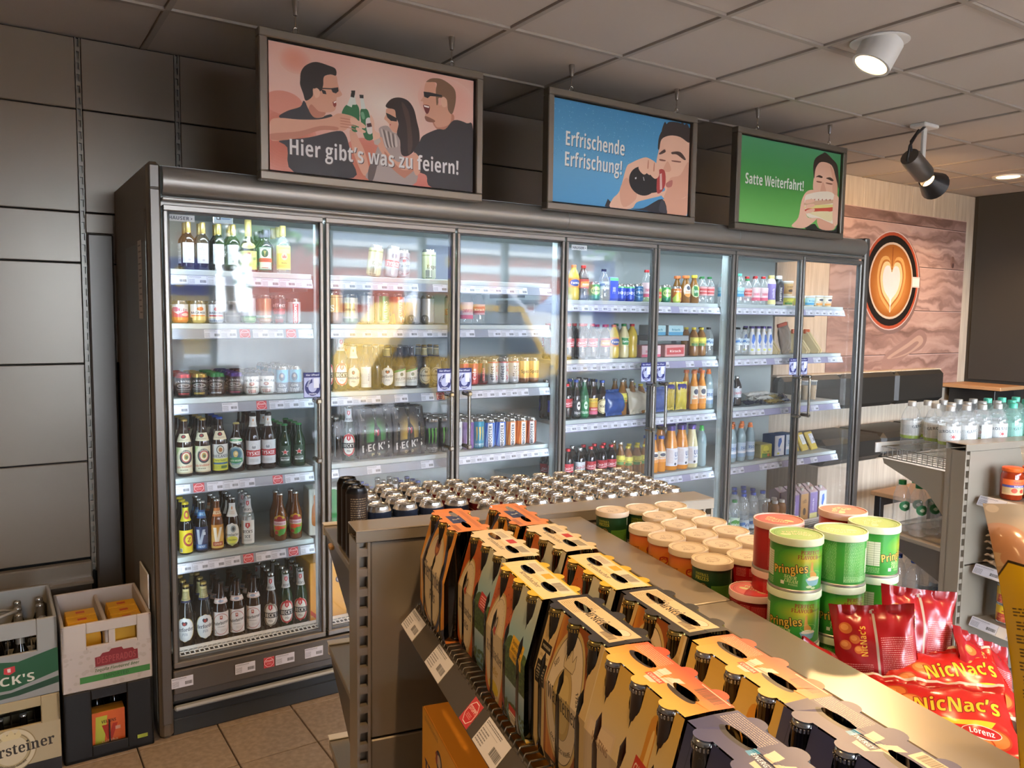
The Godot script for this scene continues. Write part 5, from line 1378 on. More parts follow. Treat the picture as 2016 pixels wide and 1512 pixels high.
# ---------------------------------------------------------------- posters hung from the ceiling
func build_posters() -> void:
	var spec := [
		["large hanging poster of three people toasting with green bottles", 0.268, 1.183, 0.492, 1.187],
		["hanging blue poster of a man drinking from a dark bottle", 1.515, 2.428, 1.848, 2.552],
		["hanging green poster of a man biting into a sandwich", 2.722, 3.655, 3.199, 3.87]]
	var z := 0.062
	for i in 3:
		var s: Array = spec[i]
		# the frames were measured at z 0.34; brought back along the sight lines to z 0.085
		var fx := func(x: float) -> float: return -0.5544 + (x + 0.5544) * (3.2189 - 0.085) / (3.2189 - 0.34)
		var x0: float = fx.call(s[1])
		var x1: float = fx.call(s[2])
		var y1 := 1.674 + (2.664 - 1.674) * 1.0886
		var y0 := 1.674 + (2.14 - 1.674) * 1.0886
		var w := x1 - x0
		var h := y1 - y0
		var o := thing("hanging_poster", s[0], "poster", Vector3((x0 + x1) / 2, (y0 + y1) / 2, z))
		var f := B.new()
		var t := 0.034
		for q in [[0, (h - t) / 2, w, t], [0, -(h - t) / 2, w, t], [-(w - t) / 2, 0, t, h - 2 * t], [(w - t) / 2, 0, t, h - 2 * t]]:
			f.box(Vector3(q[0], q[1], 0), Vector3(q[2], q[3], 0.05), 0.004)
		part(o, "frame", f, mt("poster_frame", "827b70", 0.36, 0.75))
		part(o, "backing", B.new().box(Vector3(0, 0, -0.012), Vector3(w - 0.04, h - 0.04, 0.012)), mats.gap_black)
		var a := Art.new(960 if i == 0 else 880, 540 if i == 0 else 500, "808080")
		if i == 0: art_party(a)
		elif i == 1: art_drink(a)
		else: art_snack(a)
		var pw := w / 2 - t - 0.008
		var ph := h / 2 - t - 0.008
		part(o, "print", B.new().box(Vector3(0, 0, 0.002), Vector3(pw * 2, ph * 2, 0.008)).quad(Vector3(-pw, -ph, 0.0065), Vector3(pw, -ph, 0.0065), Vector3(pw, ph, 0.0065), Vector3(-pw, ph, 0.0065)), tm("poster_print_%d" % i, a.tex(), 0.45))
		for hx in [s[3], s[4]]:
			var wx: float = hx - (x0 + x1) / 2
			var top := CEIL - (y0 + y1) / 2
			var hg := part(o, "hanger", B.new().lathe([Vector2(0.0, 0.0), Vector2(0.008, 0.004), Vector2(0.014, 0.05), Vector2(0.014, 0.06), Vector2(0, 0.06)], 12).tube([Vector3(0, 0.01, 0), Vector3(0, -0.04, 0)], 0.003, 6), mats.chrome, Vector3(wx, top - 0.06, 0))
			var ring := []
			for k in 12: ring.append(Vector3(cos(TAU * k / 12) * 0.011, -0.055 + sin(TAU * k / 12) * 0.014, 0))
			part(hg, "hook", B.new().tube(ring, 0.003, 6, true).tube([Vector3(0, -0.066, 0), Vector3(0, -(top - 0.06 - h / 2), 0)], 0.004, 6), mats.chrome)
# ---------------------------------------------------------------- the cooler: seven glass doors in four modules
const DW := 0.627
const MODS := [[0.035, 0.607], [0.65, 1.866], [1.905, 3.112], [3.162, 4.345]]
const TOPS_L := [1.835, 1.624, 1.327, 1.007, 0.686]
const TOPS_R := [1.757, 1.442, 1.12, 0.766]
const DECK := 0.293

var card_meshes := {}
func card(key: String, w: float, h: float, t := 0.0012) -> ArrayMesh:
	# a printed card, its face at z = 0
	var id := "%s %.3f %.3f %.4f" % [key, w, h, t]
	if not card_meshes.has(id):
		card_meshes[id] = B.new().box(Vector3(0, 0, -t), Vector3(w, h, t), 0.0).quad(Vector3(-w / 2, -h / 2, 0), Vector3(w / 2, -h / 2, 0), Vector3(w / 2, h / 2, 0), Vector3(-w / 2, h / 2, 0), cr(key)).mesh()
	return card_meshes[id]

func build_cooler() -> void:
	var L := DW * 7
	var c := thing("drinks_cooler", "long grey glass-door drinks cooler along the metal wall", "cooler", Vector3.ZERO)
	# left end: a solid side with a rounded front edge
	var sp := part(c, "side_panel", B.new().box(Vector3(-0.025, 1.11, -0.44), Vector3(0.05, 2.22, 0.88), 0.014), mats.side_skin)
	part(sp, "front_post", B.new().box(Vector3(-0.024, 1.09, 0.002), Vector3(0.036, 2.06, 0.012), 0.004).box(Vector3(-0.024, 2.165, 0.002), Vector3(0.036, 0.085, 0.012), 0.004), mats.steel_dark)
	part(sp, "cover_sheet", B.new().box(Vector3(-0.0515, 1.06, -0.43), Vector3(0.003, 1.98, 0.78), 0.001), mats.side_skin)
	part(sp, "rear_strip", B.new().box(Vector3(-0.053, 1.0, -0.28), Vector3(0.003, 1.86, 0.5), 0.001), mt("rear_strip", "6a665d", 0.3, 0.3))
	part(sp, "ruler_label", B.new().at(Vector3(-0.0555, 1.79, -0.16), Vector3(0, -PI / 2, 0)).box(Vector3(0, 0, -0.001), Vector3(0.09, 0.3, 0.001)).quad(Vector3(-0.045, -0.15, 0), Vector3(0.045, -0.15, 0), Vector3(0.045, 0.15, 0), Vector3(-0.045, 0.15, 0), cr("ruler")), mats.paper)
	# right end: a glazed side
	var ep := part(c, "end_frame", B.new().box(Vector3(L + 0.035, 1.11, -0.01), Vector3(0.05, 2.22, 0.035), 0.008).box(Vector3(L + 0.035, 1.11, -0.86), Vector3(0.05, 2.22, 0.04), 0.006).box(Vector3(L + 0.035, 2.17, -0.44), Vector3(0.05, 0.1, 0.84), 0.006).box(Vector3(L + 0.035, 0.14, -0.44), Vector3(0.05, 0.28, 0.84), 0.006), mats.steel_dark)
	part(ep, "end_pane", B.new().box(Vector3(L + 0.035, 1.2, -0.435), Vector3(0.008, 1.85, 0.81)), mats.door_glass)
	# body
	part(c, "rear_wall", B.new().box(Vector3(L / 2, 1.19, -0.79), Vector3(L, 1.86, 0.14)), mats.inner_white)
	part(c, "roof", B.new().box(Vector3(L / 2, 2.15, -0.44), Vector3(L, 0.12, 0.84)), mats.inner_white)
	part(c, "deck", B.new().box(Vector3(L / 2, DECK - 0.02, -0.44), Vector3(L, 0.036, 0.6), 0.003), mats.inner_shelf)
	part(c, "plinth", B.new().box(Vector3(L / 2, 0.22, -0.02), Vector3(L - 0.002, 0.096, 0.05), 0.004).box(Vector3(L / 2, 0.13, -0.36), Vector3(L, 0.22, 0.6)).box(Vector3(L / 2, 0.155, -0.03), Vector3(L - 0.002, 0.04, 0.03), 0.004), mats.steel_dark)
	part(c, "bumper", B.new().box(Vector3(L / 2, 0.117, 0.004), Vector3(L - 0.004, 0.016, 0.03), 0.006), mats.shelf_grey)
	part(c, "kick_plate", B.new().box(Vector3(L / 2, 0.033, -0.028), Vector3(L, 0.064, 0.03), 0.003).box(Vector3(L / 2, 0.085, -0.034), Vector3(L, 0.04, 0.03)), mt("kick", "3a3d3e", 0.4, 0.3))
	# the curved head rail in lengths
	for q in [[0.004, DW * 3], [DW * 3 + 0.002, DW * 5], [DW * 5 + 0.002, L + 0.006]]:
		var x0: float = q[0]
		var x1: float = q[1]
		var f := func(u: float, v: float) -> Vector3:
			var t := lerpf(-PI / 2, PI * 0.62, v)
			return Vector3(lerpf(x0, x1, u), 2.153 + 0.055 * sin(t), -0.022 + 0.046 * cos(t))
		part(c, "head_rail", B.new().grid(f, 2, 20), mats.fascia)
	part(c, "track", B.new().box(Vector3(L / 2, 2.086, -0.008), Vector3(L, 0.014, 0.036), 0.004).box(Vector3(L / 2, 2.08, -0.05), Vector3(L, 0.04, 0.03)), mats.fascia)
	part(c, "lamp_strip", led_dashes(L), lamp_mat("led", COOL, 5.0))
	# air grille along the foot
	var gr := B.new()
	for k in 3:
		gr.box(Vector3(L / 2, 0.311 - 0.004 * k, -0.1 + 0.026 * k), Vector3(L - 0.03, 0.003, 0.009 if k else 0.03))
	var x := 0.02
	while x < L - 0.02:
		gr.box(Vector3(x, 0.307, -0.075), Vector3(0.0045, 0.003, 0.06))
		x += 0.0185
	part(c, "air_grille", gr, mats.white_plastic)
	part(c, "duct", B.new().box(Vector3(L / 2, 0.28, -0.075), Vector3(L - 0.02, 0.03, 0.07)), mats.gap_black)
	# posts between the modules carry the upright lamps
	for k in [1, 3, 5]:
		var po := part(c, "middle_post", B.new().box(Vector3(k * DW, 1.17, -0.07), Vector3(0.036, 1.8, 0.05), 0.004), mats.inner_shelf)
		part(po, "lamp_strip", B.new().box(Vector3(k * DW, 1.17, -0.0975), Vector3(0.02, 1.7, 0.004)), lamp_mat("led_soft", COOL, 1.0))
	for q in [[0.03, 1], [DW - 0.02, -1], [DW + 0.02, 1], [DW * 3 - 0.02, -1], [DW * 3 + 0.02, 1], [DW * 5 - 0.02, -1], [DW * 5 + 0.02, 1], [L - 0.03, -1]]:
		area(Vector3(q[0], 1.17, -0.06), Vector3(q[0] + q[1] * 0.5, 1.17, -0.3), 0.025, 1.65, LED_UP)
	for q in MODS:
		var w: float = q[1] - q[0]
		area(Vector3((q[0] + q[1]) / 2, 2.045, -0.075), Vector3((q[0] + q[1]) / 2, 1.2, -0.32), w - 0.06, 0.03, LED_TOP * w, COOL, Vector3.FORWARD)
	for k in 7:
		door(c, k)
	part(c, "maker_plate", card("plate", 0.1, 0.025), mats.paper, Vector3(0.074, 2.024, -0.04))
	part(c, "maker_plate", card("plate", 0.1, 0.026), mats.paper, Vector3(2.0, 2.022, -0.045))
	part(c, "thermometer", B.new().box(Vector3(0, 0, -0.008), Vector3(0.074, 0.04, 0.014), 0.003).quad(Vector3(-0.035, -0.018, 0), Vector3(0.035, -0.018, 0), Vector3(0.035, 0.018, 0), Vector3(-0.035, 0.018, 0), cr("dial")), mats.paper, Vector3(0.236, 2.035, -0.06))
	# tags on the plinth
	for q in [[0.033, "tag"], [0.275, "tag"], [0.439, "tag"], [0.564, "tag"], [0.7, "tag"], [1.0, "tag_b"], [1.4, "tag"]]:
		part(c, "price_tag", card(q[1], 0.08, 0.042), mats.paper, Vector3(q[0], 0.221, 0.0068))
	part(c, "stop_sign", card("stop", 0.044, 0.044), mats.paper, Vector3(0.372, 0.221, 0.007))
	# shelves with their rails and tags
	var pats := [
		["ttt.tttt", "..ttsttst", "t..t.sttt", "tsttt.stt", "ttttsttst"],
		["tttttt.ttttttt.t", "tttttttttt.ttttt", "tttt.t.tst.ttttt.t", "t..t...t..tttttttt", "tt..tt..tt..tt"],
		["tttttttttttt.ttttt", "tttttttttttt..t.tt", "ttttttttttttttttt", "tttt.ttttttttt.ttt"],
		["tttttttttt.tttttt", "ttttt.tttt.t.tt", "ttttt..t...t..t", "ttt..ttt.tt.t..t"]]
	for m in 4:
		var tops: Array = TOPS_L if m < 2 else TOPS_R
		for k in tops.size():
			shelf(c, MODS[m][0], MODS[m][1], tops[k], pats[m][k], m)

const LED_UP := 0.15
const LED_TOP := 0.3

func led_dashes(L: float) -> B:
	var b := B.new()
	for q in MODS:
		var x: float = q[0] + 0.03
		while x < q[1] - 0.05:
			b.box(Vector3(x + 0.1, 2.052, -0.045), Vector3(0.19, 0.006, 0.012))
			x += 0.205
	return b

func door(c: Node3D, k: int) -> void:
	var x0 := k * DW + 0.005
	var x1 := (k + 1) * DW - 0.005
	var y0 := 0.275
	var y1 := 2.066
	var w := x1 - x0
	var h := y1 - y0
	var f := B.new()
	for q in [[(x0 + x1) / 2, y1 - 0.011, w, 0.022], [(x0 + x1) / 2, y0 + 0.011, w, 0.022], [x0 + 0.008, (y0 + y1) / 2, 0.016, h - 0.044], [x1 - 0.008, (y0 + y1) / 2, 0.016, h - 0.044]]:
		f.box(Vector3(q[0], q[1], -0.016), Vector3(q[2], q[3], 0.03), 0.003)
	var d := part(c, "door", f, mats.frame_steel)
	var gk := B.new()
	for q in [[(x0 + x1) / 2, y1 - 0.026, w - 0.03, 0.008], [(x0 + x1) / 2, y0 + 0.026, w - 0.03, 0.008], [x0 + 0.02, (y0 + y1) / 2, 0.008, h - 0.05], [x1 - 0.02, (y0 + y1) / 2, 0.008, h - 0.05]]:
		gk.box(Vector3(q[0], q[1], -0.022), Vector3(q[2], q[3], 0.016))
	part(d, "gasket", gk, mt("gasket", "4c4f50", 0.6))
	part(d, "glass", B.new().box(Vector3((x0 + x1) / 2, (y0 + y1) / 2, -0.012), Vector3(w - 0.03, h - 0.04, 0.006)), mats.door_glass)
	var right := k in [0, 1, 3, 5]
	var hx := x1 - 0.042 if right else x0 + 0.042
	var hb := B.new().tube([Vector3(hx, 1.30, 0.045), Vector3(hx, 1.065, 0.045)], 0.0085, 12)
	for y in [1.306, 1.058]:
		hb.tube([Vector3(hx, y, 0.05), Vector3(hx, y, -0.006)], 0.011, 12).box(Vector3(hx, y, 0.045), Vector3(0.026, 0.024, 0.022), 0.006)
	part(d, "handle", hb, mats.chrome)
	var sx := x1 - 0.049 if right else x0 + 0.046
	part(d, "sticker", card("energy", 0.078, 0.105, 0.0005), mats.paper, Vector3(sx, 1.37, -0.0078))

func shelf(c: Node3D, x0: float, x1: float, y: float, pat: String, m: int) -> void:
	var mid := (x0 + x1) / 2
	var w := x1 - x0
	var rail := 0.04
	var s := part(c, "shelf", B.new().box(Vector3(mid, y - 0.011, -0.4), Vector3(w, 0.018, 0.58), 0.002).box(Vector3(mid, y - 0.012, -0.112), Vector3(w, 0.022, 0.01), 0.002), mats.inner_shelf)
	# the rail leans outwards at the foot
	var lean := 0.28
	part(s, "price_rail", B.new().box(Vector3.ZERO, Vector3(w, rail, 0.005), 0.001).box(Vector3(0, -rail / 2, 0.003), Vector3(w, 0.004, 0.01), 0.001), mats.rail_grey if m < 2 else mt("rail_violet", "9a98b4", 0.3), Vector3(mid, y - 0.022 - rail / 2, -0.097), Vector3(-lean, 0, 0))
	var n := pat.length()
	var step := w / n
	for i in n:
		if pat[i] == ".": continue
		var key := "stop" if pat[i] == "s" else ("tag" if (i * 7 + m) % 3 else "tag_b")
		part(s, "stop_sign" if pat[i] == "s" else "price_tag", card(key, 0.042 if pat[i] == "s" else minf(step * 0.98, 0.085), 0.035 if pat[i] != "s" else 0.038), mats.paper, Vector3(x0 + step * (i + 0.5), y - 0.022 - rail / 2, -0.0935), Vector3(-lean, 0, 0))
	# brackets
	for bx in [x0 + 0.01, x1 - 0.01]:
		part(s, "bracket", B.new().box(Vector3(bx, y - 0.045, -0.5), Vector3(0.006, 0.05, 0.36), 0.001), mats.inner_shelf)
# ---------------------------------------------------------------- bottles, cans and cartons, each kind built once
const SHAPES := {
	"long": [0.0, 0, 0.92, 0, 1, 0.02, 1, 0.5, 0.97, 0.55, 0.82, 0.63, 0.6, 0.71, 0.47, 0.78, 0.43, 0.93, 0.47, 0.94, 0.47, 0.965, 0.4, 0.97],
	"euro": [0.0, 0, 0.92, 0, 1, 0.02, 1, 0.53, 0.97, 0.58, 0.83, 0.66, 0.6, 0.74, 0.45, 0.81, 0.4, 0.93, 0.44, 0.94, 0.44, 0.965, 0.38, 0.97],
	"liquor": [0.0, 0, 0.93, 0, 1, 0.02, 1, 0.58, 0.95, 0.63, 0.72, 0.69, 0.46, 0.74, 0.38, 0.79, 0.36, 0.97],
	"brandy": [0.0, 0, 0.93, 0, 1, 0.02, 1, 0.42, 0.93, 0.5, 0.7, 0.58, 0.44, 0.66, 0.36, 0.74, 0.34, 0.97],
	"pet": [0.0, 0, 0.8, 0, 0.97, 0.03, 1, 0.08, 1, 0.28, 0.93, 0.36, 0.98, 0.43, 1, 0.5, 1, 0.62, 0.92, 0.7, 0.66, 0.82, 0.42, 0.89, 0.4, 0.93],
	"glasspet": [0.0, 0, 0.9, 0, 1, 0.03, 1, 0.52, 0.9, 0.6, 0.62, 0.74, 0.44, 0.84, 0.42, 0.94],
	"carafe": [0.0, 0, 0.9, 0, 1, 0.03, 1, 0.45, 0.93, 0.56, 0.74, 0.72, 0.56, 0.84, 0.54, 0.9],
	"milk": [0.0, 0, 0.9, 0, 1, 0.03, 0.96, 0.3, 0.9, 0.4, 1, 0.55, 1, 0.72, 0.86, 0.82, 0.6, 0.87, 0.58, 0.9],
	"spring": [0.0, 0, 0.75, 0, 0.96, 0.03, 1, 0.07, 0.96, 0.15, 1, 0.2, 0.97, 0.3, 0.93, 0.36, 1, 0.42, 1, 0.66, 0.93, 0.74, 0.66, 0.86, 0.36, 0.92, 0.34, 0.95]}
# shape, radius, height, body, cap [material, from, radius share], labels [cell, from, to, half arc, oval, share of radius]
const BOT := {
	"whisky": ["liquor", 0.027, 0.19, "dark_glass", ["gold_cap", 0.76, 0.42], [["lb_whisky", 0.14, 0.56, 0.85, false]]],
	"brandy": ["brandy", 0.033, 0.215, "brown_glass", ["straw_cap", 0.66, 0.42], [["lb_brandy", 0.05, 0.40, 1.3, false], ["lb_brandy_neck", 0.44, 0.56, 1.0, true]]],
	"herb": ["liquor", 0.03, 0.178, "dark_glass", ["black_cap", 0.82, 0.5], [["lb_herb", 0.06, 0.6, 1.0, false]]],
	"vodka": ["liquor", 0.031, 0.2, "clear_glass", ["straw_cap", 0.78, 0.42], [["lb_vodka", 0.08, 0.58, 1.2, false]]],
	"weiss": ["euro", 0.031, 0.232, "brown_glass", ["gold_cap", 0.955, 0.5], [["lb_weiss", 0.05, 0.51, 1.3, false], ["nk_shield", 0.6, 0.74, 1.1, false]]],
	"radler": ["euro", 0.031, 0.232, "brown_glass", ["blue_cap", 0.955, 0.5], [["lb_radler", 0.05, 0.52, 1.3, false], ["nk_shield", 0.6, 0.75, 1.1, false]]],
	"abbey": ["euro", 0.032, 0.204, "brown_glass", ["straw_cap", 0.955, 0.5], [["lb_abbey", 0.05, 0.53, 1.2, true], ["nk_green", 0.58, 0.7, 1.1, true]]],
	"redstripe": ["euro", 0.03, 0.24, "brown_glass", ["black_cap", 0.955, 0.5], [["lb_red_stripe", 0.1, 0.52, 1.35, false], ["nk_white", 0.76, 0.94, 1.4, false]]],
	"star": ["euro", 0.028, 0.186, "green_glass", ["green_cap", 0.955, 0.5], [["lb_star", 0.08, 0.5, 0.9, false]]],
	"yellow": ["long", 0.026, 0.212, "dark_glass", ["yellow_cap", 0.955, 0.5], [["lb_yellow", 0.03, 0.47, 1.3, false], ["nk_yellow", 0.64, 0.9, 1.5, false]]],
	"vblue": ["long", 0.026, 0.212, "dark_glass", ["silver_cap", 0.955, 0.5], [["lb_vplus_blue", 0.04, 0.5, 1.2, false], ["nk_blue", 0.66, 0.82, 1.3, false]]],
	"vgold": ["long", 0.026, 0.213, "amber_glass", ["silver_cap", 0.955, 0.5], [["lb_vplus_gold", 0.04, 0.5, 1.2, false], ["nk_orange", 0.66, 0.82, 1.3, false]]],
	"lemon": ["long", 0.027, 0.213, "brown_glass", ["silver_cap", 0.955, 0.5], [["lb_lemon", 0.04, 0.5, 1.3, true], ["nk_white", 0.62, 0.88, 1.4, false]]],
	"ice": ["long", 0.027, 0.215, "clear_glass", ["silver_cap", 0.955, 0.5], [["lb_ice", 0.04, 0.5, 1.2, false], ["nk_key", 0.66, 0.92, 1.4, false]]],
	"despe": ["long", 0.027, 0.207, "amber_glass", ["silver_cap", 0.955, 0.5], [["lb_despe", 0.1, 0.55, 1.3, true]]],
	"herford": ["euro", 0.031, 0.262, "dark_glass", ["gold_cap", 0.955, 0.5], [["lb_herford", 0.1, 0.5, 1.25, true], ["nk_gold", 0.72, 0.93, 1.5, false]]],
	"pader": ["euro", 0.031, 0.252, "brown_glass", ["black_cap", 0.955, 0.5], [["lb_pader", 0.1, 0.5, 1.2, false], ["nk_band", 0.64, 0.72, 1.5, false]]],
	"keydark": ["long", 0.029, 0.253, "brown_glass", ["silver_cap", 0.955, 0.5], [["lb_key_dark", 0.08, 0.5, 1.2, true], ["nk_key", 0.7, 0.93, 1.5, false]]],
	"keyred": ["long", 0.029, 0.253, "green_glass", ["silver_cap", 0.955, 0.5], [["lb_key_red", 0.08, 0.5, 1.2, true], ["nk_key", 0.7, 0.93, 1.5, false]]],
	"krom": ["long", 0.029, 0.21, "brown_glass", ["silver_cap", 0.955, 0.5], [["lb_krom", 0.06, 0.5, 1.25, true], ["nk_white", 0.68, 0.93, 1.5, false]]],
	"herford_s": ["long", 0.029, 0.2, "dark_glass", ["gold_cap", 0.955, 0.5], [["lb_herford", 0.06, 0.5, 1.25, true], ["nk_gold", 0.72, 0.93, 1.5, false]]],
	"slant": ["long", 0.029, 0.196, "brown_glass", ["silver_cap", 0.955, 0.5], [["lb_slant", 0.05, 0.52, 1.25, false]]],
	"round": ["long", 0.029, 0.2, "dark_glass", ["gold_cap", 0.955, 0.5], [["lb_round", 0.06, 0.5, 1.25, true], ["nk_gold", 0.72, 0.93, 1.5, false]]],
	"sidewhite": ["long", 0.029, 0.205, "dark_glass", ["silver_cap", 0.955, 0.5], [["lb_white", 0.05, 0.5, 0.9, false]]],
	"plain": ["long", 0.029, 0.2, "dark_glass", ["silver_cap", 0.955, 0.5], []],
	"navycap": ["long", 0.027, 0.19, "dark_glass", ["blue_cap", 0.955, 0.5], []],
	"coke": ["pet", 0.031, 0.19, "cola", ["red_cap", 0.925, 0.46], [["lb_coke", 0.34, 0.58, 1.5, false]]],
	"coke_light": ["pet", 0.031, 0.19, "cola", ["silver_cap", 0.925, 0.46], [["lb_coke_light", 0.3, 0.6, 1.5, false]]],
	"mix": ["pet", 0.031, 0.185, "cola", ["red_cap", 0.925, 0.46], [["lb_mix", 0.34, 0.6, 1.5, false]]],
	"fanta": ["pet", 0.031, 0.185, "yellow_drink", ["orange_cap", 0.925, 0.46], [["lb_orange", 0.36, 0.62, 1.5, false]]],
	"sprite": ["pet", 0.031, 0.19, "pale_drink", ["green_cap", 0.925, 0.46], [["lb_lime", 0.36, 0.62, 1.5, false]]],
	"lime": ["pet", 0.031, 0.19, "yellow_drink", ["red_cap", 0.925, 0.46], []],
	"pepsi": ["pet", 0.034, 0.21, "cola", ["silver_cap", 0.925, 0.46], [["lb_pepsi", 0.2, 0.5, 1.5, false]]],
	"fritz": ["glasspet", 0.027, 0.21, "cola", ["blue_cap", 0.93, 0.5], [["lb_fritz_black", 0.06, 0.48, 1.3, false]]],
	"fritzgreen": ["glasspet", 0.027, 0.21, "green_body", ["silver_cap", 0.93, 0.5], [["lb_fritz_green", 0.06, 0.48, 1.3, false]]],
	"sun": ["glasspet", 0.029, 0.21, "brown_glass", ["black_cap", 0.93, 0.5], [["lb_sun", 0.08, 0.5, 1.3, false]]],
	"malt": ["glasspet", 0.031, 0.2, "brown_glass", ["blue_cap", 0.93, 0.5], [["lb_cream", 0.08, 0.5, 1.2, true]]],
	"tea": ["glasspet", 0.029, 0.2, "tea_drink", ["silver_cap", 0.93, 0.5], [["lb_tea", 0.36, 0.62, 1.4, false]]],
	"icetea": ["pet", 0.03, 0.17, "tea_drink", ["yellow_cap", 0.925, 0.46], [["lb_tea", 0.36, 0.66, 1.5, false]]],
	"oj": ["glasspet", 0.028, 0.235, "orange_drink", ["orange_cap", 0.92, 0.6], [["lb_small_juice", 0.15, 0.6, 1.2, false]]],
	"oj_small": ["glasspet", 0.029, 0.21, "orange_drink", ["blue_cap", 0.92, 0.6], [["lb_small_juice", 0.28, 0.58, 1.4, false]]],
	"carafe": ["carafe", 0.042, 0.265, "orange_drink", ["violet_cap", 0.89, 0.66], [["lb_juice", 0.1, 0.5, 1.35, false]]],
	"carafe_pale": ["carafe", 0.038, 0.262, "pale_drink", ["violet_cap", 0.89, 0.66], [["lb_juice", 0.1, 0.5, 1.35, false]]],
	"sport": ["pet", 0.032, 0.24, "water_body", ["sport_orange", 0.9, 0.5], [["lb_sport", 0.12, 0.5, 1.4, false]]],
	"sportgreen": ["pet", 0.032, 0.25, "water_body", ["sport_green", 0.9, 0.5], []],
	"clear": ["pet", 0.031, 0.16, "clear_pet", ["green_cap", 0.925, 0.46], [["lb_clear_red", 0.3, 0.62, 1.5, false]]],
	"clearw": ["pet", 0.031, 0.172, "clear_pet", ["black_cap", 0.925, 0.46], [["lb_water", 0.36, 0.6, 1.5, false]]],
	"orangecap": ["glasspet", 0.03, 0.16, "tea_drink", ["orange_cap", 0.9, 0.7], [["lb_small_juice", 0.2, 0.7, 1.0, true]]],
	"yellowcap": ["glasspet", 0.03, 0.165, "tea_drink", ["yellow_cap", 0.9, 0.6], [["lb_lime", 0.2, 0.66, 1.0, true]]],
	"teal": ["pet", 0.032, 0.19, "clear_pet", ["teal_cap", 0.925, 0.46], [["lb_teal", 0.25, 0.55, 1.5, false]]],
	"pink": ["pet", 0.032, 0.18, "clear_pet", ["red_cap", 0.925, 0.46], [["lb_pink", 0.15, 0.6, 1.5, false]]],
	"violetmilk": ["milk", 0.032, 0.19, "milk_white", ["straw_cap", 0.89, 0.64], [["lb_violet", 0.04, 0.72, 1.5, false]]],
	"chocomilk": ["milk", 0.032, 0.19, "black_plastic", ["white_cap", 0.89, 0.64], [["lb_choco", 0.04, 0.72, 1.5, false]]],
	"drinkblue": ["glasspet", 0.025, 0.18, "milk_white", ["violet_cap", 0.92, 0.6], [["lb_drinkblue", 0.1, 0.8, 1.4, false]]],
	"vio": ["pet", 0.038, 0.25, "clear_pet", ["blue_cap", 0.925, 0.46], [["lb_water", 0.08, 0.34, 1.5, false]]],
	"volvic": ["pet", 0.036, 0.22, "clear_pet", ["green_cap", 0.925, 0.46], [["lb_volvic", 0.15, 0.5, 1.5, false]]],
	"cacao": ["milk", 0.03, 0.17, "tea_drink", ["white_cap", 0.89, 0.6], [["lb_ayran", 0.1, 0.5, 1.3, true]]],
	"spring": ["spring", 0.0425, 0.262, "clear_pet", ["silver_plastic", 0.915, 0.42], [["lb_spring", 0.37, 0.68, 3.0, false]]],
	"springgreen": ["spring", 0.0425, 0.262, "green_pet", ["teal_cap", 0.915, 0.42], [["lb_spring_green", 0.37, 0.68, 3.0, false]]],
	"still": ["spring", 0.036, 0.235, "clear_pet", ["green_cap", 0.915, 0.46], [["lb_still", 0.42, 0.62, 0.7, true]]]}
const CAPS := {"gold_cap": ["b59a55", 0.3, 0.7], "straw_cap": ["c3b26a", 0.4, 0.2], "black_cap": ["1c1c1e", 0.35, 0.3], "blue_cap": ["26489a", 0.35, 0.3], "green_cap": ["1e7a3c", 0.35, 0.1], "yellow_cap": ["d8c428", 0.4, 0.0], "silver_cap": ["b4b4b0", 0.25, 0.8], "red_cap": ["b8282c", 0.35, 0.0], "orange_cap": ["d8702c", 0.4, 0.0], "violet_cap": ["4a3a80", 0.35, 0.0], "white_cap": ["d8d8d4", 0.4, 0.0], "teal_cap": ["4fb89a", 0.35, 0.0], "silver_plastic": ["a9a7a0", 0.35, 0.2], "sport_orange": ["e0742a", 0.35, 0.0], "sport_green": ["3cb04a", 0.35, 0.0]}

var protos := {}
func profile(shape: String, r: float, h: float) -> Array:
	var a: Array = SHAPES[shape]
	var q := []
	for i in range(0, a.size(), 2): q.append(Vector2(a[i] * r, a[i + 1] * h))
	return q

func radius_at(p: Array, y: float) -> float:
	for i in range(1, p.size() - 1):
		if y <= p[i + 1].y and p[i + 1].y > p[i].y:
			return lerpf(p[i].x, p[i + 1].x, clampf((y - p[i].y) / (p[i + 1].y - p[i].y), 0, 1))
	return p[p.size() - 1].x

# a paper label that hugs the profile
func hug(p: Array, y0: float, y1: float, arc: float, key: String, oval: bool) -> B:
	var b := B.new()
	var q := cr(key)
	var nj := 12 if oval else 5
	var ni := 10
	var P := func(i: int, j: int) -> Array:
		var f := float(j) / nj
		var y := lerpf(y0, y1, f)
		var a := arc * (sqrt(maxf(1.0 - pow(f * 2 - 1, 2), 0.0)) if oval else 1.0)
		var t := lerpf(-a, a, float(i) / ni)
		var r := radius_at(p, y) + 0.0007
		var dr := (radius_at(p, y + 0.002) - radius_at(p, y - 0.002)) / 0.004
		return [Vector3(sin(t) * r, y, cos(t) * r), Vector3(sin(t), -dr, cos(t)).normalized(), q.position + q.size * Vector2(0.5 + 0.5 * t / arc, 1.0 - f)]
	for j in nj:
		for i in ni:
			var a: Array = P.call(i, j)
			var c: Array = P.call(i + 1, j)
			var d: Array = P.call(i + 1, j + 1)
			var e: Array = P.call(i, j + 1)
			b.smooth(a[0], c[0], d[0], a[1], c[1], d[1], a[2], c[2], d[2])
			b.smooth(a[0], d[0], e[0], a[1], d[1], e[1], a[2], d[2], e[2])
	return b

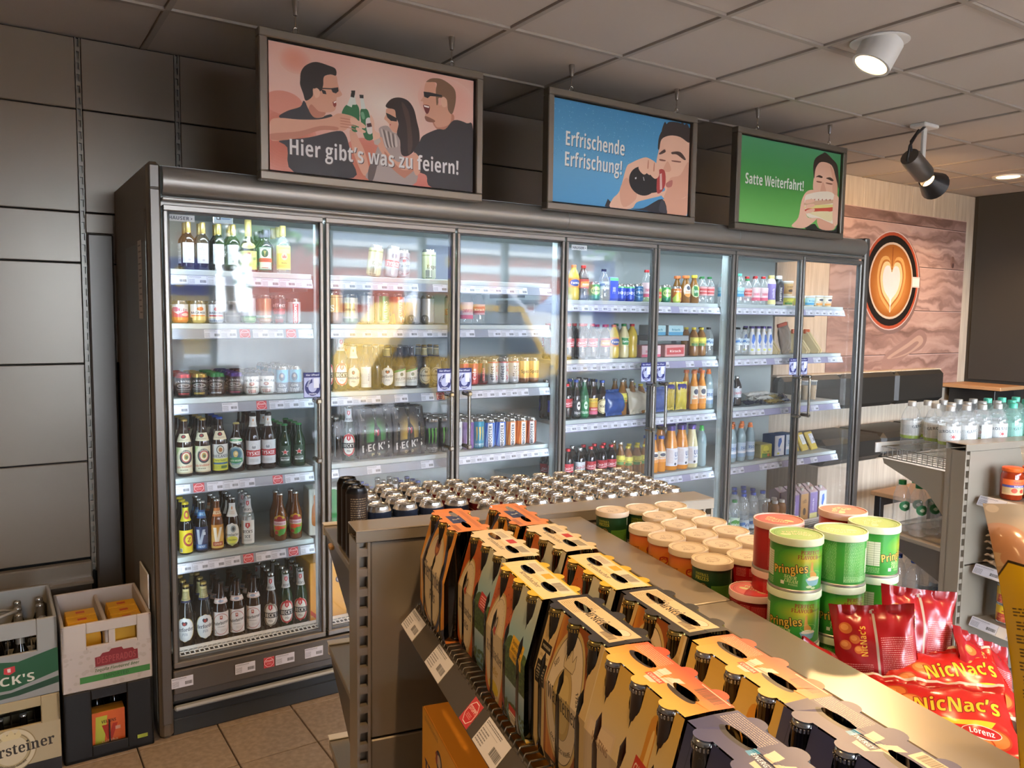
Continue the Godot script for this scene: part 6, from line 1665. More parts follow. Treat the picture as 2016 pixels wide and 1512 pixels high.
func bottle(kind: String) -> Node3D:
	if protos.has(kind): return protos[kind]
	var s: Array = BOT[kind]
	var r: float = s[1]
	var h: float = s[2]
	var o := proto()
	var p := profile(s[0], r, h)
	part(o, "body", B.new().lathe(p, 20), mats[s[3]])
	var cp: Array = s[4]
	var cm: Array = CAPS[cp[0]]
	var cr0 := r * float(cp[2])
	var y0 := h * float(cp[1])
	var cap := B.new()
	if cp[1] > 0.95:
		cr0 = 0.0132
		cap.lathe([Vector2(cr0 * 1.04, y0), Vector2(cr0 * 1.04, y0 + 0.0015), Vector2(cr0 * 0.95, h - 0.0025), Vector2(cr0 * 0.8, h - 0.0004), Vector2(0, h)], 16)
	elif (cp[0] as String).begins_with("sport"):
		cap.lathe([Vector2(cr0, y0 - 0.006), Vector2(cr0, y0 + 0.006), Vector2(cr0 * 0.75, y0 + 0.01), Vector2(cr0 * 0.8, h - 0.004), Vector2(cr0 * 0.6, h), Vector2(0, h)], 16)
	else:
		cap.lathe([Vector2(cr0, y0), Vector2(cr0, h - 0.002), Vector2(cr0 * 0.92, h), Vector2(0, h)], 16)
	part(o, "cap", cap, mt(cp[0], cm[0], cm[1], cm[2]))
	var k := 0
	for l in s[5]:
		part(o, "label" if k == 0 else "neck_label", hug(p, h * l[1], h * l[2], l[3], l[0], l[4]), mats.paper)
		k += 1
	protos[kind] = o
	return o

var lid_meshes := {}
# the drawn-in top of a drinks can, its rim at y = 0
func can_lid(r: float) -> Array:
	var id := "%.4f" % r
	if not lid_meshes.has(id):
		var i := r - 0.006
		var b := B.new().lathe([Vector2(r, -0.014), Vector2(r - 0.0015, -0.010), Vector2(i + 0.0004, -0.0015), Vector2(i + 0.0006, 0.0), Vector2(i - 0.0004, 0.0006), Vector2(i - 0.0014, -0.0002), Vector2(i - 0.0026, -0.0044), Vector2(i - 0.0042, -0.0048), Vector2(i - 0.0052, -0.0036), Vector2(0, -0.0036)], 28)
		var t := B.new()
		var ring := []
		for k in 14: ring.append(Vector3(cos(TAU * k / 14) * 0.006, -0.0022, 0.004 + sin(TAU * k / 14) * 0.0075))
		t.tube(ring, 0.0012, 6, true).box(Vector3(0, -0.0022, -0.005), Vector3(0.011, 0.0014, 0.008), 0.0006)
		var mouth := []
		for k in 14: mouth.append(Vector3(cos(TAU * k / 14) * 0.0085, -0.0035, -0.0115 + sin(TAU * k / 14) * 0.0065))
		t.tube(mouth, 0.0006, 5, true)
		lid_meshes[id] = [b.mesh(), t.mesh()]
	return lid_meshes[id]

func can(key: String, r: float, h: float, lid := "alu") -> Node3D:
	var id := "%s %.3f %.3f" % [key, r, h]
	if protos.has(id): return protos[id]
	var o := proto()
	part(o, "body", B.new().lathe([Vector2(0, 0.003), Vector2(r * 0.7, 0.0), Vector2(r * 0.78, 0.0005), Vector2(r * 0.97, 0.008), Vector2(r, 0.012)], 24, Rect2(cr(key).position + cr(key).size * Vector2(0, 0.96), cr(key).size * Vector2(1, 0.04))).lathe([Vector2(r, 0.012), Vector2(r, h - 0.014)], 24, cr(key)), mats.printed_can)
	var l := can_lid(r)
	part(o, "lid", l[0], mats[lid] if mats.has(lid) else mt(lid, CAPS[lid][0], 0.3, 0.6), Vector3(0, h - 0.0006, 0))
	part(o, "pull_tab", l[1], mats.alu, Vector3(0, h - 0.0006, 0))
	protos[id] = o
	return o

# a carrier of six bottles: card folded over the crowns, open at both ends; its long side faces +z
const PACK_L := 0.196
func six_pack(kind: String, capm: String) -> Node3D:
	var id := "pack " + kind
	if protos.has(id): return protos[id]
	var o := proto()
	var m := tm("carton_" + kind, art_pack(kind), 0.42, 0.0, {"cull_mode": BaseMaterial3D.CULL_DISABLED})
	var b := B.new()
	var hl := PACK_L / 2
	var z0 := 0.0625
	var zt := 0.034
	var ys := 0.13
	var yt := 0.234
	var len := Vector2(z0 - zt, yt - ys).length()
	var V := func(row: float) -> float: return row / 784.0
	for s in [1.0, -1.0]:
		var rot := Vector3(0, 0.0 if s > 0 else PI, 0)
		b.at(Vector3.ZERO, rot)
		b.quad(Vector3(-hl, 0.02, z0), Vector3(hl, 0.02, z0), Vector3(hl, ys, z0), Vector3(-hl, ys, z0), Rect2(0, V.call(454), 1, V.call(280)))
		b.quad(Vector3(-hl, 0.002, z0 - 0.004), Vector3(hl, 0.002, z0 - 0.004), Vector3(hl, 0.02, z0), Vector3(-hl, 0.02, z0), Rect2(0, V.call(734), 1, V.call(50)))
		# the slope with a mouth cut for each crown
		var pg := PackedVector2Array([Vector2(-hl, 0), Vector2(hl, 0), Vector2(hl, len)])
		for xc in [0.0655, 0.0, -0.0655]:
			pg.append(Vector2(xc + 0.014, len))
			for k in 9:
				var t := PI * k / 8
				pg.append(Vector2(xc + cos(t) * 0.014, len - 0.026 - sin(t) * 0.018))
			pg.append(Vector2(xc - 0.014, len))
		pg.append(Vector2(-hl, len))
		_card(b, pg, func(q: Vector2) -> Vector3: return Vector3(q.x, lerpf(ys, yt, q.y / len), lerpf(z0, zt, q.y / len)), func(q: Vector2) -> Vector2: return Vector2(q.x / PACK_L + 0.5, V.call(454 - 266 * q.y / len)))
		# half of the top, with tongues over the crowns and half of the two finger holes
		var tp := PackedVector2Array([Vector2(-hl, 0)])
		for xc in [-0.048, 0.048]:
			for k in 9:
				var t := PI * (1.0 - k / 8.0)
				tp.append(Vector2(xc + cos(t) * 0.026, sin(t) * 0.0075))
		tp.append(Vector2(hl, 0)); tp.append(Vector2(hl, zt))
		for xc in [0.0655, 0.0, -0.0655]:
			for k in 9:
				var t := PI * k / 8
				tp.append(Vector2(xc + cos(t) * 0.0145, zt + sin(t) * 0.012))
		tp.append(Vector2(-hl, zt))
		_card(b, tp, func(q: Vector2) -> Vector3: return Vector3(q.x, 0.2365 if q.y > 0.004 else 0.2375, q.y), func(q: Vector2) -> Vector2: return Vector2(q.x * s / PACK_L + 0.5, V.call(94 + s * 94 * minf(q.y / zt, 1.0) * 0.98)))
	b.at(Vector3.ZERO).box(Vector3(0, 0.0015, 0), Vector3(PACK_L, 0.0015, 0.115))
	part(o, "carton", b, m)
	var p := profile("long", 0.0305, 0.2345)
	p = p.map(func(q): return q + Vector2(0, 0.0025))
	var bm := B.new().lathe(p, 18).mesh()
	var cm: Array = CAPS[capm]
	var cap := B.new()
	for k in 21:
		pass
	cap.lathe([Vector2(0.0142, 0.2235), Vector2(0.0142, 0.2262), Vector2(0.0132, 0.2325), Vector2(0.0108, 0.2352), Vector2(0, 0.2358)], 21)
	var teeth := B.new()
	for k in 21:
		var t := TAU * k / 21
		cap.at(Vector3(sin(t) * 0.0141, 0.2255, cos(t) * 0.0141), Vector3(0, t, 0)).box(Vector3.ZERO, Vector3(0.0022, 0.005, 0.0016), 0.0005)
	var cmesh := cap.mesh()
	for xc in [-0.0655, 0.0, 0.0655]:
		for zc in [-0.0333, 0.0333]:
			var bo := part(o, "bottle", bm, mats.dark_glass if kind != "fruit" else mats.brown_glass, Vector3(xc, 0, zc))
			part(bo, "crown_cap", cmesh, mt("crown_" + capm, cm[0], 0.25, 0.85))
	protos[id] = o
	return o

func _card(b: B, pg: PackedVector2Array, at: Callable, uv: Callable) -> void:
	var t := Geometry2D.triangulate_polygon(pg)
	for i in range(0, t.size(), 3):
		var q := [pg[t[i]], pg[t[i + 1]], pg[t[i + 2]]]
		b.tri(at.call(q[0]), at.call(q[1]), at.call(q[2]), uv.call(q[0]), uv.call(q[1]), uv.call(q[2]))

func snack_can(kind: String, lid: int, r: float, h: float) -> Node3D:
	var id := "snack %s %.3f" % [kind, r]
	if protos.has(id): return protos[id]
	var o := proto()
	var m: StandardMaterial3D = tm("snack_" + kind, art_snack_can(kind), 0.3, 0.1) if not mats.has("snack_" + kind) else mats["snack_" + kind]
	part(o, "body", B.new().lathe([Vector2(r * 0.95, 0.003), Vector2(r * 0.95, h - 0.01)], 36), m)
	part(o, "base_rim", B.new().lathe([Vector2(0, 0.002), Vector2(r * 0.93, 0.0), Vector2(r * 0.98, 0.001), Vector2(r * 0.98, 0.004), Vector2(r * 0.95, 0.005)], 36), mats.alu_dull)
	var cols := [["6aa84a", "3f7a2c"], ["d8c9b0", "8a7a64"], ["c8484a", "8a2428"]]
	var lm: StandardMaterial3D = mats["lid_%d" % lid] if mats.has("lid_%d" % lid) else tm("lid_%d" % lid, art_lid(cols[lid][0], cols[lid][1], 1 if lid == 1 else 0), 0.35)
	var rim := mt("lid_rim_%d" % lid, ["c9d8b8", "d6c9b2", "d8b8b0"][lid], 0.35)
	part(o, "lid", B.new().lathe([Vector2(r * 0.97, h - 0.013), Vector2(r, h - 0.012), Vector2(r, h - 0.002), Vector2(r * 0.985, h), Vector2(r * 0.95, h), Vector2(r * 0.94, h - 0.002)], 36), rim)
	part(o, "lid_print", B.new().disc(r * 0.945, h - 0.0018, 36), lm)
	protos[id] = o
	return o
# ---------------------------------------------------------------- the two gondolas, their goods, and the crates
const G0 := Vector3(0.141, 0, 1.52)       # front left corner of the near gondola's head
const F0 := Vector3(2.769, 0, 1.558)      # the same of the far gondola
func fr(o: Vector3, turn: float, u: float, y: float, v: float) -> Vector3:
	return o + Basis(Vector3.UP, turn) * Vector3(u, y, v)
func gw(u: float, y: float, v: float) -> Vector3: return fr(G0, G_TURN, u, y, v)
func sw(u: float, y: float, v: float) -> Vector3: return fr(gw(0.5295, 0, 0), S_TURN, u, y, v)
func fw(u: float, y: float, v: float) -> Vector3: return fr(F0, G_TURN, u, y, v)

# the head of a gondola: two slotted uprights, panels, a cap over both, in its own frame
func head_unit(o: Node3D, w: float, h: float) -> void:
	part(o, "cap", B.new().box(Vector3(w / 2, h - 0.002, -0.046), Vector3(w + 0.004, 0.004, 0.096), 0.0015).box(Vector3(w / 2, h - 0.016, -0.0005), Vector3(w + 0.004, 0.026, 0.003), 0.001).box(Vector3(w / 2, h - 0.016, -0.0925), Vector3(w + 0.004, 0.026, 0.003), 0.001), mats.unit_grey)
	for x in [0.016, w - 0.016]:
		for s in [1, -1]:
			part(o, "upright", slotted(0.032, 0.0, h - 0.03, 0.0475, 0.02), mats.unit_grey, Vector3(x, 0, -0.011 if s > 0 else -0.081), Vector3(0, 0 if s > 0 else PI, 0))
		part(o, "upright_side", B.new().box(Vector3(x + (-0.0145 if x < w / 2 else 0.0145), (h - 0.03) / 2, -0.046), Vector3(0.003, h - 0.03, 0.05)), mats.unit_grey)
	var y := 0.16
	for k in 3:
		var top: float = [0.655, 0.655 + 0.0, h - 0.03][k]
		if k == 1: continue
		var h0: float = 0.16 if k == 0 else 0.66
		for z in [-0.012, -0.08]:
			part(o, "panel", B.new().box(Vector3(w / 2, (h0 + top) / 2, z), Vector3(w - 0.068, top - h0, 0.012), 0.003), mats.unit_grey)
	part(o, "foot", B.new().box(Vector3(w / 2, 0.08, -0.046), Vector3(w, 0.16, 0.09), 0.004), mats.steel_dark)

# a shelf of parallel wires with a leaning price rail along +z at x0; wires run along x
func wire_shelf(o: Node3D, x0: float, x1: float, y: float, z0: float, z1: float, pat: String) -> void:
	var b := B.new()
	var z := z0 + 0.01
	while z < z1:
		b.tube([Vector3(x0 + 0.004, y - 0.012, z), Vector3(x0 + 0.008, y, z), Vector3(x1, y, z)], 0.0019, 5)
		z += 0.0215
	for x in [x0 + 0.045, (x0 + x1) / 2, x1 - 0.02]:
		b.tube([Vector3(x, y - 0.004, z0), Vector3(x, y - 0.004, z1)], 0.0026, 6)
	var s := part(o, "wire_shelf", b, mats.chrome)
	var mid := (z0 + z1) / 2
	var lean := 0.75
	part(s, "price_rail", B.new().box(Vector3.ZERO, Vector3(z1 - z0, 0.052, 0.003), 0.001).box(Vector3(0, 0.027, -0.008), Vector3(z1 - z0, 0.004, 0.02), 0.001), mats.steel_dark, Vector3(x0 - 0.012, y - 0.032, mid), Vector3(-lean, -PI / 2, 0))
	var n := pat.length()
	var w := (z1 - z0) / n
	for i in n:
		if pat[i] == ".": continue
		var st := pat[i] == "s"
		var e := Basis(Vector3.UP, -PI / 2) * Basis(Vector3.RIGHT, -lean)
		part(s, "stop_sign" if st else "price_tag", card("stop" if st else ("tag" if i % 2 else "tag_b"), 0.045 if st else w * 0.98, 0.048), mats.paper, Vector3(x0 - 0.012, y - 0.032, z0 + w * (i + 0.5)) + e * Vector3(0, 0, 0.003), Vector3(-lean, -PI / 2, 0))

func rail_shelf(o: Node3D, x0: float, x1: float, y: float, depth: float, tags: bool) -> void:
	# behind the head: a solid shelf towards -z with its rail and a slanted bracket at the end
	var s := part(o, "shelf", B.new().box(Vector3((x0 + x1) / 2, y - 0.01, -0.094 - depth / 2), Vector3(x1 - x0, 0.018, depth), 0.002), mats.unit_grey)
	part(s, "price_rail", B.new().box(Vector3((x0 + x1) / 2, y - 0.014, -0.1 - depth), Vector3(x1 - x0, 0.03, 0.012), 0.002).box(Vector3((x0 + x1) / 2, y + 0.002, -0.105 - depth), Vector3(x1 - x0, 0.004, 0.03), 0.001), mats.white_plastic)
	for x in [x0 + 0.01, x1 - 0.01]:
		part(s, "bracket", B.new().at(Vector3(x - 0.002, 0, 0), Vector3(0, -PI / 2, 0)).extrude(PackedVector2Array([Vector2(-0.094, y - 0.02), Vector2(-0.094 - depth * 0.95, y - 0.02), Vector2(-0.094 - depth * 0.9, y - 0.04), Vector2(-0.094, y - 0.15)]), 0.0, 0.004), mats.steel_dark)

func build_near_gondola() -> void:
	var h := thing("gondola_head", "grey metal gondola head with slotted uprights, cans on its far side", "shelf", G0, G_TURN)
	head_unit(h, 1.0, 1.171)
	rail_shelf(h, 0.0, 1.0, 1.065, 0.37, true)
	rail_shelf(h, 0.0, 1.0, 0.74, 0.3, true)
	rail_shelf(h, 0.0, 1.0, 0.46, 0.3, true)
	part(h, "tag_holder", B.new().box(Vector3(-0.012, 1.06, -0.27), Vector3(0.012, 0.012, 0.03), 0.003), mt("wood_tag", "b8925c", 0.5))
	var s := thing("gondola_spine", "long grey double-sided gondola running from its head towards the camera", "shelf", gw(0.5295, 0, 0), S_TURN)
	var L := 2.2
	for q in [[0.004, 0.64], [0.645, 1.32], [1.325, L]]:
		part(s, "cap", B.new().box(Vector3(0.003, 1.155, (q[0] + q[1]) / 2), Vector3(0.092, 0.004, q[1] - q[0]), 0.0015).box(Vector3(-0.0415, 1.14, (q[0] + q[1]) / 2), Vector3(0.003, 0.028, q[1] - q[0])).box(Vector3(0.0475, 1.14, (q[0] + q[1]) / 2), Vector3(0.003, 0.028, q[1] - q[0])), mats.unit_grey)
	for y in [[0.16, 0.655], [0.66, 1.15]]:
		for x in [-0.028, 0.034]:
			part(s, "panel", B.new().box(Vector3(x, (y[0] + y[1]) / 2, L / 2 + 0.01), Vector3(0.012, y[1] - y[0], L), 0.003), mats.unit_grey)
	wire_shelf(s, -0.395, -0.045, 0.985, 0.02, L, "t.t.st.t.tt.t.t.s.t.")
	part(s, "solid_shelf", B.new().box(Vector3(0.235, 1.016, L / 2 + 0.02), Vector3(0.4, 0.02, L - 0.03), 0.003).box(Vector3(0.436, 1.02, L / 2 + 0.02), Vector3(0.006, 0.05, L - 0.03), 0.002), mats.unit_grey)
	part(s, "lower_shelf", B.new().box(Vector3(-0.22, 0.535, L / 2 + 0.02), Vector3(0.36, 0.02, L - 0.03), 0.003), mats.unit_grey)
	part(s, "foot", B.new().box(Vector3(0.0, 0.07, L / 2 + 0.02), Vector3(0.8, 0.14, L - 0.03), 0.004), mats.steel_dark)
	# six-packs, two to a row
	var packs := [
		["amber", "gold_cap", "orange six-pack of beer bottles with white oval print", 0.0, 0.184, 0.179],
		["island", "gold_cap", "amber and sky-blue six-pack with red badge", 0.031, 0.382, 0.377],
		["lemon", "gold_cap", "amber and sky-blue six-pack with yellow badge and tongues", 0.015, 0.6, 0.598],
		["crown", "gold_cap", "cream and black six-pack with crown emblem", 0.027, 0.795, 0.8],
		["fruit", "silver_cap", "orange and cream six-pack with red plus emblem", 0.021, 0.994, 1.009],
		["night", "silver_cap", "dark blue six-pack with white plus emblem", 0.021, 1.197, 1.201]]
	for c in 2:
		for i in 6:
			var q: Array = packs[i]
			var u: float = (-0.333 + q[3]) if c == 0 else (-0.181 + q[3] * 0.5 - 0.012)
			put(six_pack(q[0], q[1]), "six_pack", q[2] + [", by the price rail", ", by the grey spine"][c], "six-pack", sw(u, 0.9875, q[4 + c]), S_TURN - PI / 2 + [0.0, 0.02, -0.015, 0.01, 0.0, 0.015][i], "six-packs on the wire shelf")
	# an orange case of beer underneath
	var cs := proto()
	part(cs, "case", B.new().box(Vector3(0, 0.13, 0), Vector3(0.4, 0.26, 0.2), 0.002), mt("case_orange", "d08a2a", 0.5))
	var tc: StandardMaterial3D = tm("case_print", art_case(), 0.5)
	# the print stands on end on the sheet and lies along the case here
	var b := B.new()
	var f := [Vector3(-0.2, 0, 0.1012), Vector3(0.2, 0, 0.1012), Vector3(0.2, 0.26, 0.1012), Vector3(-0.2, 0.26, 0.1012)]
	b.tri(f[0], f[1], f[2], Vector2(0, 0), Vector2(0, 1), Vector2(1, 1))
	b.tri(f[0], f[2], f[3], Vector2(0, 0), Vector2(1, 1), Vector2(1, 0))
	part(cs, "print", b, tc)
	part(cs, "grip_hole", B.new().at(Vector3(0.02, 0.2605, 0)).lathe([Vector2(0.024, 0), Vector2(0.0, 0.0006)], 20), mats.gap_black)
	put(cs, "beer_case", "orange printed beer case standing below the wire shelf", "case", sw(-0.31, 0.545, 0.37), S_TURN - PI / 2)
	# cans on the far side of the head, packed in a grid
	var cans := {"n": can("can_navy", 0.033, 0.115), "m": can("can_maroon", 0.033, 0.115), "b": can("can_blue", 0.033, 0.115)}
	var names := {"n": "silver-shouldered dark can", "m": "red-shouldered can", "b": "blue-shouldered can"}
	for r in 5:
		var line: String = ["nnnnmmmmmbbbb", "nnnnmmmmbbbbb", "nnnmmmmmbbbbb", "nnnmmmmmbbbbb", "nnnmmmmbbbbbb"][r]
		for i in 13:
			if r == 0 and i < 4: continue
			var k := line[i]
			put(cans[k], "drink_can", "%s, %s row from the panel, %s from the row's left end" % [names[k], ["first", "second", "third", "fourth", "fifth"][r], NTH[i]], "can", gw(0.094 + 0.0708 * i + (0.004 if r % 2 else 0.0), 1.0653, -0.1285 - 0.0715 * r), G_TURN + rng.randf() * TAU, "cans behind the gondola head")
	for i in 3:
		put(can("can_chip_black", 0.027, 0.18, "black_cap"), "tall_can", "tall black can with pale print at the gondola's left end, %s from the panel" % NTH[i], "can", gw(0.028, 1.0653, -0.135 - 0.06 * i), G_TURN, "tall black cans at the gondola end")
	build_snacks()

func build_snacks() -> void:
	# small cans with cream lids, two high; only the upper layer and what carries it
	var base := 1.027
	var r := 0.0415
	var hh := 0.084
	var us := [0.09, 0.174, 0.258]
	var vs := [0.1, 0.184, 0.268, 0.352, 0.437, 0.522, 0.606]
	var kinds := [["darkgreen", "darkgreen", "darkgreen"], ["", "darkgreen", "darkgreen"], ["orange", "orange", "orange"], ["orange", "orange", "orange"], ["orange", "orange", "orange"], ["darkgreen", "red", "orange"], ["", "red", "red"]]
	var nm := {"darkgreen": "dark green snack can", "orange": "orange snack can", "red": "red snack can"}
	for j in 7:
		for i in 3:
			var k: String = kinds[j][i]
			if k == "": continue
			for lay in 2:
				put(snack_can(k, 1, r, hh), "snack_can", "%s, cream lid, %s layer, %s row from gondola head, %s from spine" % [nm[k], ["lower", "upper"][lay], NTH[j], NTH[i]], "snack can", sw(us[i], base + hh * lay, vs[j]), S_TURN + [-0.6, -0.75, -0.5, -0.9, -0.65, -0.7, -0.4][j] + 0.2 * i, "small snack cans with cream lids")
	var R := 0.0452
	var H := 0.0925
	# green and red stacks
	var st := [["green", 0, 0.104, 0.742, 3, -0.62], ["green", 0, 0.199, 0.745, 3, 2.4], ["green", 0, 0.296, 0.725, 3, 0.5], ["red", 2, 0.14, 0.652, 3, 1.9], ["red", 2, 0.31, 0.632, 3, 0.4]]
	for i in st.size():
		var q: Array = st[i]
		for k in q[4]:
			var where: String = ["bottom", "middle", "top"][k]
			var look: String = "green snack can" if q[0] == "green" else "red snack can"
			var turn: float = q[5] + ([0.3, -0.15, 0.0][k] if i != 1 else [0.0, -2.9, 0.0][k])
			put(snack_can(q[0], q[1], R, H), "snack_can", "%s with %s lid, %s of %s" % [look, "green" if q[0] == "green" else "red", where, ["the stack nearest the spine", "the middle green stack", "the green stack farthest from the spine", "the red stack beside the spine", "the rear red stack by the aisle"][i]], "snack can", sw(q[2], base + H * k, q[3]), S_TURN + turn, "snack cans stacked three high")
	put(snack_can("red", 2, R, H), "snack_can", "red snack can with red lid standing alone between cream lids and green stacks", "snack can", sw(0.094, base + 0.055, 0.648), S_TURN - 1.2)
	nuts_and_bag()

func pillow(w: float, h: float, t: float, crimp := 0.016) -> B:
	var b := B.new()
	for s in [1.0, -1.0]:
		b.at(Vector3.ZERO, Vector3(0, 0.0 if s > 0 else PI, 0))
		b.grid(func(u: float, v: float) -> Vector3:
			var x := (u - 0.5) * 2.0
			var y := (v - 0.5) * 2.0
			var e := pow(maxf(1.0 - pow(absf(y) / (1.0 - crimp / h * 2.0), 2.2), 0.0), 0.6) * pow(maxf(1.0 - pow(absf(x), 2.6), 0.0), 0.55)
			var wr := 0.006 * sin(x * 9.0 + y * 3.0) * sin(y * 7.0 - x * 2.0) * (1.0 - e * 0.5) + 0.0035 * sin(x * 21.0) * pow(absf(y), 3.0)
			return Vector3(x * w / 2 * (1.0 - 0.05 * (1.0 - y * y)), y * h / 2 * (1.0 - 0.03 * (1.0 - x * x)), e * t / 2 + wr * 0.6), 26, 26)
	return b

func nuts_and_bag() -> void:
	var front := tm("nuts_print", art_nuts(), 0.25)
	var back := tm("nuts_back_print", art_nuts_back(), 0.25)
	var lying := pillow(0.2, 0.14, 0.045).mesh()
	var stand := pillow(0.13, 0.17, 0.04).mesh()
	var k := 0
	for q in [[lying, front, 0.17, 1.085, 0.99, Vector3(-1.15, -0.75, 0.1), "red nut packet lying flat, its yellow lettering up, nearest the bag"], [lying, front, 0.25, 1.1, 0.93, Vector3(-1.1, -0.4, 0.0), "red nut packet lying behind the nearest lying one"],
		[stand, back, 0.17, 1.125, 0.865, Vector3(-0.15, -0.65, 0.12), "dark red nut packet standing with its printed back to the camera"], [stand, back, 0.262, 1.14, 0.86, Vector3(-0.2, -0.3, -0.12), "dark red nut packet standing behind the other, by the aisle"],
		[stand, back, 0.12, 1.07, 0.855, Vector3(-0.7, 0.4, 0.9), "crumpled dark red nut packet against the front green stack"], [stand, back, 0.115, 1.06, 0.94, Vector3(-0.9, 0.7, 0.7), "crumpled dark red nut packet beside the grey ledge"], [stand, back, 0.33, 1.08, 0.94, Vector3(-0.5, 0.2, -0.5), "dark red nut packet half hidden at the aisle edge"]]:
		var o := part(self, numbered("nut_packet"), q[0], q[1], sw(q[2], q[3], q[4]), Vector3.ZERO)
		o.basis = Basis(Vector3.UP, S_TURN) * Basis.from_euler(q[5])
		tag(o, q[6], "packet", "red nut packets")
		k += 1
	var tr := thing("tray", "white display tray under the lying red nut packets", "tray", sw(0.2, 1.028, 1.0), S_TURN)
	part(tr, "base", B.new().box(Vector3(0, 0.002, 0), Vector3(0.26, 0.004, 0.3)), mats.white_plastic)
	for s in [[0.0, 0.15, 0.26, 0.004], [0.0, -0.15, 0.26, 0.004], [-0.13, 0.0, 0.004, 0.3], [0.13, 0.0, 0.004, 0.3]]:
		part(tr, "side", B.new().box(Vector3(s[0], 0.025, s[1]), Vector3(s[2], 0.05, s[3])), mats.white_plastic)
	var bag := thing("snack_bag", "big transparent snack bag with yellow printed panels leaning at the ledge end", "bag", sw(0.15, 1.3, 1.3), 0.0)
	var bm := part(bag, "bag_body", pillow(0.34, 0.36, 0.16, 0.03), tm("bag_print", art_bag(), 0.16))
	bm.basis = Basis(Vector3.UP, S_TURN - 0.75) * Basis(Vector3.RIGHT, -0.28) * Basis(Vector3.BACK, 0.12)
	var fold := B.new().grid(func(u: float, v: float) -> Vector3: return Vector3((u - 0.5) * 0.24, v * 0.09, 0.02 * sin(u * 9.0) + 0.015 * sin(v * 5.0 + u * 4.0)), 14, 6)
	var fo := part(bag, "crumpled_top", fold, mats.film)
	fo.basis = Basis(Vector3.UP, S_TURN - 0.75) * Basis(Vector3.RIGHT, -0.28) * Basis(Vector3.BACK, 0.12)
	fo.position = fo.basis * Vector3(0, 0.16, 0)

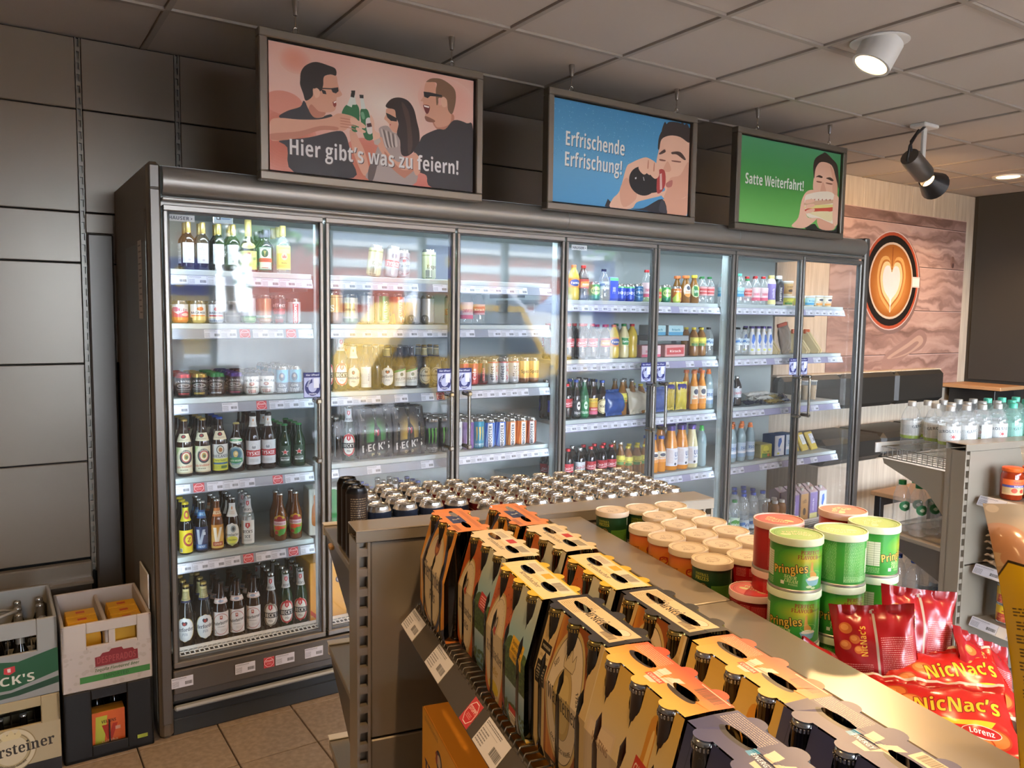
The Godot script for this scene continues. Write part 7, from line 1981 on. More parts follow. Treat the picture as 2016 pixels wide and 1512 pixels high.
func build_far_gondola() -> void:
	var h := thing("gondola_head", "grey gondola with water bottles behind it and jars at its right", "shelf", F0, G_TURN)
	head_unit(h, 1.0, 1.171)
	# behind: a wire basket and two shelves
	var b := B.new()
	for y in [1.05, 1.095]:
		b.tube([Vector3(0.01, y, -0.1), Vector3(0.01, y, -0.43), Vector3(1.9, y, -0.43)], 0.0028, 6)
	for k in 13: b.tube([Vector3(0.01, 1.05, -0.11 - 0.026 * k), Vector3(0.01, 1.095, -0.11 - 0.026 * k)], 0.0018, 5)
	for k in 40: b.tube([Vector3(0.03 + 0.045 * k, 1.046, -0.1), Vector3(0.03 + 0.045 * k, 1.046, -0.43)], 0.002, 5)
	var wb := part(h, "wire_basket", b, mats.chrome)
	part(wb, "bracket", B.new().at(Vector3.ZERO, Vector3(0, -PI / 2, 0)).extrude(PackedVector2Array([Vector2(-0.094, 1.04), Vector2(-0.42, 1.042), Vector2(-0.41, 1.02), Vector2(-0.18, 0.94), Vector2(-0.094, 0.85)]), -0.012, -0.006), mats.unit_grey)
	part(wb, "price_rail", B.new().box(Vector3(0.95, 1.09, -0.44), Vector3(1.94, 0.045, 0.006), 0.001), mats.white_plastic, Vector3.ZERO, Vector3.ZERO)
	rail_shelf(h, 0.0, 1.9, 0.715, 0.33, false)
	rail_shelf(h, 0.0, 1.9, 0.36, 0.33, false)
	var s := thing("gondola_spine", "grey side of the far gondola with three price rails under jars and tins", "shelf", fw(0.53, 0, 0.0), S_TURN)
	part(s, "panel", B.new().box(Vector3(0.0, 0.655, 0.6), Vector3(0.09, 1.0, 1.16), 0.004), mats.unit_grey)
	for q in [[0.952, "tt.tt.t"], [0.665, "t.tt.tt"], [0.44, "tt.ttt."]]:
		var sh := part(s, "shelf", B.new().box(Vector3(-0.25, q[0] - 0.01, 0.6), Vector3(0.4, 0.018, 1.14), 0.002), mats.unit_grey)
		part(sh, "price_rail", B.new().box(Vector3.ZERO, Vector3(1.14, 0.045, 0.004), 0.001), mats.white_plastic, Vector3(-0.458, q[0] - 0.014, 0.6), Vector3(-0.5, -PI / 2, 0))
		var e := Basis(Vector3.UP, -PI / 2) * Basis(Vector3.RIGHT, -0.5)
		for i in 7:
			if q[1][i] == ".": continue
			part(sh, "price_tag", card("tag", 0.12, 0.04), mats.paper, Vector3(-0.458, q[0] - 0.014, 0.09 + 0.16 * i) + e * Vector3(0, 0, 0.0035), Vector3(-0.5, -PI / 2, 0))
	# water bottles
	for i in 9:
		for j in 3:
			var green := i + (1 if j == 0 else 0) >= 5
			put(bottle("springgreen" if green else "spring"), "water_bottle", "clear water bottle with %s cap, %s row from panel, %s from basket's left end" % ["teal" if green else "grey", NTH[j], NTH[i]], "bottle", fw(0.075 + 0.098 * i + 0.03 * (j % 2), 1.05, -0.142 - 0.097 * j), G_TURN - 0.5 + [0.15, 1.4, 2.6][(i + j) % 3] * (0.0 if i == 0 else 1.0) + [0.0, 0.5, 1.4][j], "water bottles in the wire basket")
	for i in 5:
		for j in 2:
			put(bottle("still"), "water_bottle", "clear water bottle with dark green cap, %s row from panel, %s from left" % [NTH[j], NTH[i]], "bottle", fw(0.06 + 0.082 * i, 0.716, -0.26 - 0.09 * j), G_TURN - 0.4, "green-capped water bottles on the second shelf")
	for i in 5:
		for j in 2:
			put(bottle("vio"), "water_bottle", "blue-capped water bottle on the low shelf, %s row from panel, %s from left" % [NTH[j], NTH[i]], "bottle", fw(0.06 + 0.086 * i, 0.361, -0.26 - 0.09 * j), G_TURN - 0.4, "blue-capped water bottles on the low shelf")
	# jars, packets and tins
	var jars := [["lb_sauce", "glass jar of red sauce with orange lid and striped label, at the rail's end"], ["lb_sauce_dark", "glass jar of red sauce with orange lid and dark label"]]
	for i in 2:
		var j := thing("sauce_jar", jars[i][1], "jar", fw(0.165 + 0.095 * i, 0.953, 0.085 + 0.02 * i), G_TURN - 0.35)
		var p := [Vector2(0, 0), Vector2(0.036, 0), Vector2(0.041, 0.006), Vector2(0.041, 0.095), Vector2(0.036, 0.112), Vector2(0.033, 0.118)]
		part(j, "glass", B.new().lathe(p, 24), mt("red_sauce", "8a2c10", 0.08))
		part(j, "label", hug(p, 0.022, 0.085, 1.5, jars[i][0], false), mats.paper)
		part(j, "lid", B.new().lathe([Vector2(0.037, 0.114), Vector2(0.038, 0.116), Vector2(0.038, 0.128), Vector2(0.034, 0.131), Vector2(0, 0.131)], 28), mt("orange_lid", "d85c1c", 0.35))
	var pk := pillow(0.16, 0.1, 0.034).mesh()
	for i in 6:
		var o := part(self, numbered("noodle_packet"), pk, mt("pale_packet", "c0a88c", 0.4), fw(0.16 + 0.006 * (i % 3), 0.685 + 0.027 * i, 0.1), Vector3.ZERO)
		o.basis = Basis(Vector3.UP, G_TURN - 0.3 + 0.06 * (i % 3)) * Basis(Vector3.RIGHT, -PI / 2)
		tag(o, "pale flat packet in the stack beside the blue noodle box, %s from the bottom" % NTH[i], "packet", "stack of pale flat packets")
	var nb := thing("noodle_box", "upright noodle pack with blue top beside the flat packets", "packet", fw(0.3, 0.666, 0.12), G_TURN - 0.3)
	part(nb, "pack", B.new().box(Vector3(0, 0.07, 0), Vector3(0.1, 0.14, 0.04), 0.006), mt("noodle_pack", "b08a50", 0.4))
	part(nb, "print", card("lb_noodle", 0.09, 0.13), mats.paper, Vector3(0, 0.07, 0.0212))
	for i in 2:
		for k in 2:
			var t := thing("food_tin", "yellow and red food tin, %s of its stack, %s from the panel edge" % [["lower", "upper"][k], NTH[i]], "tin", fw(0.165 + 0.086 * i, 0.441 + 0.078 * k - 0.0, 0.1 + 0.01 * i), G_TURN - 0.5 + 1.1 * i)
			part(t, "body", B.new().lathe([Vector2(0, 0), Vector2(0.038, 0), Vector2(0.039, 0.002), Vector2(0.0375, 0.004), Vector2(0.0375, 0.073), Vector2(0.039, 0.075), Vector2(0.038, 0.077), Vector2(0.036, 0.074), Vector2(0, 0.074)], 28), mats.alu)
			part(t, "label", B.new().lathe([Vector2(0.0378, 0.005), Vector2(0.0378, 0.072)], 28, cr("lb_tin")), mats.paper)

# ---------------------------------------------------------------- beer crates at the cooler's left end
func crate_shell(o: Node3D, w: float, h: float, d: float, m: Material, cols: int, rows: int, hole: Array) -> void:
	var t := 0.012
	var b := B.new().box(Vector3(0, 0.008, -d / 2), Vector3(w, 0.016, d), 0.003)
	for x in [-(w - t) / 2, (w - t) / 2]: b.box(Vector3(x, h / 2, -d / 2), Vector3(t, h, d), 0.003)
	b.box(Vector3(0, h / 2, -d + t / 2), Vector3(w, h, t), 0.003)
	# front wall round its hole: x0, x1, y0, y1
	var x0: float = hole[0]
	var x1: float = hole[1]
	var y0: float = hole[2]
	var y1: float = hole[3]
	b.box(Vector3((-w / 2 + x0) / 2, h / 2, -t / 2), Vector3(x0 + w / 2, h, t), 0.003).box(Vector3((w / 2 + x1) / 2, h / 2, -t / 2), Vector3(w / 2 - x1, h, t), 0.003)
	b.box(Vector3((x0 + x1) / 2, y0 / 2, -t / 2), Vector3(x1 - x0, y0, t), 0.002).box(Vector3((x0 + x1) / 2, (y1 + h) / 2, -t / 2), Vector3(x1 - x0, h - y1, t), 0.002)
	part(o, "shell", b, m)
	var dv := B.new()
	for i in range(1, cols): dv.box(Vector3(-w / 2 + w * i / cols, h * 0.24, -d / 2), Vector3(0.004, h * 0.45, d - 0.03))
	for j in range(1, rows): dv.box(Vector3(0, h * 0.24, -d * j / rows), Vector3(w - 0.03, h * 0.45, 0.004))
	part(o, "dividers", dv, m)

func build_crates() -> void:
	var fz := 0.006
	var X := [-0.535, -0.2245]
	var gm := mt("crate_grey", "8f908c", 0.45)
	# cream crate below, green one above
	var a := thing("beer_crate", "cream crate with round emblem at the bottom of the left stack", "crate", Vector3(X[0], 0, fz))
	crate_shell(a, 0.298, 0.288, 0.4, mt("crate_cream", "a39572", 0.5), 4, 5, [-0.1, 0.09, 0.19, 0.252])
	var k: StandardMaterial3D = tm("crate_print_cream", art_crate("cream"), 0.5)
	part(a, "print", B.new().quad(Vector3(-0.149, 0, 0.0008), Vector3(0.149, 0, 0.0008), Vector3(0.149, 0.187, 0.0008), Vector3(-0.149, 0.187, 0.0008), Rect2(0, 0.33, 1, 0.67)), k)
	var g := thing("beer_crate", "grey and green crate with bottles on the left stack", "crate", Vector3(X[0], 0.289, fz))
	crate_shell(g, 0.298, 0.284, 0.4, gm, 4, 5, [-0.115, 0.085, 0.17, 0.225])
	var kg: StandardMaterial3D = tm("crate_print_green", art_crate("green"), 0.45)
	part(g, "print", B.new().quad(Vector3(-0.149, 0.004, 0.0008), Vector3(0.149, 0.004, 0.0008), Vector3(0.149, 0.168, 0.0008), Vector3(-0.149, 0.168, 0.0008), Rect2(0, 0.28, 1, 0.7)), kg)
	part(g, "grip", B.new().at(Vector3(-0.07, 0.25, -0.2)).tube([Vector3(-0.06, 0.0, 0.04), Vector3(0.05, 0.012, 0.05), Vector3(0.1, 0.01, 0.0), Vector3(0.06, 0.0, -0.06), Vector3(-0.06, 0.0, -0.06)], 0.006, 8), gm)
	var foil := mt("foil", "9a968a", 0.35, 0.7)
	for j in 5:
		for i in 4:
			if (i + j * 3) % 4 == 1 or (i == 0 and j > 2): continue
			var o := put(bottle("plain"), "beer_bottle", "foil-necked bottle in the green crate, %s row from its front, %s from left" % [NTH[j], NTH[i]], "bottle", Vector3(X[0] - 0.1095 + 0.073 * i, 0.306, fz - 0.045 - 0.078 * j), 0.0, "bottles in the green crate")
			part(o, "neck_foil", B.new().lathe([Vector2(0.0155, 0.142), Vector2(0.0138, 0.175), Vector2(0.0138, 0.192), Vector2(0.0, 0.2015)], 16), foil)
			o.scale = Vector3(1, 1.16, 1)
	for i in 4:
		put(bottle("plain"), "beer_bottle", "dark bottle in the cream crate behind its opening, %s from the left" % NTH[i], "bottle", Vector3(X[0] - 0.1095 + 0.073 * i, 0.017, fz - 0.05), 0.0, "bottles in the cream crate")
	# black crate below, white one above
	var bk := thing("beer_crate", "black crate with orange card at the bottom of the right stack", "crate", Vector3(X[1], 0, fz))
	crate_shell(bk, 0.302, 0.268, 0.4, mt("crate_black", "121211", 0.5), 2, 2, [-0.06, 0.06, 0.05, 0.23])
	var cd := thing("pack_card", "orange and yellow printed pack front inside the black crate", "carton", Vector3(X[1] - 0.002, 0.017, fz - 0.03))
	part(cd, "carton", B.new().box(Vector3(0, 0.08, -0.035), Vector3(0.112, 0.126, 0.064), 0.003), mt("case_orange", "d08a2a", 0.5))
	part(cd, "print", B.new().quad(Vector3(-0.056, 0.017, -0.0018), Vector3(0.056, 0.017, -0.0018), Vector3(0.056, 0.143, -0.0018), Vector3(-0.056, 0.143, -0.0018)), tm("tag_print", art_crate("tag"), 0.45))
	part(bk, "yellow_sticker", B.new().box(Vector3(0.11, 0.045, 0.0), Vector3(0.036, 0.014, 0.0016)), mt("lime", "9aa83a", 0.5))
	for s in [-0.03, 0.03]:
		put(bottle("plain"), "beer_bottle", "dark bottle neck standing %s the orange card in the black crate" % ["left behind", "right behind"][0 if s < 0 else 1], "bottle", Vector3(X[1] + s, 0.017, fz - 0.135), 0.0)
	var wm := mt("crate_white", "b7aea5", 0.5)
	var w := thing("beer_crate", "white crate with red lettering and yellow cartons on the right stack", "crate", Vector3(X[1], 0.27, fz))
	crate_shell(w, 0.302, 0.254, 0.4, wm, 2, 1, [-0.07, 0.1, 0.165, 0.215])
	part(w, "window_bar", B.new().box(Vector3(0.015, 0.19, -0.006), Vector3(0.022, 0.05, 0.012)), wm)
	part(w, "middle_wall", B.new().box(Vector3(0, 0.125, -0.2), Vector3(0.014, 0.22, 0.37), 0.004), wm)
	part(w, "print", B.new().quad(Vector3(-0.148, 0.004, 0.0008), Vector3(0.148, 0.004, 0.0008), Vector3(0.148, 0.155, 0.0008), Vector3(-0.148, 0.155, 0.0008), Rect2(0, 0.38, 1, 0.6)), tm("crate_print_white", art_crate("white"), 0.5))
	var ym := mt("yellow_carton", "d8a020", 0.5)
	var pr := proto()
	var tz := PackedVector2Array([Vector2(-0.058, 0), Vector2(0.058, 0), Vector2(0.06, 0.15), Vector2(0.05, 0.215), Vector2(-0.05, 0.215), Vector2(-0.06, 0.15)])
	part(pr, "carton", B.new().extrude(tz, -0.032, 0.032), ym)
	part(pr, "red_mark", B.new().box(Vector3(0, 0.2155, 0), Vector3(0.03, 0.001, 0.02)), mt("mark_red", "c0502c", 0.5))
	for q in [[-0.072, 0.12, 0], [-0.072, 0.2, 1], [0.075, 0.07, 2], [0.075, 0.15, 3], [0.075, 0.23, 4]]:
		put(pr, "small_carton", "yellow bottle carton in the white crate, %s compartment, %s from front" % ["left" if q[0] < 0 else "right", NTH[q[2] if q[2] < 2 else q[2] - 2]], "carton", Vector3(X[1] + q[0], 0.287, fz - q[1]), 0.0, "yellow cartons in the white crate")
	one("leaning_panel", "narrow pale panel leaning between white crate and cooler", "panel", B.new().box(Vector3(0, 0.32, 0), Vector3(0.006, 0.64, 0.2), 0.002), mats.white_plastic, Vector3(-0.064, 0, -0.2))
# ---------------------------------------------------------------- goods in the cooler
const LOOK := {"whisky": "dark bottle with white label, gold cap", "brandy": "brandy bottle with yellow arched label", "herb": "square-labelled green and orange bottle", "vodka": "clear bottle with pale yellow label", "weiss": "brown bottle with beige round-emblem label", "radler": "brown bottle with yellow lower label", "abbey": "brown bottle with round green-banded label", "redstripe": "brown bottle with red-striped white label", "star": "green bottle with red star", "yellow": "dark bottle with yellow label", "vblue": "dark bottle with navy label", "vgold": "amber bottle with gold label", "lemon": "dark bottle with pale lemon label", "ice": "clear bottle with white label", "despe": "amber bottle with red-green label", "herford": "dark bottle with white oval label", "pader": "brown bottle with square white label", "keydark": "brown bottle with grey oval label", "keyred": "green bottle with red oval label", "krom": "brown bottle with cream oval label", "herford_s": "short dark bottle with white oval label", "slant": "brown bottle with slanted green-white label", "round": "dark bottle with round cream label", "sidewhite": "dark bottle with narrow white label", "plain": "plain dark bottle", "navycap": "dark bottle with blue cap", "coke": "cola bottle with red label", "coke_light": "cola bottle with silver label", "mix": "dark bottle with red-orange label", "fanta": "yellow drink bottle with orange label", "sprite": "pale drink bottle with green label", "lime": "yellow drink bottle without label", "pepsi": "cola bottle with blue label", "fritz": "dark bottle with black face label", "fritzgreen": "green bottle with green face label", "sun": "brown bottle with yellow-red label", "malt": "brown bottle with round cream label", "tea": "tea bottle with yellow label", "icetea": "plastic tea bottle with yellow cap", "oj": "orange juice bottle with orange cap", "oj_small": "small orange juice bottle, blue cap", "carafe": "orange juice carafe with white label", "carafe_pale": "pale juice carafe with white label", "sport": "sports water bottle with orange cap", "sportgreen": "sports water bottle with green cap", "clear": "clear bottle with red label", "clearw": "clear bottle with pale blue label", "orangecap": "juice bottle with orange cap", "yellowcap": "juice bottle with yellow cap", "teal": "clear bottle with teal cap", "pink": "bottle with pink label", "violetmilk": "violet milk drink bottle", "chocomilk": "black milk drink bottle, white cap", "drinkblue": "white drink bottle with blue swoosh", "vio": "clear water bottle with blue cap", "volvic": "clear water bottle with green cap", "cacao": "cocoa drink bottle with white cap"}
const CAN := {"pink": ["can_pink", 0.031, 0.088, "white, pink and orange can"], "rum": ["can_rum", 0.031, 0.089, "white can with red disc"], "rumlemon": ["can_rum_lemon", 0.031, 0.089, "white can with orange disc"], "dark": ["can_dark", 0.032, 0.09, "dark metallic can"], "sgreen": ["can_silver_green", 0.029, 0.118, "silver can with green foot"], "copper": ["can_copper", 0.029, 0.118, "copper can"], "edark": ["can_effect_dark", 0.029, 0.118, "grey can with red patch"], "rtext": ["can_red_text", 0.029, 0.106, "white can with red upright stripe"],
	"jdr": ["can_jd_red", 0.031, 0.092, "black whiskey can with red foot", "red_cap"], "jdg": ["can_jd_gold", 0.031, 0.092, "black whiskey can with gold foot", "gold_cap"], "jdw": ["can_jd_white", 0.031, 0.092, "black whiskey can with white foot", "green_cap"], "jdp": ["can_jd_pink", 0.031, 0.092, "black whiskey can with pink foot", "violet_cap"], "bourbon": ["can_bourbon", 0.031, 0.09, "white bourbon can", "black_cap"], "gin": ["can_gin_tonic", 0.027, 0.114, "light blue and grey can"], "yel": ["can_yellow", 0.027, 0.11, "yellow can"],
	"blonde": ["can_blonde", 0.033, 0.14, "tall beige can"], "rband": ["can_red_band", 0.033, 0.14, "tall silver can with red band"], "script": ["can_grey_script", 0.033, 0.13, "tall grey can with ring"], "gbrown": ["can_gold_brown", 0.033, 0.14, "tall gold and brown can"], "pale": ["can_pale", 0.033, 0.13, "tall pale can"], "kromc": ["can_krom", 0.033, 0.14, "tall silver can with upright lettering"], "velt": ["can_veltins", 0.033, 0.14, "tall silver and green can"], "curuba": ["can_curuba", 0.033, 0.138, "tall red-orange can"], "silver": ["can_silver", 0.033, 0.134, "tall grey metal can"],
	"rb": ["can_redbull", 0.026, 0.134, "slim blue and silver can"], "rcola": ["can_red_cola", 0.027, 0.12, "slim red can"], "ered": ["can_energy_red", 0.027, 0.12, "slim black and red can"], "eff": ["can_effect", 0.03, 0.126, "silver can with upright lettering"], "bitter": ["can_bitter", 0.029, 0.126, "gold can"], "cg": ["can_claw_green", 0.031, 0.164, "tall black can, green claw marks"], "cw": ["can_claw_white", 0.03, 0.155, "tall white can, grey claw marks"], "ct": ["can_claw_teal", 0.03, 0.15, "tall teal can, gold claw marks"], "pur": ["can_purple", 0.03, 0.15, "tall purple can"], "bb": ["can_boost_blue", 0.03, 0.14, "tall blue striped can"], "bo": ["can_boost_orange", 0.03, 0.138, "tall orange striped can"], "bw": ["can_boost_brown", 0.03, 0.136, "tall rust-red striped can"],
	"nav": ["can_navy", 0.03, 0.1, "small navy can"], "mar": ["can_maroon", 0.03, 0.1, "small maroon can"], "blu": ["can_blue", 0.03, 0.1, "small blue can"], "lime": ["can_green", 0.031, 0.1, "green can"], "pop": ["can_blue_pop", 0.031, 0.095, "bright blue can"], "oran": ["can_orange", 0.031, 0.095, "orange can with yellow disc"], "peach": ["can_peach", 0.031, 0.09, "light green can with red disc"]}

const SHELF_L := ["top", "second", "third", "fourth", "fifth", "bottom"]
const SHELF_R := ["top", "second", "third", "fourth", "bottom"]

func stock(y: float, shelf_name: String, items: Array) -> void:
	# items: [kind, x, rows]; kinds starting with "c:" are cans
	var seen := {}
	for q in items:
		var key := "%s %d" % [q[0], int(q[1] / DW)]
		seen[key] = seen.get(key, 0) + 1
	var done := {}
	for q in items:
		var is_can: bool = (q[0] as String).begins_with("c:")
		var kind: String = (q[0] as String).trim_prefix("c:")
		var dno := int(q[1] / DW)
		var key := "%s %d" % [q[0], dno]
		done[key] = done.get(key, 0) + 1
		var pr: Node3D
		var r: float
		var look: String
		if is_can:
			var c: Array = CAN[kind]
			pr = can(c[0], c[1], c[2], c[4] if c.size() > 4 else "alu")
			r = c[1]; look = c[3]
		else:
			pr = bottle(kind)
			r = BOT[kind][1]; look = LOOK[kind]
		for k in q[2]:
			var col: String = ", %s column" % NTH[done[key] - 1] if seen[key] > 1 else ""
			var label := "%s, %s row%s, %s shelf, %s door" % [look, ORD[k], col, shelf_name, NTH[dno]]
			put(pr, "drink_can" if is_can else "drink_bottle", label, "can" if is_can else "bottle", Vector3(q[1] + rng.randf_range(-0.002, 0.002), y + 0.0003, -0.135 - r - k * (2 * r + 0.004)), rng.randf_range(-0.22, 0.22) - 0.25 if k == 0 else rng.randf() * TAU, "drinks on the %s shelf behind the %s door" % [shelf_name, NTH[dno]])

func carton_box(called: String, label: String, p: Vector3, s: Vector3, m: Material, key := "", turn := 0.0, group := "") -> Node3D:
	var o := thing(called, label, "carton", p, turn, group)
	part(o, "box", B.new().box(Vector3(0, s.y / 2, 0), s, 0.003), m)
	if key: part(o, "print", card(key, s.x * 0.96, s.y * 0.94), mats.paper, Vector3(0, s.y / 2, s.z / 2 + 0.0013))
	return o

func fill_cooler() -> void:
	# module of the first door
	stock(1.835, "top", [["whisky", 0.122, 2], ["whisky", 0.178, 2], ["whisky", 0.24, 2], ["whisky", 0.297, 2], ["brandy", 0.361, 1], ["herb", 0.432, 3], ["vodka", 0.504, 3]])
	stock(1.624, "second", [["c:pink", 0.088, 1], ["c:rumlemon", 0.155, 2], ["c:rum", 0.222, 2], ["c:dark", 0.291, 3], ["c:sgreen", 0.357, 2], ["c:copper", 0.42, 2], ["c:edark", 0.484, 2], ["c:rtext", 0.547, 2]])
	stock(1.327, "third", [["c:jdr", 0.094, 4], ["c:jdg", 0.158, 4], ["c:jdw", 0.224, 4], ["c:jdp", 0.298, 5], ["c:bourbon", 0.363, 5], ["c:bourbon", 0.427, 5], ["c:gin", 0.492, 6], ["c:gin", 0.549, 6]])
	stock(1.007, "fourth", [["weiss", 0.095, 4], ["weiss", 0.162, 4], ["radler", 0.23, 4], ["abbey", 0.298, 1], ["redstripe", 0.365, 4], ["redstripe", 0.43, 3], ["star", 0.499, 4], ["star", 0.562, 4]])
	stock(0.686, "fifth", [["yellow", 0.088, 3], ["vblue", 0.151, 3], ["vgold", 0.213, 3], ["lemon", 0.276, 4], ["ice", 0.341, 3], ["despe", 0.476, 2], ["despe", 0.543, 2]])
	stock(DECK, "bottom", [["herford", 0.086, 4], ["herford", 0.154, 4], ["pader", 0.222, 3], ["pader", 0.29, 3], ["pader", 0.358, 3], ["keydark", 0.434, 4], ["keyred", 0.5, 4], ["keyred", 0.566, 4]])
	# doors two and three
	stock(1.835, "top", [["c:script", 1.062, 1], ["c:blonde", 1.2, 1]])
	for q in [["blonde", 0.9, -0.12], ["rband", 0.985, -0.13]]:
		var c: Array = CAN[q[0]]
		var o := put(can(c[0], c[1], c[2]), "drink_can", c[3] + " leaning left, front row, top shelf, second door", "can", Vector3(q[1] + 0.015, 1.8395, -0.168), 0.0)
		o.rotation = Vector3(0, -0.2, -q[2] * -1.0)
	stock(1.624, "second", [["c:gbrown", 0.735, 2], ["c:pale", 0.806, 2], ["c:kromc", 0.886, 2], ["c:velt", 0.96, 2], ["c:curuba", 1.036, 2], ["c:silver", 1.115, 2], ["c:silver", 1.192, 1], ["c:rband", 1.32, 1], ["pink", 1.405, 1], ["clear", 1.475, 1]])
	stock(1.327, "third", [["keyred", 0.69, 2], ["keyred", 0.757, 3], ["krom", 0.816, 3], ["sidewhite", 0.876, 3], ["plain", 0.925, 3], ["herford_s", 0.982, 3], ["slant", 1.045, 3], ["slant", 1.107, 3], ["round", 1.172, 2], ["round", 1.234, 2], ["c:rb", 1.306, 4], ["c:rcola", 1.386, 4], ["c:rcola", 1.443, 4], ["c:ered", 1.499, 4], ["c:eff", 1.556, 4], ["c:eff", 1.62, 4], ["c:eff", 1.683, 4], ["c:bitter", 1.745, 4], ["c:bitter", 1.808, 4]])
	stock(1.007, "fourth", [["plain", 0.735, 2], ["keyred", 0.793, 2], ["c:cg", 1.222, 4], ["c:cg", 1.288, 4], ["c:cw", 1.352, 4], ["c:pur", 1.416, 4], ["c:ct", 1.479, 4], ["c:bb", 1.543, 4], ["c:bb", 1.607, 4], ["c:bo", 1.67, 4], ["c:bo", 1.733, 4], ["c:bw", 1.796, 4]])
	var pk := 0
	for q in [["pubgreen", 0.918, "black six-pack with green bottle print"], ["pubgold", 1.087, "black six-pack with golden bottle print"]]:
		for k in 2:
			var o := put(six_pack(q[0], "silver_cap"), "six_pack", "%s, %s row, fourth shelf, second door" % [q[2], ORD[k]], "six-pack", Vector3(q[1], 1.008, -0.205 - 0.135 * k), 0.0, "printed six-packs on the fourth shelf")
			o.scale = Vector3(0.82, 0.97, 1)
			pk += 1
	stock(0.686, "fifth", [["navycap", 0.84, 3], ["navycap", 0.9, 3], ["lemon", 0.96, 2], ["lemon", 1.02, 2], ["navycap", 1.08, 3], ["navycap", 1.14, 3], ["c:nav", 1.27, 3], ["c:mar", 1.335, 4], ["c:mar", 1.4, 4], ["c:blu", 1.465, 4], ["c:nav", 1.53, 4], ["c:mar", 1.595, 4], ["c:blu", 1.66, 4], ["c:blu", 1.725, 4], ["c:nav", 1.79, 4]])
	# a white and green carton over both doors, and the yellow case below it
	var pc := thing("bottle_carton", "white carton with amber bottle and green glass print, fifth shelf", "carton", Vector3(0.7, 0.6865, -0.19), -0.1)
	part(pc, "box", B.new().box(Vector3(0, 0.105, 0), Vector3(0.19, 0.21, 0.11), 0.004), mt("white_carton", "c9d2cc", 0.5))
	part(pc, "amber_print", B.new().at(Vector3(-0.068, 0.1, 0.0556)).extrude(Art.curve([-0.014, -0.05, 0.018, -0.05, 0.018, 0.02, 0.008, 0.05, 0.008, 0.08, -0.006, 0.08, -0.006, 0.05, -0.014, 0.02]), 0, 0.001), mt("print_amber", "b8742c", 0.4))
	part(pc, "green_print", B.new().at(Vector3(0.035, 0.1, 0.0556)).extrude(Art.curve([-0.04, -0.06, 0.02, -0.06, 0.034, -0.03, 0.034, 0.06, 0.01, 0.09, -0.04, 0.09]), 0, 0.001), mt("print_green", "1c7a3c", 0.4))
	var yc := thing("beer_case", "yellow beer case with upright lettering at the cooler's bottom, first two doors", "case", Vector3(0.685, DECK + 0.0005, -0.24))
	part(yc, "case", B.new().box(Vector3(0, 0.135, 0), Vector3(0.17, 0.27, 0.2), 0.003), mt("case_yellow", "d8a020", 0.5))
	part(yc, "print", B.new().quad(Vector3(-0.084, 0.002, 0.1012), Vector3(0.084, 0.002, 0.1012), Vector3(0.084, 0.268, 0.1012), Vector3(-0.084, 0.268, 0.1012)), mats.case_print)
	for k in 3:
		var y2: Node3D = carton_box("beer_case", "yellow beer case on the bottom deck, %s right of the lettered one" % NTH[k], Vector3(0.9 + 0.22 * k, DECK + 0.0005, -0.3), Vector3(0.2, 0.24, 0.28), mats.case_yellow, "", 0.0, "yellow cases on the deck")
	# doors four and five
	stock(1.757, "top", [["fanta", 2.06, 1], ["mix", 2.125, 1], ["c:lime", 2.205, 2], ["clearw", 2.27, 1], ["c:pop", 2.39, 2], ["c:pop", 2.455, 2], ["c:blu", 2.52, 2], ["pink", 2.585, 1], ["c:peach", 2.66, 2], ["c:lime", 2.735, 2], ["c:oran", 2.82, 2], ["orangecap", 2.89, 2], ["yellowcap", 2.965, 2], ["clear", 3.03, 2], ["clear", 3.092, 2]])
	carton_box("milk_carton", "blue-grey carton between the blue cans, top shelf, fourth door", Vector3(2.33, 1.7575, -0.18), Vector3(0.06, 0.13, 0.06), mt("carton_blue", "8a9ac8", 0.5), "can_blue_pop")
	stock(1.442, "second", [["coke", 1.945, 2], ["coke", 2.035, 3], ["coke", 2.122, 2], ["coke", 2.197, 2], ["mix", 2.283, 2], ["fanta", 2.35, 2], ["sprite", 2.42, 2], ["lime", 2.483, 2], ["icetea", 2.975, 2], ["icetea", 3.04, 2], ["clearw", 3.102, 2]])
	var pinkm := mt("pink_box", "c88a90", 0.5)
	carton_box("pastry_box", "pink and yellow straw-pattern box, second shelf, fourth door", Vector3(2.61, 1.4425, -0.2), Vector3(0.15, 0.068, 0.12), pinkm, "lb_pink")
	carton_box("pastry_box", "pink cherry-pattern box, second shelf, fifth door", Vector3(2.8, 1.4425, -0.2), Vector3(0.16, 0.07, 0.12), mt("rose_box", "d89a94", 0.5), "lb_clear_red")
	one("small_shelf", "small grey riser shelf above the pink boxes in the cooler", "shelf", B.new().box(Vector3(0, 0.108, 0), Vector3(0.3, 0.03, 0.14), 0.003).box(Vector3(-0.147, 0.05, -0.05), Vector3(0.006, 0.1, 0.04)).box(Vector3(0.147, 0.05, -0.05), Vector3(0.006, 0.1, 0.04)), mats.shelf_grey, Vector3(2.75, 1.4425, -0.2))
	for k in 2:
		carton_box("pastry_box", "grey patterned box on the small riser shelf, %s one" % ["left", "right"][k], Vector3(2.67 + 0.14 * k, 1.566, -0.2), Vector3(0.12, 0.06, 0.1), mt("grey_box", "9aa6a8", 0.5), "lb_teal")
	stock(1.12, "third", [["pepsi", 1.945, 2], ["coke", 2.032, 2], ["fritz", 2.09, 3], ["fritzgreen", 2.146, 3], ["sun", 2.206, 3], ["malt", 2.276, 3], ["oj", 2.985, 2], ["oj", 3.055, 2], ["sport", 3.115, 2], ["tea", 2.42, 2], ["tea", 2.49, 2], ["icetea", 2.56, 2]])
	var bl := pillow(0.17, 0.15, 0.07).mesh()
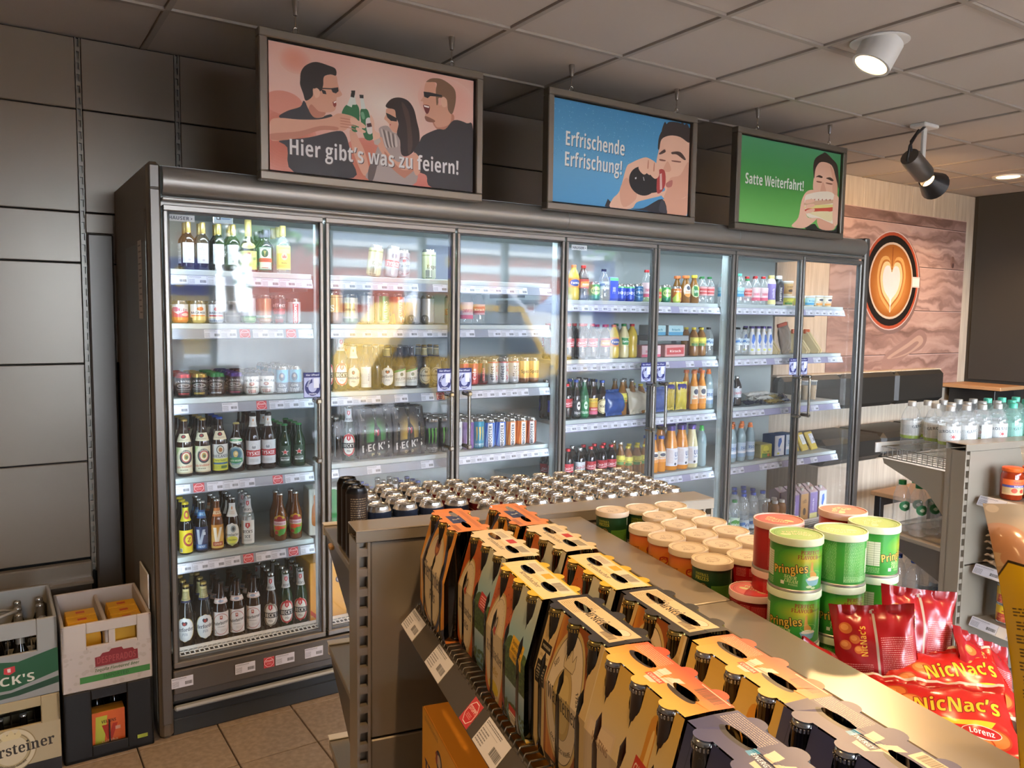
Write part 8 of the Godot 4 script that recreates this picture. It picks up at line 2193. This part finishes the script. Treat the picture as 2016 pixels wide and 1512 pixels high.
	for q in [["blue glossy snack bag, third shelf, fourth door", 2.35, 0.15, "2c4a8a"], ["white snack bag with golden print, third shelf, fifth door", 2.53, 0.1, "c8c0a8"], ["blue and red snack bag, third shelf, fifth door", 2.67, 0.1, "4a5a90"]]:
		var o := part(self, numbered("snack_bag"), bl, mt("bag_" + q[3], q[3], 0.25), Vector3(q[1], 1.195, -0.15), Vector3(-0.2, q[2], 0))
		tag(o, q[0], "bag")
	for q in [["drink pouch with violet top, third shelf, fifth door, left one", 2.79, "b8a03a"], ["drink pouch with violet top, third shelf, fifth door, right one", 2.89, "c8b438"]]:
		var o := thing("drink_pouch", q[0], "pouch", Vector3(q[1], 1.122, -0.17))
		part(o, "pouch", pillow(0.09, 0.17, 0.04), mt("pouch_" + q[2], q[2], 0.25), Vector3(0, 0.085, 0))
		part(o, "top_print", B.new().box(Vector3(0, 0.135, 0.004), Vector3(0.075, 0.04, 0.02), 0.008), mt("pouch_violet", "3a3480", 0.3))
	stock(0.766, "fourth", [["coke", 1.945, 2], ["coke", 2.048, 2], ["coke_light", 2.126, 2], ["coke", 2.203, 2], ["coke", 2.284, 2], ["coke", 2.351, 2], ["tea", 2.419, 2], ["icetea", 2.475, 2], ["icetea", 2.54, 2], ["icetea", 2.605, 2], ["oj_small", 2.672, 2], ["oj_small", 2.735, 2], ["carafe", 2.825, 2], ["carafe", 2.912, 2], ["carafe_pale", 2.995, 2], ["sportgreen", 3.07, 2]])
	stock(DECK, "bottom", [["volvic", 2.85, 2], ["volvic", 2.93, 2], ["volvic", 3.01, 2], ["volvic", 3.09, 2]])
	# doors six and seven
	stock(1.757, "top", [["teal", 3.29, 2], ["teal", 3.36, 2], ["clear", 3.435, 2], ["pink", 3.51, 2], ["pink", 3.585, 2], ["violetmilk", 3.66, 1], ["chocomilk", 3.736, 1]])
	for q in [["beige coffee cup with white lid atop a tub, top shelf, sixth door", 3.845, 1.823, 0.042, 0.095, "lb_coffee"], ["wide cream tub under the coffee cup, top shelf, sixth door", 3.845, 1.7575, 0.05, 0.062, "lb_tea"], ["wide cream tub beside the coffee cup, top shelf, seventh door", 3.96, 1.7575, 0.05, 0.062, "lb_tea"], ["blue tub, top shelf, seventh door", 4.075, 1.7575, 0.045, 0.07, "lb_teal"], ["orange tub, top shelf, seventh door, left one", 4.17, 1.7575, 0.042, 0.075, "lb_small_juice"], ["orange tub, top shelf, seventh door, right one", 4.265, 1.7575, 0.042, 0.075, "lb_small_juice"]]:
		var o := thing("food_tub", q[0], "tub", Vector3(q[1], q[2], -0.19))
		var p := [Vector2(0, 0), Vector2(q[3] * 0.84, 0), Vector2(q[3], q[4] - 0.008)]
		part(o, "tub", B.new().lathe(p, 24), mt("tub_cream", "c8b89a", 0.4))
		part(o, "label", hug([Vector2(0, 0)] + p, q[4] * 0.12, q[4] * 0.8, 1.4, q[5], false), mats.paper)
		part(o, "lid", B.new().lathe([Vector2(q[3] * 1.03, q[4] - 0.01), Vector2(q[3] * 1.04, q[4] - 0.002), Vector2(q[3] * 0.98, q[4]), Vector2(0, q[4] - 0.001)], 24), mats.white_plastic)
	stock(1.442, "second", [["drinkblue", 3.3, 2], ["clearw", 3.365, 2], ["clearw", 3.43, 2], ["drinkblue", 3.49, 2], ["drinkblue", 3.545, 2], ["drinkblue", 3.6, 2], ["drinkblue", 3.655, 2]])
	var k2 := 0
	for q in [["beige sandwich wedge, second shelf, sixth door", 3.72, 0.0], ["sandwich wedge with orange wrapper edge, second shelf, seventh door, left one", 4.03, 0.1], ["sandwich wedge with orange wrapper edge, second shelf, seventh door, right one", 4.16, 0.1]]:
		var o := thing("sandwich", q[0], "sandwich", Vector3(q[1], 1.4425, -0.2), 0.3)
		var tri := PackedVector2Array([Vector2(-0.06, 0), Vector2(0.05, 0), Vector2(0.055, 0.02), Vector2(-0.03, 0.14), Vector2(-0.06, 0.15)])
		for j in 2:
			part(o, "bread", B.new().at(Vector3(-0.022 + 0.044 * j, 0, 0), Vector3(0, -PI / 2, 0)).extrude(tri, -0.014, 0.014), mt("bread", "d0bd8e", 0.8))
		part(o, "filling", B.new().at(Vector3(0, 0, 0), Vector3(0, -PI / 2, 0)).extrude(PackedVector2Array([Vector2(-0.05, 0.005), Vector2(0.048, 0.005), Vector2(0.05, 0.02), Vector2(-0.03, 0.13)]), -0.007, 0.007), mt("filling", "b0623a", 0.6))
		if k2 > 0: part(o, "wrapper_edge", B.new().box(Vector3(0, 0.145, -0.045), Vector3(0.08, 0.03, 0.02), 0.004), mt("wrap_orange", "c85a20", 0.4))
		k2 += 1
	var bb := thing("snack_bag", "tall snack bag with red top between sandwiches, second shelf, seventh door", "bag", Vector3(3.86, 1.545, -0.2))
	part(bb, "bag_body", pillow(0.14, 0.2, 0.06), mt("bag_speckle", "8a7a6a", 0.4), Vector3.ZERO, Vector3(-0.1, 0.2, 0.15))
	part(bb, "red_top", B.new().box(Vector3(-0.012, 0.09, 0.0), Vector3(0.12, 0.024, 0.018), 0.004), mt("mark_red", "b83430", 0.5), Vector3.ZERO, Vector3(-0.1, 0.2, 0.15))
	stock(1.12, "third", [["sport", 3.3, 1], ["coke_light", 3.37, 1]])
	var bar := pillow(0.17, 0.06, 0.03).mesh()
	for j in 10:
		var o := part(self, numbered("snack_bar"), bar, [mt("bar_navy", "1f2440", 0.3), mt("bar_gold", "8a7434", 0.3), mt("bar_white", "b4b4ac", 0.3)][[0, 0, 1, 0, 2, 2, 1, 0, 2, 2][j]], Vector3(3.5 + 0.105 * (j % 4), 1.138 + 0.026 * (j / 4), -0.17 + 0.01 * (j % 3)), Vector3(-1.3, 0.3 + 0.35 * sin(j * 2.0), 0.0))
		tag(o, "%s wrapped snack bar, %s layer of the pile, %s from left" % [["navy", "navy", "gold", "navy", "white", "white", "gold", "navy", "white", "white"][j], ["bottom", "middle", "top"][j / 4], NTH[j % 4]], "snack bar", "loose pile of snack bars")
	for j in 2:
		var o := thing("clear_cup", "clear plastic cup with pale contents, third shelf, seventh door, %s one" % ["left", "right"][j], "cup", Vector3(4.09 + 0.072 * j, 1.1205, -0.19))
		part(o, "cup", B.new().lathe([Vector2(0, 0), Vector2(0.028, 0), Vector2(0.033, 0.13)], 20), mats.clear_pet)
		part(o, "contents", B.new().lathe([Vector2(0, 0.004), Vector2(0.026, 0.004), Vector2(0.03, 0.1), Vector2(0, 0.102)], 20), mt("snack_mix", "a88a5c", 0.7))
		part(o, "lid", B.new().lathe([Vector2(0.034, 0.128), Vector2(0.034, 0.134), Vector2(0, 0.134)], 20), mats.white_plastic)
	stock(0.766, "fourth", [["sport", 3.34, 2], ["sport", 3.428, 2], ["sport", 3.516, 2]])
	for q in [["pale yellow egg pack, fourth shelf, sixth door", 3.66, 0.11, 0.09, "c8c088", "lb_tea"], ["blue and white yogurt pack, fourth shelf, seventh door, left one", 3.79, 0.1, 0.14, "3a5a94", "lb_drinkblue"], ["blue and white yogurt pack, fourth shelf, seventh door, right one", 3.9, 0.09, 0.14, "5a7aa8", "lb_sport"]]:
		carton_box("dairy_pack", q[0], Vector3(q[1], 0.7665, -0.2), Vector3(q[2], q[3], 0.1), mt("dairy_" + q[4], q[4], 0.5), q[5])
	for j in 3:
		var o := thing("cheese_pack", "flat cheese slice pack leaning on the fourth shelf, seventh door, %s" % NTH[j], "packet", Vector3(4.03 + 0.1 * j, 0.7675, -0.2))
		part(o, "pack", B.new().box(Vector3(0, 0.065, 0), Vector3(0.1, 0.13, 0.016), 0.005), mt("cheese", ["c8b050", "b8a070", "a89484"][j], 0.35), Vector3.ZERO, Vector3(-0.45, 0.2, 0))
		part(o, "label", card(["lb_cream", "lb_white", "tag"][j], 0.06, 0.07), mats.paper, Vector3(0, 0.07, 0.0) + Basis.from_euler(Vector3(-0.45, 0.2, 0)) * Vector3(0, 0, 0.0095) + Vector3(0.003, 0, -0.034), Vector3(-0.45, 0.2, 0))
	stock(DECK, "bottom", [["volvic", 3.31, 3], ["volvic", 3.4, 3], ["vio", 3.49, 3], ["vio", 3.58, 3], ["vio", 3.67, 3], ["cacao", 3.79, 2], ["cacao", 3.86, 2]])
	var tm2 := mt("tetra", "b8a8b4", 0.4)
	for q in [["white and violet milk carton", 3.98, "lb_violet"], ["brown chocolate drink carton", 4.08, "lb_coffee"], ["grey and violet milk carton", 4.18, "lb_violet"], ["tall white milk carton with mountain print", 4.28, "lb_drinkblue"]]:
		for k in 2:
			var o := thing("milk_carton", "%s, %s row, bottom deck, seventh door" % [q[0], ORD[k]], "carton", Vector3(q[1], DECK + 0.0005, -0.19 - 0.1 * k), 0.0, "milk cartons on the bottom deck")
			part(o, "box", B.new().extrude(PackedVector2Array([Vector2(-0.042, 0), Vector2(0.042, 0), Vector2(0.042, 0.19), Vector2(-0.042, 0.19)]), -0.042, 0.042), tm2)
			part(o, "print", card(q[2], 0.08, 0.18), mats.paper, Vector3(0, 0.095, 0.0434))
			part(o, "slant", B.new().at(Vector3.ZERO, Vector3(0, PI / 2, 0)).extrude(PackedVector2Array([Vector2(-0.042, 0.19), Vector2(0.042, 0.19), Vector2(0.0, 0.215)]), -0.042, 0.042), tm2)
			part(o, "cap", B.new().lathe([Vector2(0.012, 0.2), Vector2(0.012, 0.222), Vector2(0, 0.223)], 14), mats.white_plastic, Vector3(0, 0, 0.016))
